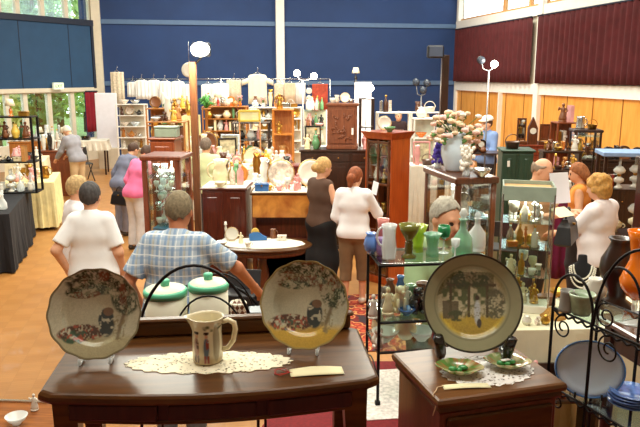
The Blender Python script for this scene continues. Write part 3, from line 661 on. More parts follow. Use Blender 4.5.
# ------------------------------------------------------------------ furniture used by the stalls
mahog = wood('mahogany', (74, 36, 17), (108, 58, 29), .3, 4, 'Z', .35); mahogX = wood('mahogany_along', (62, 35, 15), (98, 60, 26), .3, 4, 'X', .06, 9, .28)
darkw = wood('dark_wood', (34, 18, 11), (58, 31, 19), .3, 5, 'Z', .3); oak = wood('oak', (164, 98, 40), (200, 134, 66), .4, 5, 'Z', .2); redw = wood('red_brown_wood', (104, 46, 22), (142, 70, 36), .35, 4, 'Z', .3)
iron = M('black_iron', (24, 22, 24), .45, .6); m_shelfglass = glass('shelf_glass', (232, 246, 242), .10); m_cab = glass('cabinet_glass', (246, 250, 250), .03)
m_cloth = M('white_cloth', (224, 218, 204), .95, var=.05, bump=.2); m_ccloth = M('cream_cloth', (226, 214, 160), .95, var=.12, bump=.3); m_bcloth = M('black_cloth', (26, 26, 32), .95, var=.2)
def cloth_table(loc, rz, w, d, h, mat, label, drop=None, legmat=darkw, name='trestle_table', cname='tablecloth', seed=3, group=None, clabel=None):
    """a trestle table and the cloth draped over it"""
    drop = drop or h-.03; t = thing(name, label, 'table', loc, rz, group)
    MB().box((0, 0, h-.02), (w, d, .03)).build('tabletop', legmat, t)
    for sx in (-1, 1):
        for sy in (-1, 1): MB().box((sx*(w/2-.06), sy*(d/2-.06), (h-.03)/2), (.045, .045, h-.035)).build('leg', legmat, t)
    cl = thing(cname, clabel or label.replace('table', 'tablecloth'), 'tablecloth', loc, rz, group)
    rng = random.Random(seed); ph = rng.uniform(0, 6); n = 96; per = []
    for i in range(n):
        s = i/n*4; k = int(s); f = s-k; c = [(-1, -1), (1, -1), (1, 1), (-1, 1)]; a = c[k]; b = c[(k+1) % 4]; per.append(((a[0]+(b[0]-a[0])*f)*(w/2+.012), (a[1]+(b[1]-a[1])*f)*(d/2+.012)))
    outs = []
    for (z, e) in ((h+.004, 0), (h-.03, .002), (h-drop*.5, .012), (h-drop, .03)):
        o = []
        for i, (x, y) in enumerate(per):
            l = math.hypot(x, y); wv = e*(1+1.0*math.sin(i*1.9+ph)+.7*math.sin(i*.83)); o.append((x*(1+wv/l), y*(1+wv/l), z))
        outs.append(o)
    vs = [p for o in outs for p in o]; fs = [tuple(range(n))]
    for j in range(3):
        for i in range(n): i2 = (i+1) % n; fs.append((j*n+i, (j+1)*n+i, (j+1)*n+i2, j*n+i2))
    MB().add(vs, fs, False).build('cloth', mat, cl); return t
def shelves(loc, rz, w, d, h, levels, label, mat, back=None, name='shelf_unit', glassy=False, group=None, posts=.03, cat='shelf'):
    t = thing(name, label, cat, loc, rz, group)
    for sx in (-1, 1):
        if posts < .05:
            for sy in (-1, 1): MB().box((sx*(w/2-posts/2), sy*(d/2-posts/2), h/2), (posts, posts, h)).build('post', mat, t)
        else: MB().box((sx*(w/2-.012), 0, h/2), (.024, d, h)).build('side_panel', mat, t)
    for z in levels: MB().box((0, 0, z-.01), (w-.004, d-.004, .02)).build('shelf_board', m_shelfglass if glassy else mat, t)
    if back: MB().box((0, d/2-.006, h/2), (w-.06, .01, h-.04)).build('back_panel', back, t)
    return t
def cabinet(loc, rz, w, d, h, mat, label, name='cabinet', doors=2, drawers=0, plinth=.06, over=.02, knob=brass, group=None, cat='cabinet', doormat=None):
    t = thing(name, label, cat, loc, rz, group)
    MB().box((0, 0, (h-.03+plinth)/2), (w-.03, d-.03, h-.03-plinth)).build('carcass', mat, t)
    MB().box((0, 0, plinth/2), (w, d, plinth)).build('plinth', mat, t); MB().box((0, 0, h-.015), (w+over, d+over, .03), .008).build('cornice', mat, t)
    y = -d/2+.008; z1 = h-.05; dh = .14 if drawers else 0
    for i in range(drawers):
        x = -w/2+(i+.5)*w/drawers; q = MB().box((x, y, z1-dh/2), (w/drawers-.04, .02, dh-.02), .005).build('drawer', doormat or mat, t); MB().ball((x, y-.02, z1-dh/2), .012, 8).build('knob', knob, q)
    z1 -= dh
    for i in range(doors):
        x = -w/2+(i+.5)*w/doors; bw = w/doors-.04; zc = (plinth+.02+z1)/2; hh = z1-plinth-.03
        q = MB().box((x, y, zc), (bw, .02, hh), .005).build('door', doormat or mat, t)
        MB().box((x, y-.012, zc), (bw-.12, .014, hh-.12), .006).build('door_panel', doormat or mat, q); MB().ball((x+(bw/2-.03)*(1 if i % 2 == 0 else -1), y-.02, zc), .012, 8).build('knob', knob, q)
    return t
def vitrine(loc, rz, w, d, h, mat, label, levels, base=.0, top=.06, post=.05, name='display_cabinet', group=None, topmat=None, basemat=None, glassmat=None):
    """glazed display case with corner posts"""
    t = thing(name, label, 'cabinet', loc, rz, group)
    for sx in (-1, 1):
        for sy in (-1, 1): MB().box((sx*(w/2-post/2), sy*(d/2-post/2), (h-top)/2), (post, post, h-top)).build('post', mat, t)
    MB().box((0, 0, h-top/2), (w+.03, d+.03, top), .01).build('cornice', topmat or mat, t)
    if base: MB().box((0, 0, base/2), (w-.006, d-.006, base)).build('base', basemat or mat, t)
    for z in levels: MB().box((0, 0, z-.006), (w-.02, d-.02, .012)).build('glass_shelf', m_shelfglass, t)
    zc = (base+h-top)/2; hh = h-top-base-.01
    for sx in (-1, 1): MB().box((sx*(w/2-.012), 0, zc), (.005, d-2*post, hh)).build('side_glass', glassmat or m_cab, t)
    q = MB().box((0, -d/2+.012, zc), (w-2*post, .005, hh)).build('door_glass', glassmat or m_cab, t)
    return t
# ------------------------------------------------------------------ the stage: desk, plates, jug, cabinet
ZD = 1.78
def frame2(pl, pr, z):
    a, b = onz(*pl, z), onz(*pr, z); d = b-a; return (a+b)/2, math.atan2(d.y, d.x), Vector((d.x, d.y)).length
mid, rzD, wD = frame2((35, 395), (381, 379), ZD); dD = .43
def loc2w(m, rz, x, y, z=None): c, s = math.cos(rz), math.sin(rz); return Vector((m.x+c*x-s*y, m.y+s*x+c*y, m.z if z is None else z))
desk = thing('writing_desk', 'polished mahogany desk with bowed front and raised back rail in front of the white canisters', 'desk', (mid.x, mid.y, 1.0), rzD)
def outline(ins, z, w=wD, d=dD, bow=.045, n=26):
    o = []; hw = w/2-ins
    for i in range(n+1):
        x = -hw+2*hw*i/n; u = x/hw; c = max(0, abs(u)-.96)/.04; o.append((x, -bow*(math.cos(u*PI/2)**1.1)*(1.1-.1*u*u)+ins+.02*c*c, z))
    o += [(hw, d*.5, z), (hw, d-ins-.015, z), (hw-.015, d-ins, z), (-hw+.015, d-ins, z), (-hw, d-ins-.015, z), (-hw, d*.5, z)]; return o
H = ZD-1.0
MB().stack([outline(.016, H-.034), outline(.004, H-.030), outline(0, H-.022), outline(.001, H-.010), outline(.006, H-.003), outline(.012, H)], smooth=False).build('desktop', mahogX, desk)
MB().stack([outline(.035, H-.105), outline(.035, H-.034)]).build('apron', darkw, desk)
MB().stack([outline(.033, H-.104), outline(.031, H-.102), outline(.031, H-.096), outline(.033, H-.093)]).build('bead_moulding', mahogX, desk)
MB().box((0, dD-.02, H+.028), (wD-.06, .026, .055), .008).box((0, dD-.022, H+.058), (wD-.04, .036, .012), .005).build('back_rail', mahogX, desk)
for sx in (-1, 1):
    for y in (.055, dD-.05):
        x = sx*(wD/2-.07); MB().stack([[(x+a*r+sh*sx, y+b*r, z) for a, b in ((-1, -1), (1, -1), (1, 1), (-1, 1))] for z, r, sh in ((0, .02, .02), (.04, .022, .012), (.1, .015, .005), (.3, .018, -.004), (.5, .028, .006), (H-.11, .033, 0), (H-.04, .034, 0))]).build('leg', mahogX, desk)
for i in (-1, 0, 1):
    x = i*.28; q = MB().box((x, -.045*math.cos(x/wD*PI)**1.1+.026, H-.064), (.25, .014, .05), .004, rot=Matrix.Rotation(x*.45, 3, 'Z')).build('drawer', darkw, desk)
# painted plates
def plate(name, label, r, loc, rz, tilt, fn, wavy=.0, edge=None, z0=0.0, back=(.6, .58, .5)):
    NR, NA = 64, 220; mb = MB(); cols = []
    def prof(u): return 0 if u < .62 else (.014*((u-.62)/.1)**2 if u < .72 else .014+.028*(u-.72)/.28*.6)
    vs = []; UU = []; 
    for side in (0, 1):
        for j in range(NR+1):
            u = j/NR
            for i in range(NA):
                a = 2*PI*i/NA; rr = r*u*(1+wavy*math.cos(a*14)*max(0, (u-.8)/.2)); yy = -prof(u)*r/.14+(.005 if side else 0)-(wavy*.15*math.cos(a*14)*r*max(0, (u-.75)/.25)); vs.append((rr*math.cos(a), yy, r+rr*math.sin(a))); UU.append((u*math.cos(a), u*math.sin(a), side))
    fs = []; o = (NR+1)*NA
    for j in range(NR):
        for i in range(NA):
            i2 = (i+1) % NA; q = (j*NA+i, j*NA+i2, (j+1)*NA+i2, (j+1)*NA+i); fs.append(q); fs.append(tuple(k+o for k in q[::-1]))
    for i in range(NA): i2 = (i+1) % NA; fs.append((NR*NA+i, NR*NA+i2, o+NR*NA+i2, o+NR*NA+i))
    U = np.array(UU); col = fn(U[:, 0], U[:, 1]); col[U[:, 2] == 1] = back
    if edge is not None: col[(U[:, 0]**2+U[:, 1]**2 > .965**2)] = edge
    mb.add(vs, fs, True); mb.col = np.concatenate([col, np.ones((len(col), 1))], 1)
    t = thing(name, label, 'plate', loc, rz); t.location.z += z0
    ob = mb.build('plate_body', painted('painted_china'), t, rot=(-R(tilt), 0, 0)); return t
def mixc(c, mask, col): m = np.clip(mask, 0, 1)[:, None]; return c*(1-m)+np.array(lin(col))*m
def blob(x, y, cx, cy, rx, ry, soft=.25): return np.clip((1-((x-cx)/rx)**2-((y-cy)/ry)**2)/soft, 0, 1)
def scene_tree(ground, sky, seed):
    def fn(x, y):
        n1 = vn(x*12, y*12, seed); n2 = vn(x*30, y*30, seed+1); n3 = vn(x*5, y*5, seed+2)
        c = np.tile(np.array(lin(sky)), (len(x), 1)); c = mixc(c, .5*vn(x*3, y*3, seed+9)-.1, (206, 200, 176))
        c = mixc(c, np.clip((-.42-y+.12*(n3-.5))*6, 0, 1), ground)
        rr = np.hypot(x, y); c = mixc(c, np.clip((-.62-y)*4, 0, 1)*.6, tuple(int(v*.86) for v in ground))
        # tree: trunk up the right, boughs over the top
        tr = np.clip((.055-np.abs(x-.62-.16*np.sin(y*2.2)))*30, 0, 1)*(y > -.6)*(y < .55); c = mixc(c, tr*.85, (112, 92, 70))
        lv = (blob(x, y, .15, .72, .8, .34)+blob(x, y, .66, .4, .36, .5)+blob(x, y, -.25, .48, .4, .16)); lv = np.clip(lv, 0, 1)*np.clip((n1*.55+n2*.6-.42)*6, 0, 1)
        c = mixc(c, lv*1.0, (52, 64, 44)); c = mixc(c, lv*np.clip((n3-.52)*6, 0, 1)*.8, (132, 74, 52)); c = mixc(c, lv*np.clip((n2-.66)*8, 0, 1), (146, 154, 128))
        # people under it
        gp = blob(x, y, -.3, -.42, .52, .2)*np.clip((n2*.7+n1*.5-.38)*5, 0, 1); c = mixc(c, gp, (86, 56, 48)); c = mixc(c, blob(x, y, -.42, -.5, .3, .16)*np.clip((n1-.4)*5, 0, 1), (64, 88, 70)); c = mixc(c, gp*np.clip((vn(x*24, y*24, seed+5)-.58)*8, 0, 1), (168, 84, 64))
        cp = blob(x, y, .22, -.22, .19, .34)*np.clip((n1+.35*n2-.38)*6, 0, 1); c = mixc(c, cp, (38, 50, 54)); c = mixc(c, blob(x, y, .27, .02, .12, .1), (116, 84, 62)); c = mixc(c, blob(x, y, .5, -.35, .16, .3)*np.clip((n2-.45)*5, 0, 1)*.8, (134, 122, 92))
        return c*(.86+.28*vn(x*64, y*64, seed+7))[:, None]
    return fn
def scene_yard(x, y):
    n1 = vn(x*13, y*13, 31); n2 = vn(x*34, y*34, 32); n4 = vn(x*60, y*60, 33); c = np.tile(np.array(lin((150, 148, 118))), (len(x), 1)); rr = np.hypot(x, y); inn = np.clip((.74-rr)*14, 0, 1)
    p = np.tile(np.array(lin((196, 190, 160))), (len(x), 1))
    p = mixc(p, np.clip((-.22-y+.1*(n1-.5))*10, 0, 1), (196, 168, 70)); p = mixc(p, np.clip((-.45-y)*5, 0, 1)*.6, (158, 132, 62))
    p = mixc(p, (y > .34-.35*np.abs(x+.1))*(y < .62)*np.clip(n2*.5+.65, 0, 1)*(x < .45), (112, 106, 74)); p = mixc(p, blob(x, y, -.1, .18, .55, .3)*np.clip((n1-.3)*4, 0, 1), (86, 98, 62))
    for xx in (-.42, -.05, .32): p = mixc(p, (np.abs(x-xx) < .028)*(y < .4)*(y > -.3)*1., (84, 72, 50))
    p = mixc(p, (np.abs(y-.36) < .03)*(np.abs(x) < .5)*1., (84, 72, 50)); p = mixc(p, (np.abs(x+.42) < .16)*(y < .02)*(y > -.34)*.9, (92, 82, 62))
    p = mixc(p, blob(x, y, .48, -.02, .22, .34)*np.clip((n2*.6+n1*.6-.4)*5, 0, 1), (104, 104, 84))
    p = mixc(p, blob(x, y, .12, -.2, .075, .28, .5), (198, 206, 214)); p = mixc(p, blob(x, y, .12, .1, .05, .06, .5), (70, 56, 48)); p = mixc(p, blob(x, y, .16, -.42, .05, .1), (66, 62, 60))
    p = mixc(p, blob(x, y, -.2, .46, .62, .2)*np.clip((n1*.5+n2*.6-.45)*6, 0, 1), (62, 74, 48)); p = mixc(p, blob(x, y, .0, -.2, .5, .12)*np.clip((n2-.55)*6, 0, 1)*.7, (110, 106, 60)); p = mixc(p, blob(x, y, -.3, -.28, .2, .12)*np.clip((n1-.35)*5, 0, 1), (74, 80, 54)); p = p*(.82+.36*n4)[:, None]
    c = c*(1-inn[:, None])+p*inn[:, None]; c = mixc(c, (np.abs(rr-.76) < .012)*.5, (112, 108, 84)); c = mixc(c, np.clip((rr-.8)*3, 0, 1)*np.clip((n1-.5)*3, 0, 1)*.5, (112, 124, 92)); return c
acr = glass('clear_acrylic', (244, 248, 250), .3)
def easel(loc, rz, label, mat, w=.09, h=.1, th=.004, cat='plate stand', black=False, lean=14):
    t = thing('plate_stand', label, cat, loc, rz); t.location.z += th*.6; k = math.tan(R(lean))
    for s in (-1, 1):
        pts = [(s*w/2, -.03, .022), (s*w/2, -.034, .006), (s*w/2, -.02, .004), (s*w/2, .02, .005), (s*w/2*.8, .026+h*k, h)]
        if black: pts = [(s*w/2*1.12, -.062, .085), (s*w/2*1.04, -.056, .055), (s*w/2, -.05, .02), (s*w/2, 0, .014), (s*w/2, .03, .03), (s*w/2*.9, .034+h*k, h)]
        MB().tube(pts, [th*1.2, th*1.3, th*1.2, th*1.2, th]+([th] if black else []), 8).build('side_rail', mat, t)
        MB().tube([(s*w/2*.9, .03+h*k*.9, h*.9), (s*w/2, .035+h*k+.05, .004)], th, 6).build('prop_leg', mat, t)
    MB().tube([(-w/2*.82, .026+h*k, h), (w/2*.82, .026+h*k, h)], th, 6).build('cross_bar', mat, t); return t
b1 = onz(97, 362, ZD); r1 = 45/FPX*(b1-Vector((0, 0, CH))).dot(FD)*1.0
plate('scenic_plate', 'cream plate with a tree scene, standing at the desk end next to the parquet', r1, b1, R(8), 15, scene_tree((176, 166, 132), (186, 182, 160), 3), .012, z0=.012, edge=lin((120, 110, 84)))
easel(loc2w(b1, R(8), 0, 0), R(8), 'clear acrylic stand under the tree-scene plate at the end nearest the parquet', acr)
b2 = onz(304, 352, ZD); r2 = 44/FPX*(b2-Vector((0, 0, CH))).dot(FD)
plate('scenic_plate', 'cream plate with tree scene and golden lower rim, standing beside the paper strip', r2, b2, R(-6), 15, scene_tree((196, 160, 72), (182, 180, 160), 8), .012, z0=.012, edge=lin((150, 132, 84)))
easel(loc2w(b2, R(-6), 0, 0), R(-6), 'clear acrylic stand under the plate with the golden lower rim', acr)
# lace doily and jug
dl = onz(209, 374, ZD); du = onz(209, 352, ZD); dc = (dl+du)/2; dw = 82/FPX*(dc-Vector((0, 0, CH))).dot(FD)
t = thing('lace_doily', 'white oval lace doily under the figure jug', 'doily', (dc.x, dc.y, ZD), rzD*.4)
NA = 120; dry = (du.y-dl.y)/2
MB().stack([[(dw*k*math.cos(2*PI*i/NA)*(1+.03*math.cos(2*PI*i/NA*24)), dry*k*math.sin(2*PI*i/NA)*(1+.06*math.cos(2*PI*i/NA*24)), z) for i in range(NA)] for k, z in ((1, .0006), (1, .0022))]).build('lace', lace('white_lace', (240, 232, 206), 85, .3), t)
jb = onz(208, 361, ZD); js = (jb-Vector((0, 0, CH))).dot(FD)/FPX
jug = thing('figure_jug', 'cream china jug painted with two small figures, standing on the lace doily', 'jug', (jb.x, jb.y, ZD+.0025), 0)
mb = MB(); prof = [(.0, 0), (.043, 0), (.0475, .003), (.049, .02), (.0485, .06), (.047, .1), (.049, .13), (.0535, .148), (.056, .155), (.0535, .156), (.050, .148), (.045, .12), (.044, .03), (0, .02)]
k = js/.003
mb.lathe([(r, z) for r, z in prof], 64, wav=lambda a, z: .32*max(0, math.cos(a-PI*1.0))**14*max(0, (z-.11)/.045))
V = np.array(mb.v); cl_ = np.tile(np.array(lin((226, 216, 184))), (len(V), 1)); ang = np.arctan2(V[:, 1], V[:, 0]); ux = np.cos(ang); fr = (V[:, 1] < 0)*1.
n1 = vn(V[:, 0]*190, V[:, 2]*190, 3); n2 = vn(V[:, 0]*80, V[:, 2]*80, 4)
cl_ = mixc(cl_, np.clip((.03-V[:, 2])*60, 0, 1)*fr*.8, (176, 146, 92))
for cx, cc, c2 in ((-.028, (150, 108, 96), (98, 70, 60)), (.006, (66, 92, 116), (150, 72, 60))):
    cl_ = mixc(cl_, blob(V[:, 0], V[:, 2], cx, .055, .011, .045, .4)*fr*.9, cc); cl_ = mixc(cl_, blob(V[:, 0], V[:, 2], cx, .095, .008, .012)*fr, c2); cl_ = mixc(cl_, blob(V[:, 0], V[:, 2], cx-.003, .03, .01, .02)*fr*.8, c2)
cl_ = mixc(cl_, blob(V[:, 0], V[:, 2], .036, .07, .012, .07)*fr*.7, (132, 116, 84)); cl_ = mixc(cl_, blob(V[:, 0], V[:, 2], .02, .125, .03, .02)*fr*np.clip((n2-.35)*4, 0, 1), (104, 100, 72))
# finer body so that the figures read
body = MB(); PZ = np.linspace(0, .155, 60)
def rz_at(z): return float(np.interp(z, [0, .004, .02, .06, .1, .13, .148, .155], [.043, .0475, .049, .0485, .047, .049, .0535, .056]))
pr2 = [(0, 0)]+[(rz_at(z), z) for z in PZ]+[(.0535, .1555), (.050, .148), (.045, .12), (.044, .03), (0, .02)]
body.lathe(pr2, 90, wav=lambda a, z: .32*max(0, math.cos(a-PI))**14*max(0, (z-.11)/.045)); V = np.array(body.v); fr = (V[:, 1] < .01)*1.
inner = np.zeros(len(V)); inner[90*61:] = 1
n2 = vn(V[:, 0]*90, V[:, 2]*90, 4); n1 = vn(V[:, 0]*220, V[:, 2]*220, 5); cl_ = np.tile(np.array(lin((228, 218, 188))), (len(V), 1)); fr = fr*(1-inner)
cl_ = mixc(cl_, np.clip((.035-V[:, 2])*60, 0, 1)*fr*.75, (170, 140, 88))
for cx, cc, c2 in ((-.028, (160, 112, 96), (98, 70, 60)), (.004, (62, 90, 118), (146, 66, 56))):
    cl_ = mixc(cl_, blob(V[:, 0], V[:, 2], cx, .06, .010, .042, .4)*fr*.9, cc); cl_ = mixc(cl_, blob(V[:, 0], V[:, 2], cx+.001, .103, .0065, .009)*fr, (206, 160, 130)); cl_ = mixc(cl_, blob(V[:, 0], V[:, 2], cx+.001, .112, .0095, .006)*fr, (56, 44, 40))
    cl_ = mixc(cl_, blob(V[:, 0], V[:, 2], cx+.004, .074, .006, .02)*fr*np.clip((n1-.3)*4, 0, 1), c2); cl_ = mixc(cl_, blob(V[:, 0], V[:, 2], cx-.004, .022, .004, .016)*fr, c2); cl_ = mixc(cl_, blob(V[:, 0], V[:, 2], cx+.006, .022, .004, .016)*fr, c2)
cl_ = mixc(cl_, blob(V[:, 0], V[:, 2], .034, .075, .010, .07)*fr*.75, (126, 108, 76)); cl_ = mixc(cl_, blob(V[:, 0], V[:, 2], .022, .132, .03, .016)*fr*np.clip((n2-.3)*4, 0, 1), (98, 100, 70))
body.col = np.concatenate([cl_, np.ones((len(V), 1))], 1); body.build('jug_body', painted('painted_china'), jug)
MB().tube([(.050, 0, .135), (.07, 0, .142), (.088, 0, .132), (.092, 0, .11), (.084, 0, .07), (.066, 0, .045), (.047, 0, .04)], [.008, .0085, .009, .009, .0085, .008, .008], 10).build('handle', COL['cream'], jug)
jug.scale = (k*.92, k*.92, k*.9)
# paper strip with red string
p1 = onz(290, 374, ZD); p2 = onz(343, 371, ZD); ctr = (p1+p2)/2; t = thing('paper_label', 'cream paper strip lying by the front edge of the desk', 'label', (ctr.x, ctr.y, ZD), math.atan2((p2-p1).y, (p2-p1).x))
ln = (p2-p1).length; MB().sheet(lambda u, v: ((u-.5)*ln, (v-.5)*.052, .002+.006*math.sin(u*PI)*(.3+.7*v)), 12, 3, .0006).build('paper', M('cream_paper', (238, 230, 190), .9, var=.03), t)
t.location.z += .0008
q = onz(283, 374, ZD); t = thing('tag_string', 'tangled red string beside the cream paper strip', 'string', (q.x, q.y, ZD), 0)
rg = random.Random(2); MB().tube([(.034*math.cos(i*1.1)*(.3+.7*rg.random()), .03*math.sin(i*1.1)*(.3+.7*rg.random()), .002+.003*(i % 3)) for i in range(13)]+[(.03, -.01, .002), (.034, -.03, .0015)], .0012, 5).build('string', M('red_string', (176, 40, 30), .8), t)
# small mahogany cabinet
ZC = 1.74
midC, rzC, wC = frame2((438, 401), (568, 383), ZC); dC = .36
cab = thing('bedside_cabinet', 'small mahogany cabinet with carved drawer pull carrying the farmyard plate', 'cabinet', (midC.x, midC.y, 1.0), rzC)
H = ZC-1.0
MB().stack([[(sx*(wC/2-i), (dC/2+sy*(dC/2-i)), z) for sx, sy in ((-1, -1), (1, -1), (1, 1), (-1, 1))] for z, i in ((H-.03, .014), (H-.026, .004), (H-.014, 0), (H-.004, .003), (H, .009))]).build('cabinet_top', wood('mahogany_warm', (86, 52, 23), (122, 78, 38), .36, 4, 'X', .05, 9, .35), cab)
MB().box((0, dC/2, (H-.03)/2+.03), (wC-.04, dC-.04, H-.09), .006).build('carcass', mahog, cab); MB().box((0, dC/2, .03), (wC-.02, dC-.02, .06), .006).build('plinth', mahog, cab)
MB().stack([[(sx*(wC/2-i), (dC/2+sy*(dC/2-i)), z) for sx, sy in ((-1, -1), (1, -1), (1, 1), (-1, 1))] for z, i in ((H-.055, .018), (H-.045, .010), (H-.032, .012), (H-.030, .014))]).build('moulding', mahogX, cab)
for zc, hh in ((H-.125, .115), (H-.40, .40)):
    q = MB().box((0, .016, zc), (wC-.075, .018, hh), .006).build('drawer' if hh < .2 else 'door', mahogX, cab)
    for s in (-1, 1): MB().tube([(s*.0, -.004, zc), (s*.012, -.012, zc-.008), (s*.028, -.012, zc-.006), (s*.04, -.01, zc+.006), (s*.05, -.006, zc-.002)], [.005, .007, .006, .006, .003], 6).build('carved_pull', darkw, q)
bp = onz(471, 357, ZC); rP = 49/FPX*(bp-Vector((0, 0, CH))).dot(FD)
plate('scenic_plate', 'large pale olive plate with a farmyard scene and dark rim on the black stand', rP, bp, R(-4), 16, scene_yard, 0, edge=lin((44, 42, 36)), z0=.018)
easel(loc2w(bp, R(-4), 0, 0), R(-4), 'black wooden plate stand holding the farmyard plate', M('black_lacquer', (16, 15, 15), .25, coat=.5, var=.02), w=.21, h=.17, th=.014, black=True, lean=16)
dl = onz(487, 386, ZC); du = onz(487, 357, ZC); dc = (dl+du)/2; dw = 48/FPX*(dc-Vector((0, 0, CH))).dot(FD); dry = (du.y-dl.y)/2
t = thing('lace_doily', 'round white crochet doily under the two green leaf dishes', 'doily', (dc.x, dc.y, ZC), rzC)
MB().stack([[(dw*k*math.cos(2*PI*i/NA)*(1+.03*math.cos(2*PI*i/NA*22)), dry*k*math.sin(2*PI*i/NA)*(1+.04*math.cos(2*PI*i/NA*22)), z) for i in range(NA)] for k, z in ((1, .0006), (1, .0022))]).build('lace', lace('crochet_lace', (238, 234, 232), 95, .36), t)
def leafdish(px, py, sx, label, col):
    q = onz(px, py, ZC); t = thing('leaf_dish', label, 'dish', (q.x, q.y, ZC+.0025), R(-10))
    mb = MB(); mb.lathe([(0, 0), (.022, 0), (.024, .004), (.045, .013), (.062, .026), (.0595, .0275), (.042, .016), (.02, .008), (0, .007)], 48, wav=lambda a, z: .05*math.cos(a*6)*z/.026+.12*math.cos(2*a)*z/.026, sx=sx)
    V = np.array(mb.v); c = np.tile(np.array(lin((206, 196, 150))), (len(V), 1)); nn = vn(V[:, 0]*70, V[:, 1]*70, 6); n2 = vn(V[:, 0]*160, V[:, 1]*160, 7); c = mixc(c, np.clip((nn-.3)*5, 0, 1)*(V[:, 2] > .006), col); c = mixc(c, np.clip((n2-.62)*6, 0, 1)*(V[:, 2] > .006), (164, 92, 60))
    mb.col = np.concatenate([c, np.ones((len(c), 1))], 1); mb.build('dish_body', painted('painted_china'), t)
    MB().ball((-.02, -.005, .016), (.014, .012, .008), 8).ball((.012, .01, .016), (.016, .012, .008), 8).ball((.0, -.012, .017), (.01, .01, .007), 8).build('leaf_relief', M('leaf_relief_green', (64, 150, 82), .25, coat=.5), t)
    return t
leafdish(459, 374, 1.05, 'oval green and cream leaf dish by the front edge of the small cabinet', (92, 128, 62))
leafdish(507, 368, 1.05, 'round green and cream leaf dish with a pale tag, further along the doily', (120, 138, 84))
q = onz(505, 368, ZC); t = thing('price_tag', 'small white tag lying in the further leaf dish', 'tag', (q.x, q.y, ZC+.028), R(20)); MB().box((0, 0, 0), (.03, .014, .001)).build('tag_card', M('tag_white', (240, 238, 230), .8), t)
q1 = onz(443, 388, ZC); q2 = onz(490, 386, ZC); ctr = (q1+q2)/2; t = thing('paper_label', 'cream paper strip on the small cabinet in front of the leaf dish', 'label', (ctr.x, ctr.y, ZC+.001), math.atan2((q2-q1).y, (q2-q1).x))
MB().sheet(lambda u, v: ((u-.5)*(q2-q1).length, (v-.5)*.03, .001+.003*math.sin(u*PI)), 10, 2, .0006).build('paper', M('cream_paper'), t)
q = onz(438, 390, ZC); t = thing('tag_string', 'pale string hanging over the corner of the small cabinet', 'string', (q.x, q.y, ZC), 0)
MB().tube([(.02, .02, .003), (0, .01, .004), (-.008, -.012, .004), (-.02, -.03, .001), (-.012, -.04, -.03), (-.02, -.042, -.06)], .0018, 5).build('string', M('pale_string', (214, 184, 150), .9), t)
# wire rack with canisters behind the desk
ZR = 1.545; YR = 2.62
xl, xr = xat(141, YR, ZR), xat(258, YR, ZR); xc = (xl+xr)/2
rack = thing('wire_rack', 'black wire rack with arched top standing behind the desk', 'rack', (xc, YR+.12, 1.0), 0); wR = xr-xl
for y, a in ((-.17, 1), (.17, 0)):
    pts = [(-wR/2, y, 0), (-wR/2, y, ZR-1)]+[(p[0], y, p[2]) for p in arc((0, ZR-1), wR/2, (at(213, 262, YR).z-ZR) if a else .2, 180, 0, 24)]+[(wR/2, y, 0)]
    MB().tube(pts, .0065, 8).build('arch', iron, rack)
    pts = [(p[0]+.05, y*.92, p[2]) for p in arc((0, ZR-1), wR/3.1, .245, 180, 0, 20)]; MB().tube(pts, .004, 6).build('inner_arch', iron, rack)
MB().tube([(p[0], -.13, p[2]) for p in arc((-wR/2+.055, ZR-1), .05, .05, 180, 0, 12)], .004, 6).build('scroll', iron, rack)
mb = MB()
for i in range(9): y = -.13+.26*i/8; mb.tube([(-wR/2, y, ZR-1-.005), (wR/2, y, ZR-1-.005)], .003, 5)
for x in (-wR/2, 0, wR/2): mb.tube([(x, -.13, ZR-1-.010), (x, .13, ZR-1-.010)], .004, 5)
mb.build('wire_shelf', iron, rack)
jade = M('jade_green_lid', (96, 196, 156), .35, var=.06); ivory = M('ivory_enamel', (234, 230, 208), .4, var=.03)
def canister(px, wpx, ptop, Y, label):
    x = xat(px, Y, 1.7); t = thing('canister', label, 'canister', (x, Y, ZR), 0, 'ivory canisters on the wire rack'); r = wpx/2/FPX*(Vector((x, Y, 1.7))-Vector((0, 0, CH))).dot(FD); h = at(px, ptop, Y-r).z-ZR
    MB().lathe([(0, 0), (r*.93, 0), (r*.96, .01), (r*.96, h-.015), (0, h-.015)], 40).build('canister_body', ivory, t)
    MB().lathe([(r*.9, h-.022), (r*1.0, h-.022), (r*1.02, h-.008), (r*1.0, h+.002), (r*.92, h+.008), (r*.86, h+.006)], 40).build('lid_band', jade, t)
    MB().lathe([(r*.94, h+.002), (r*.88, h+.01), (r*.4, h+.02), (0, h+.021)], 40).build('lid_centre', ivory, t)
    MB().lathe([(.016, h+.016), (.019, h+.022), (.02, h+.042), (.017, h+.047), (0, h+.047)], 16).build('lid_knob', jade, t)
canister(166, 43, 297, 2.74, 'ivory canister with jade green lid, the one nearer the man in white')
canister(209, 40, 290, 2.75, 'ivory canister with jade green lid, right above the figure jug')
def lattice():
    m, nt, b, out = newmat('lattice_print'); N = nt.nodes; L_ = nt.links; tc = N.new('ShaderNodeTexCoord'); mp = N.new('ShaderNodeMapping'); mp.inputs['Rotation'].default_value = (0, R(45), 0); mp.inputs['Scale'].default_value = (1, .0, 1); L_.new(tc.outputs['Object'], mp.inputs[0])
    vo = N.new('ShaderNodeTexChecker'); vo.inputs['Scale'].default_value = 75; vo.inputs['Color1'].default_value = (*lin((232, 222, 200)), 1); vo.inputs['Color2'].default_value = (*lin((112, 62, 34)), 1); L_.new(mp.outputs[0], vo.inputs[0]); L_.new(vo.outputs[0], b.inputs['Base Color']); b.inputs['Roughness'].default_value = .4; return m
x = xat(240, 2.74, 1.6); t = thing('patterned_jar', 'brown and white lattice patterned jar beside the canisters', 'jar', (x, 2.70, ZR), 0); t.scale = (1, 1, 1.35)
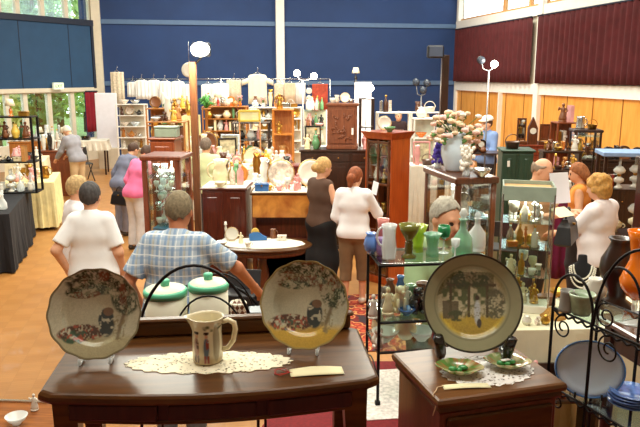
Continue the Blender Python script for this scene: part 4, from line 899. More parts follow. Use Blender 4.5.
MB().lathe([(0, 0), (.03, 0), (.034, .01), (.032, .09), (.036, .13), (.031, .135), (.028, .10), (0, .09)], 24).build('jar_body', lattice(), t)
x = xat(254, 2.7, 1.6); t = thing('metal_box', 'pale grey metal box at the end of the wire rack', 'box', (x-.0, 2.79, ZR), .1)
MB().box((0, 0, .055), (.055, .08, .11), .004).build('box_body', M('pale_grey_metal', (150, 158, 166), .3, .4), t); MB().box((0, 0, .113), (.06, .085, .008), .002).build('lid', M('pale_grey_metal'), t)
# low table with cut glass bowl in front of the stage
t = thing('low_table', 'brown wooden table top beyond the stage with a cut glass bowl', 'table', (-2.12, 3.42, 0), R(-4))
MB().box((0, 0, .745), (1.45, .66, .03), .006).build('tabletop', wood('warm_table', (120, 66, 30), (164, 98, 48), .2, 4, 'X', .5), t); MB().box((0, 0, .68), (1.35, .56, .1)).build('apron', darkw, t)
for sx in (-1, 1):
    for sy in (-1, 1): MB().box((sx*.64, sy*.25, .32), (.05, .05, .63)).build('leg', darkw, t)
MB().box((0, .315, .765), (1.45, .02, .012)).build('metal_edge', silver, t)
q = onz(17, 424, .762); item('bowl', 'clear glass', q, '', .55, label='small cut glass bowl on the brown table beyond the stage')
q = onz(40, 410, .762); item('figurine', 'white', (q.x-.03, q.y, .762), '', .4, label='white china figurine beside the desk leg on the brown table')
q = onz(-6, 405, .762)
# ------------------------------------------------------------------ iron and glass stand in front of the leaning man
pa = onz(379, 405, 1.0); YS = pa.y; ZS = at(380, 265, YS).z
wS, dS, rzS = .56, .30, R(7)
cS = loc2w(Vector((at(380, 265, YS).x, YS, 1.0)), rzS, wS/2, dS/2)
st = thing('glass_shelf_stand', 'black iron stand with glass shelves of coloured glass on the stage edge', 'shelf', tuple(cS), rzS)
for sx in (-1, 1):
    for sy in (-1, 1):
        MB().box((sx*wS/2, sy*dS/2, (ZS-1)/2), (.014, .014, ZS-1), .002).box((sx*wS/2, sy*dS/2, .012), (.026, .026, .024), .004).build('post', iron, st)
LV = [ZS-1, at(383, 322, YS).z-1, at(383, 352, YS).z-1]
for z in LV:
    mb = MB()
    for sy in (-1, 1): mb.box((0, sy*dS/2, z-.006), (wS, .012, .012), .002)
    for sx in (-1, 1): mb.box((sx*wS/2, 0, z-.006), (.012, dS, .012), .002)
    mb.build('shelf_frame', iron, st); MB().box((0, 0, z+.003), (wS-.002, dS-.002, .006), .001).build('glass_shelf', m_shelfglass, st)
mb = MB()
for sx in (-1,): mb.tube([(sx*wS/2, p[0], p[2]) for p in arc((0, .1), dS/2-.01, .09, 0, 180, 16)], .004, 6)
mb.build('scroll', iron, st)
# white lace cloth the stand is on
t = thing('lace_cloth', 'white lace cloth spread on the stage under the iron glass stand', 'cloth', (cS.x+.02, cS.y-.02, 1.0), rzS)
MB().box((0, 0, .002), (wS+.2, dS+.26, .004), .001).build('cloth', M('lace_white_cloth', (226, 218, 212), .95, var=.25, scale=50), t)
SW = lambda x, y, k=0: loc2w(Vector((cS.x, cS.y, 1.0)), rzS, x, y, 1.0+LV[k]+.0062)
def sx_at(px, k=0):    # stand-local x for a picture column, mid depth
    z = 1+LV[k]; return (xat(px, cS.y, z)-cS.x)/math.cos(rzS)
def on_stand(name, label, cat, px, y, k, parts, sc=1.0):
    q = SW(sx_at(px, k)+y*.12, y, k); t = thing(name, label, cat, tuple(q), 0)
    for n, mb, m in parts: mb.build(n, m, t)
    t.scale = (sc,)*3; return t
sapph = M('sky_blue_glass', (98, 140, 214), .12, coat=.6, var=.05); olive = glass('olive_glass', (150, 150, 70), .45); lime = glass('lime_glass', (206, 226, 90), .4); emer = glass('emerald_glass', (30, 150, 90), .55); aqua = glass('pale_green_glass', (180, 224, 200), .35); pinkg = glass('pink_glass', (240, 170, 160), .5); clear = COL['clear glass']
on_stand('round_vase', 'small sky blue round glass vase on the top glass shelf', 'vase', 371, .05, 0, [('vase_body', L([(0, 0), (.02, 0), (.034, .025), (.038, .055), (.03, .085), (.022, .1), (.028, .11), (.022, .108), (0, .09)], 24), sapph)], 1.0)
on_stand('glass_jug', 'ribbed clear glass jug with a curled handle on the top glass shelf', 'jug', 387, -.06, 0, [('jug_body', L([(0, 0), (.036, 0), (.032, .01), (.038, .06), (.032, .12), (.034, .16), (.04, .185), (.036, .184), (.028, .12), (.03, .02), (0, .015)], 24, wav=lambda a, z: .05*math.cos(a*10)), clear), ('handle', MB().tube(arc((-.034, .12), .03, .05, 75, 290, 12), .006, 6), clear)], .95)
on_stand('glass_tumbler', 'salmon pink glass beaker standing behind the clear jug', 'glass', 384, .10, 0, [('tumbler_body', L([(0, 0), (.02, 0), (.03, .15), (.034, .18), (.03, .178), (.0, .03)], 20), pinkg)], .95)
on_stand('lilac_vase', 'lilac glass vase beside the blue vase', 'vase', 380, .02, 0, [('vase_body', L([(0, 0), (.02, 0), (.024, .05), (.02, .08), (.03, .1), (.026, .099), (0, .05)], 18), glass('lilac_glass', (200, 170, 220), .45))], .9)
on_stand('glass_compote', 'olive green footed glass vase with ringed stem and wide mouth', 'vase', 407, -.05, 0, [('compote_bowl', L([(.016, .085), (.022, .1), (.045, .14), (.055, .175), (.05, .174), (.036, .14), (0, .1)], 24), olive), ('ringed_stem', L([(0, 0), (.038, 0), (.04, .008), (.02, .02)]+[(.018+.004*(i % 2), .025+i*.0075) for i in range(9)]+[(0, .092)], 20), M('olive_dark_glass', (96, 92, 34), .15, coat=.6))], .98)
on_stand('glass_vase', 'yellow lime frilled glass vase on the top glass shelf', 'vase', 419, .06, 0, [('vase_body', L([(0, 0), (.032, 0), (.03, .04), (.036, .1), (.05, .15), (.046, .149), (.03, .1), (0, .03)], 28, wav=lambda a, z: .12*math.cos(a*7)*max(0, z-.08)/.07), lime)], .95)
on_stand('glass_vase', 'pale green pressed glass vase with flared frilled rim', 'vase', 431, -.04, 0, [('vase_body', L([(0, 0), (.034, 0), (.034, .02), (.028, .05), (.034, .1), (.048, .125), (.044, .124), (.028, .09), (0, .02)], 28, wav=lambda a, z: .08*math.cos(a*8)*max(0, z-.05)/.07), aqua)], .95)
on_stand('wine_glass', 'emerald green wine glass with a clear stem', 'glass', 444, .01, 0, [('goblet_bowl', L([(.005, .075), (.03, .095), (.036, .125), (.031, .155), (.028, .154), (.03, .12), (0, .085)], 20), emer), ('stem', L([(0, 0), (.03, 0), (.028, .004), (.005, .012), (.004, .076), (0, .077)], 16), clear)], .95)
on_stand('decanter', 'tall clear cut glass decanter with pointed stopper', 'decanter', 462, -.02, 0, [('decanter_body', L([(0, 0), (.05, 0), (.056, .02), (.05, .09), (.018, .14), (.015, .18), (.026, .195), (.0, .19)], 20, wav=lambda a, z: .04*math.cos(a*8)), aqua), ('stopper', L([(.01, .188), (.012, .2), (.024, .225), (.012, .25), (0, .255)], 10), clear)], .95)
on_stand('decanter', 'clear glass decanter behind the farmyard plate', 'decanter', 480, .05, 0, [('decanter_body', L([(0, 0), (.045, 0), (.05, .04), (.045, .1), (.016, .14), (.014, .175), (.022, .18), (.0, .175)], 20), clear), ('stopper', L([(.009, .173), (.011, .185), (.018, .2), (0, .22)], 10), clear)], .95)
on_stand('sherry_glass', 'small clear stemmed glass beside the tall decanter', 'glass', 452, -.09, 0, [('goblet_bowl', L([(.004, .05), (.02, .065), (.022, .1), (.02, .1), (0, .06)], 16), clear), ('stem', L([(0, 0), (.022, 0), (.004, .008), (.004, .05), (0, .051)], 14), clear)], 1.0)
# second and third shelf
for i, (px, y, k, kind, col, s, lab) in enumerate(((386, -.06, 1, 'figurine', 'cream', .44, 'cream china lady figurine at the post end of the second glass shelf'), (396, -.02, 1, 'dog_figurine', 'cream', .62, 'cream china dog figurine on the second glass shelf'), (383, .06, 1, 'dog_figurine', 'grey', .5, 'grey dog figurine at the back corner of the second glass shelf'),
        (407, .03, 1, 'figurine', 'white', .36, 'small white figurine beside the cream dog on the second glass shelf'), (413, -.05, 1, 'dog_figurine', 'black', .6, 'black dog figurine on the second glass shelf'), (424, .04, 1, 'jug', 'brown', .5, 'brown pottery jug on the second glass shelf'), (404, -.09, 1, 'bowl', 'blue', .32, 'small dark blue bowl at the front of the second glass shelf'), (436, -.04, 1, 'bowl', 'white', .5, 'white bowl behind the farmyard plate on the second glass shelf'),
        (384, -.03, 2, 'bowl', 'white', .5, 'white china bowl on the lowest glass shelf'), (405, .0, 2, 'round_vase', 'cream', .5, 'round cream vase on the lowest glass shelf'), (420, -.04, 2, 'bowl', 'clear glass', .5, 'clear glass bowl on the lowest glass shelf'), (394, .08, 2, 'tureen', 'white', .38, 'white lidded tureen at the back of the lowest glass shelf'))):
    q = SW(sx_at(px, k)+y*.12, y, k); item(kind, col, tuple(q), '', s*1.3, rz=R(20), label=lab)
for i, (px, y, k, kind, col, sc_, lab) in enumerate(((371, -.11, 1, 'figurine', 'white', .5, 'white figurine outside the post on the second glass shelf'), (446, -.1, 1, 'dog_figurine', 'white', .6, 'white dog figurine behind the farmyard plate on the glass shelf'), (391, .1, 1, 'vase', 'brown', .5, 'brown vase at the back of the second glass shelf'), (402, .1, 1, 'tall_vase', 'blue', .42, 'tall blue vase at the back of the second glass shelf'), (413, .1, 1, 'jug', 'green', .5, 'green jug at the back of the second glass shelf'),
        (374, -.1, 2, 'dog_figurine', 'white', .6, 'white dog figurine at the post end of the lowest glass shelf'), (412, .09, 2, 'bowl', 'amber glass', .6, 'amber glass bowl at the back of the lowest glass shelf'), (379, .09, 2, 'jug', 'cream', .6, 'cream jug at the back of the lowest glass shelf'))):
    q = SW(sx_at(px, k)+y*.12, y, k); item(kind, col, tuple(q), '', sc_, rz=R(20), label=lab)
# ------------------------------------------------------------------ scrolled iron stand, dark table and goblet
ZT = 1.90
e0 = onz(553, 308, ZT); e1 = onz(640, 346, ZT); eh = e1-e0; rzI = math.atan2(eh.y, eh.x)   # edge runs towards the camera
Ln = eh.length*1.35; dI = .2
ist = thing('scroll_stand', 'black wrought iron stand with scrolls and two glass shelves next to the small cabinet', 'stand', (e0.x, e0.y, 1.0), rzI)
ez = ZT-1; zlow = at(566, 402, 2.0).z-1
for x in (0, .17, Ln): 
    for y in (0, dI):
        MB().box((x, y, (ez+.02)/2), (.009, .009, ez+.02), .002).build('post', iron, ist)
for z in (ez, zlow):
    l_ = Ln if z == zlow else .18
    MB().box((l_/2, dI/2, z+.0), (l_, dI, .006), .001).build('glass_shelf', m_shelfglass, ist)
    mb = MB()
    for y in (0, dI): mb.tube([(Ln*i/60, y, z-.009+.005*math.sin(i*1.25)) for i in range(61)], .004, 6).tube([(0, y, z+.002), (Ln, y, z+.002)], .004, 6)
    for x in (0, Ln): mb.tube([(x, dI*i/30, z-.009+.005*math.sin(i*1.25)) for i in range(31)], .004, 6)
    mb.build('wavy_edge', iron, ist)
mb = MB()
for y_ in (0, dI): MB().tube([(0, y_, ez)]+[(p[0], y_, p[2]) for p in arc((.085, ez+.02), .085, .115, 180, 0, 20)]+[(.17, y_, ez)], .0045, 7).build('arch', iron, ist)
mb = MB(); mb.tube([(.175, 0, ez)]+[(.175+ (Ln-.175)*.62*(1-math.cos(u*PI/2)), 0, ez+.28*math.sin(u*PI/2)) for u in [i/16 for i in range(17)]], .0045, 7); mb.build('sweeping_arm', iron, ist)
def spiral(cx, cz, r, a0, turns, y=0, n=30): return [(cx+r*(1-.75*i/n)*math.cos(R(a0+360*turns*i/n)), y, cz+r*(1-.75*i/n)*math.sin(R(a0+360*turns*i/n))) for i in range(n+1)]
for cx, cz, r in ((.05, ez-.05, .04), (.24, ez-.055, .045), (.22, ez+.045, .04), (.05, zlow-.04, .028)): MB().tube(spiral(cx, cz, r, 90, 1.5), .003, 6).build('scroll', iron, ist)
IW = lambda x, y, low=0: loc2w(Vector((e0.x, e0.y, 1)), rzI, x, y, 1+(zlow if low else ez)+.0032)
def istuff(px, py, kind, col, s, lab, low=0, rz=0):
    q = onz(px, py, 1+(zlow if low else ez)+.0032); return item(kind, col, tuple(q), '', s*.8, rz=rz, label=lab)
istuff(566, 311, 'tankard', 'grey', .58, 'brownish grey pottery mug under the small iron arch')
q = onz(581, 314, 1+ez+.0032); t = thing('flower_pot', 'pale green and white china flower pot under the iron arch', 'pot', tuple(q), 0); MB().lathe([(0, 0), (.027, 0), (.03, .01), (.038, .055), (.043, .067), (.04, .07), (.034, .05), (0, .025)], 26).build('pot_body', M('green_white_china', (170, 190, 160), .25, coat=.4, var=.35, scale=22), t)
q = onz(594, 300, 1+ez+.0032); item('round_vase', 'white', tuple(q), '', .42, label='white china vase behind the green and white flower pot')
# blue-white platter and stack of plates on the lower shelf
q = onz(588, 398, 1+zlow+.0032); t = thing('oval_platter', 'large pale blue oval platter standing upright on the lower glass shelf', 'platter', (q.x, q.y, q.z+.002), R(-14))
mb = MB(); rx, rzz = .108, .092; mb.T = Matrix.Translation((0, 0, rzz)) @ Matrix.Rotation(R(90), 4, 'X')
mb.lathe([(0, -.006), (.6, -.006), (.75, -.002), (1, .012), (1, .017), (.74, .005), (.6, 0), (0, 0)], 48); mb.v = [(x*rx, y*1 if False else y, (z-rzz)*rzz/1+rzz) for x, y, z in mb.v]
mb.build('platter_body', M('pale_blue_china', (196, 210, 232), .18, coat=.5, var=.06), t, rot=(-R(16), 0, 0))
mb = MB(); mb.tube([(rx*.97*math.cos(2*PI*i/40), -.019, rzz+rzz*.97*math.sin(2*PI*i/40)) for i in range(40)], .003, 5, True); mb.build('blue_rim', COL['blue'], t, rot=(-R(16), 0, 0))
easel((q.x, q.y+.012, q.z), R(-14), 'black wire stand under the pale blue oval platter', iron, w=.08, h=.09, th=.003)
q = onz(630, 404, 1+zlow+.0032)
for i in range(5):
    t = thing('blue_plate', ('lowest', 'second lowest', 'middle', 'second highest', 'topmost')[i]+' blue plate in the stack beside the pale blue platter', 'plate', (q.x+.004*math.sin(i*2.1), q.y, q.z+i*.0085), .3*i, 'stack of blue plates')
    MB().lathe([(0, 0), (.04, 0), (.045, .003), (.068, .010), (.0675, .0125), (.044, .007), (0, .0045)], 32).build('plate_body', M('delft_plate', (92, 122, 190), .2, coat=.5, var=.4, scale=34), t)
q = onz(640, 398, 1+zlow+.0032)
# dark turned-leg table at the right with the goblet
t0 = onz(592, 314, 1.74); ZG = 1.74
tab = thing('dark_side_table', 'dark wooden table with square topped turned legs under the orange goblet', 'table', (t0.x+.02, t0.y, 1.0), R(-78))
# local x runs towards the camera, local y to the right of the picture
MB().stack([[(x0, y0, z) for x0, y0 in ((-i, -i), (.62+i, -i), (.62+i, .55+i), (-i, .55+i))] for z, i in ((.715, -.004), (.72, .004), (.734, .006), (.74, 0))]).build('tabletop', wood('dark_table_top', (70, 38, 20), (110, 64, 34), .2, 5, 'X', .5), tab)
MB().box((.31, .275, .665), (.56, .49, .1)).build('apron', darkw, tab)
for x in (.045, .575):
    for y in (.045, .505): MB().box((x, y, .64), (.05, .05, .15)).lathe([(0, 0), (.014, 0), (.016, .03), (.022, .06), (.012, .09), (.018, .2), (.024, .38), (.018, .48), (.026, .5), (.018, .52), (.026, .545), (.026, .568), (0, .57)], 16, c=(x, y, 0)).build('leg', darkw, tab)
q = onz(633, 321, ZG); gob = thing('orange_goblet', 'tall orange glass goblet with clear stem on the dark table', 'goblet', (q.x, q.y, ZG+.0005), 0); gs = (q-Vector((0, 0, CH))).dot(FD)/FPX
org = M('orange_glass_solid', (246, 128, 22), .08, coat=.8, var=.05); glw = glass('orange_glass', (250, 130, 30), .6)
hh = (at(633, 231, q.y).z-ZG); k = gs
MB().lathe([(k*3.5, hh*.24), (k*9, hh*.29), (k*15, hh*.38), (k*16.5, hh*.46), (k*13, hh*.56), (k*8.5, hh*.68), (k*8, hh*.76), (k*10, hh*.9), (k*13, hh), (k*12, hh), (k*8.6, hh*.88), (k*6.8, hh*.74), (k*8, hh*.64), (k*13, hh*.5), (k*12, hh*.36), (0, hh*.28)], 36).build('goblet_bowl', org, gob)
MB().lathe([(0, 0), (k*18, 0), (k*18, .003), (k*8, .008), (k*2.6, .018), (k*2, hh*.1), (k*3.2, hh*.16), (k*2.2, hh*.2), (k*3.6, hh*.245), (0, hh*.25)], 32).build('stem', clear, gob)
q = onz(615, 308, ZG); k = (q-Vector((0, 0, CH))).dot(FD)/FPX; hh = at(619, 238, q.y).z-ZG
t = thing('bronze_vase', 'dark bronze curved vase behind the orange goblet', 'vase', (q.x, q.y, ZG+.0005), 0)
MB().lathe([(0, 0), (k*18, 0), (k*18, hh*.05), (k*9, hh*.14), (k*9, hh*.22), (k*14, hh*.36), (k*18, hh*.56), (k*17, hh*.7), (k*11, hh*.86), (k*9, hh*.94), (k*12, hh), (k*10, hh), (0, hh*.9)], 30).build('vase_body', M('dark_bronze', (50, 30, 22), .3, .3, coat=.3), t)
q = onz(602, 306, ZG)
# ------------------------------------------------------------------ people
W_ = M('white_shirt', (240, 240, 242), .9, var=.04, bump=.2); hairG = M('grey_hair', (150, 140, 124), .8, var=.3, scale=40); hairDk = M('dark_grey_hair', (66, 62, 62), .8, var=.3, scale=40); hairBl = M('blonde_hair', (196, 154, 96), .7, var=.3, scale=40)
hairRd = M('auburn_hair', (140, 72, 34), .7, var=.3, scale=40); hairBr = M('brown_hair', (70, 44, 30), .7, var=.3, scale=40); hairSt = M('straw_hair', (186, 136, 66), .7, var=.3, scale=40); hairWh = M('white_hair', (222, 214, 198), .8, var=.15, scale=40)
def at_floor(px, Y): return xat(px, Y, 1.2), Y
PX = lambda px, Y: xat(px, Y, 1.3)
person('man in white short-sleeved shirt seen from behind, hand on hip, short dark grey hair', PX(92, 5.75), 5.75, 4, 1.76, W_, M('dark_shorts', (52, 56, 70), .9), hairDk, sleeve='short', lh=(-.21, -.02, .96), rh=(.23, .07, .9), wide=.84, belly=.03, yaw=-4, poleL=(-.8, -.9, -.2), vox=.0095)
person('grey blonde woman in white top beside the man in the white shirt', PX(77, 6.4), 6.4, -58, 1.72, M('white_blouse', (236, 234, 240), .9, var=.04), M('pale_trousers', (150, 146, 140), .9), M('ash_blonde', (182, 152, 106), .8, var=.3, scale=40), yaw=0, hairstyle='short', lh=(-.12, .25, 1.0), rh=(.12, .25, 1.0))
person('man in blue plaid shirt seen from behind, reaching down to the dark box', PX(176, 4.5), 4.5, -6, 1.88, cloth_plaid('plaid_cotton'), M('grey_trousers', (96, 96, 100), .9), M('brown_grey_hair', (122, 108, 84), .85, var=.35, scale=50), lean=6, nod=12, sleeve='short', lh=(-.3, .12, .98), rh=(.46, .36, 1.0), wide=1.05, belly=.03, skin=m_skin2, vox=.0095, poleR=(.9, -.3, -.1))
person('person in grey blue jacket with back turned, bending with a black handbag', PX(119, 11.2), 11.2, -35, 1.62, M('grey_blue_jacket', (112, 116, 138), .9), M('grey_blue_trousers', (138, 140, 158), .9), hairBr, lean=26, sleeve='long', lh=(-.3, .1, .86), rh=(.15, .45, .95))
person('person in pink top and white trousers leaning over beside the glass display case', PX(133, 10.2), 10.2, -38, 1.66, M('pink_top', (238, 120, 168), .9), M('white_trousers', (214, 212, 214), .9), hairBr, lean=20, nod=15, sleeve='threequarter', hairstyle='short', lh=(-.25, .15, .88), rh=(.2, .45, 1.0))
person('grey haired man in grey jacket and beige trousers bending over the far wooden table', PX(76, 14.5), 14.5, 58, 1.66, M('grey_jacket', (142, 140, 148), .9), M('beige_trousers', (190, 164, 128), .9), hairWh, lean=20, nod=20, sleeve='long', lh=(-.2, .45, .95), rh=(.1, .45, .98))
person('person in pale green shirt with back turned among the crowded stalls', PX(206, 10.4), 10.4, -8, 1.72, M('pale_green_shirt', (196, 204, 160), .9), M('dark_trousers', (52, 46, 48), .9), M('grey_brown_hair', (112, 96, 84), .85, var=.3, scale=40), sleeve='short', wide=1.1)
person('woman in brown sleeveless top and long black skirt with blonde tied hair', PX(321, 7.95), 7.95, -48, 1.70, M('brown_sleeveless', (84, 58, 44), .85), M('black_skirt', (26, 24, 26), .9), hairBl, sleeve='none', legs='skirt', hairstyle='bun', yaw=-8, nod=8, lh=(-.1, .3, 1.1), rh=(.16, .3, 1.08), wide=.92, vox=.0095, z=.0105)
wp = person('woman in white long-sleeved top and brown capri trousers with auburn ponytail', PX(354, 7.6), 7.6, -14, 1.63, M('white_cardigan', (242, 240, 244), .9, var=.03), M('khaki_capri', (124, 98, 70), .9), hairRd, sleeve='long', legs='capri', hairstyle='tail', shoes=(214, 196, 180), yaw=-14, nod=16, lh=(-.16, .2, .98), rh=(.24, .34, 1.16), wide=.98, step=(0, .12), vox=.0095, z=.0105)
person('grey haired older man in green shirt leaning behind the coloured glass shelf', PX(434, 4.45), 4.45, 206, 1.88, M('sage_shirt', (150, 176, 132), .9), M('dark_trousers'), M('silver_hair', (164, 158, 144), .85, var=.25, scale=50), lean=5, nod=6, yaw=4, hairz=-.03, sleeve='short', lh=(-.1, .36, 1.14), rh=(.16, .38, 1.12), vox=.008)
person('bald man in beige shirt reading a white sheet', PX(535, 7.1), 7.1, 226, 1.82, M('beige_shirt', (206, 178, 140), .9), M('dark_trousers'), M('thin_grey_hair', (150, 130, 110), .8), hairstyle='balding', nod=20, yaw=12, sleeve='short', lh=(-.16, .35, 1.2), rh=(.14, .36, 1.22), vox=.009)
person('woman in orange top with long reddish hair seen between two shoppers', PX(580, 7.85), 7.85, 62, 1.66, M('orange_top', (226, 142, 62), .9), M('dark_trousers'), M('russet_hair', (146, 86, 44), .7, var=.3, scale=40), hairstyle='long', sleeve='none', nod=12, yaw=15)
person('woman in white short-sleeved blouse with curly straw-coloured hair holding a leaflet', PX(600, 6.35), 6.35, 40, 1.74, M('pinkish_white_blouse', (242, 232, 234), .9, var=.03), M('black_slacks', (34, 32, 36), .9), hairSt, hairstyle='curly', sleeve='short', lh=(-.12, .40, 1.12), rh=(.1, .42, 1.1), wide=1.12, belly=.02, nod=14, vox=.009)
cap_p = person('person in blue shirt and white cap by the honey coloured wall', PX(487, 13.4), 13.4, 120, 1.86, M('denim_blue_shirt', (108, 132, 178), .9), M('dark_trousers'), hairBr, sleeve='long', vox=.011, lh=(-.15, .3, 1.1))
person('white haired person in dark jacket and white collar far behind the tall bookcase', PX(398, 17.5), 17.5, 190, 1.76, M('dark_jacket', (52, 34, 38), .9), M('dark_trousers'), hairG, sleeve='long')
# things they carry
def handbag(loc, rz, label, s=1.0):
    t = thing('handbag', label, 'handbag', loc, rz); m = M('black_leather', (26, 24, 28), .4)
    MB().stack([[(x*a, y*b, z) for x, y in ((-1, -1), (1, -1), (1, 1), (-1, 1))] for z, a, b in ((0, .15, .05), (.02, .17, .07), (.16, .15, .05), (.22, .12, .02))]).build('bag_body', m, t)
    MB().tube(arc((0, .2), .09, .1, 0, 180, 16), .009, 6).build('strap', m, t); MB().box((0, -.05, .17), (.03, .03, .02)).build('clasp', brass, t); t.scale = (s,)*3
q = at(121, 205, 10.9); handbag(q, R(-30), 'black handbag held by the person in the grey blue jacket', 1.0)
q = at(566, 243, 6.05); handbag(q, R(60), 'black shoulder bag at the side of the woman in the white blouse', 1.1)
q = at(559, 202, 6.55); t = thing('paper_sheet', 'white sheet of paper held up by the bald man', 'paper', q, R(20)); MB().box((0, 0, .14), (.22, .002, .3), rot=Matrix.Rotation(R(-14), 3, 'X')).build('sheet', M('sheet_white', (238, 238, 246), .9, var=.02), t)
q = at(562, 212, 5.9); t = thing('leaflet', 'cream leaflet in the hands of the curly haired woman', 'paper', q, R(30)); MB().box((0, 0, 0), (.2, .14, .002), rot=Matrix.Rotation(R(25), 3, 'X')).build('sheet', M('leaflet_cream', (238, 226, 190), .9, var=.02), t)
q = at(375, 188, 7.35); t = thing('paper_sheet', 'white card held by the woman with the auburn ponytail', 'paper', q, R(30)); MB().box((0, 0, 0), (.07, .002, .15), rot=Matrix.Rotation(R(-20), 3, 'X') @ Matrix.Rotation(R(25), 3, 'Y')).build('sheet', M('sheet_white'), t)
MB().lathe([(.094, 0), (.098, .03), (.08, .075), (.04, .1), (0, .105)], 20, sy=1.2).sheet(lambda u, v: (math.cos(PI*u)*.09, .07+.13*v*math.sin(PI*u), .012-.02*v), 14, 4, .006).build('peaked_cap', M('cap_white', (232, 228, 222), .9), cap_p, loc=(0, .015, 1.675))
# ------------------------------------------------------------------ middle of the hall
# rug
q = onz(300, 312, 0); t = thing('persian_rug', 'red patterned rug on the parquet under the oval table', 'rug', (-.05, 7.1, 0), R(2))
m, nt, b, out = newmat('rug_pattern'); N = nt.nodes; tc = N.new('ShaderNodeTexCoord'); vo = N.new('ShaderNodeTexVoronoi'); vo.inputs['Scale'].default_value = 9; nt.links.new(tc.outputs['Object'], vo.inputs[0]); rp = N.new('ShaderNodeValToRGB'); rp.color_ramp.interpolation = 'CONSTANT'
els = rp.color_ramp.elements; els[0].color = (*lin((190, 84, 52)), 1); els[1].position = .3; els[1].color = (*lin((150, 46, 34)), 1)
for pp, cc in ((.5, (214, 150, 90)), (.62, (120, 34, 30)), (.8, (60, 44, 50))): e = els.new(pp); e.color = (*lin(cc), 1)
nt.links.new(vo.outputs['Distance'], rp.inputs[0]); nt.links.new(rp.outputs[0], b.inputs['Base Color']); b.inputs['Roughness'].default_value = .95
MB().box((0, 0, .005), (2.3, 1.75, .01)).build('rug_pile', m, t); MB().box((1.165, 0, .003), (.03, 1.73, .006)).box((-1.165, 0, .003), (.03, 1.73, .006)).build('fringe', m_ccloth, t)
# tall glazed display case next to the plaid shirt
Y = 7.1; x0, x1 = xat(149, Y, 1.5), xat(187, Y, 1.5); zt = at(160, 156, Y-.2).z
vit_h = zt; vit = vitrine(((x0+x1)/2, Y, 0), R(-6), x1-x0, .42, zt, redw, 'tall red mahogany glass display case just past the plaid shirted man', [.55, .9, 1.12, 1.29, 1.46, 1.62], base=.35, post=.055, top=.05)
for i, z in enumerate((1.12, 1.29, 1.46, 1.62)): scatter(((x0+x1)/2, Y), R(-6), x1-x0-.12, .3, z, ['goblet', 'decanter', 'bowl', 'cup'], ['clear glass', 'white', 'white', 'silver', 'cream'], ('on the fourth shelf', 'on the third shelf', 'on the second shelf', 'on the top shelf')[i]+' of the mahogany display case', 3, 40+i, hmax=.135, smin=.6, smax=1.0)
t = thing('blue_box', 'pale blue fabric box low in the mahogany display case', 'box', ((x0+x1)/2-.03, Y-.03, .9012), R(-6)); MB().box((0, 0, .08), (.2, .24, .16), .01).build('box_body', M('powder_blue_fabric', (120, 166, 206), .8), t); MB().box((0, 0, .17), (.21, .25, .02)).build('lid', M('powder_blue_fabric'), t)
# halogen lamp stands: wooden post, lamp head
def flood(px, pytop, pyhead, Y, label, on=True, w=.085, headpx=None, col=None):
    x = xat(px, Y, 1.6); z = at(px, pytop, Y).z; t = thing('lamp_post', label, 'lamp', (x, Y, 0), 0)
    pm = col or wood('lamp_post_wood', (84, 46, 24), (116, 70, 38), .5, 6, 'Z', .1)
    MB().box((0, 0, z/2+.02), (w, w, z-.04)).build('post', pm, t); MB().box((0, 0, .02), (.5, .06, .04)).box((0, 0, .02), (.06, .5, .04)).build('base', pm, t)
    hx = (xat(headpx, Y, z)-x) if headpx else .08
    h = MB(); zc = at(px, pyhead, Y).z; h.box((hx, -.10, zc), (.22, .12, .17), .02); ho = h.build('lamp_housing', M('lamp_black', (38, 40, 46), .4, .3), t)
    MB().tube([(0, 0, z-.05), (hx*.6, 0, z+.02), (hx, 0, zc-.06)], .015, 6).build('bracket', iron, t)
    gm = M('lit_lamp_glass', (255, 248, 230), .3, emit=(255, 244, 214), es=60.) if on else M('dark_lamp_glass', (74, 84, 104), .1, spec=1)
    if on: MB().ball((hx, -.18, zc), (.115, .05, .085), 16).build('lamp_glass', gm, ho)
    else: MB().box((hx, -.165, zc), (.18, .01, .13)).build('lamp_glass', gm, ho)
    return Vector((x+hx, Y-.24, zc))
LAMPS = [flood(196, 62, 50, 8.6, 'tall wooden post with a lit floodlight, standing beside the dark chest', headpx=203)]
flood(442, 55, 52, 9.6, 'tall wooden post with an unlit black floodlight near the vase of roses', on=False, headpx=434, col=darkw, w=.1)
# fork of small lit lamps on a thin stand
def small_lamp(px, pytop, Y, heads, label, onl=True, r=.06):
    x = xat(px, Y, 2.); z = at(px, pytop, Y).z; t = thing('lamp_stand', label, 'lamp', (x, Y, 0), 0); MB().tube([(0, 0, .03), (0, 0, z)], .014, 8).build('pole', M('lamp_pole_grey', (120, 120, 124), .5, .3), t)
    MB().lathe([(0, 0), (.16, 0), (.15, .02), (.02, .04), (0, .04)], 20).build('base', iron, t)
    for (hpx, hpy, on) in heads:
        q = at(hpx, hpy, Y); d = Vector((q.x-x, 0, q.z)); MB().tube([(0, 0, z-.02), (d.x*.7, 0, z+.02), (d.x, 0, d.z)], .009, 6).build('arm', M('lamp_pole_grey'), t)
        h = MB().lathe([(.03, -.09), (r, -.02), (r*1.05, .03)], 16).build('lamp_shade', M('lamp_black'), t, loc=(d.x, 0, d.z), rot=(R(100), 0, 0))
        MB().ball((0, 0, .03), (r*.95, r*.95, .035), 12).build('bulb', M('lit_lamp_glass') if on else M('dim_lamp_glass', (60, 68, 84), .3), h)
        if on: LAMPS.append(Vector((q.x, Y-.1, q.z)))
small_lamp(303, 80, 15, [(297, 73, True), (314, 76, True)], 'thin stand with two lit lamps in front of the blue wall pillar', r=.075)
small_lamp(487, 70, 12.5, [(494, 64, True), (481, 60, False)], 'thin stand with a lit lamp against the maroon curtain', r=.07)
small_lamp(421, 95, 14, [(416, 82, False), (427, 83, False), (423, 90, False)], 'thin stand with dark lamps in front of the blue wall near the pillar corner', r=.07)
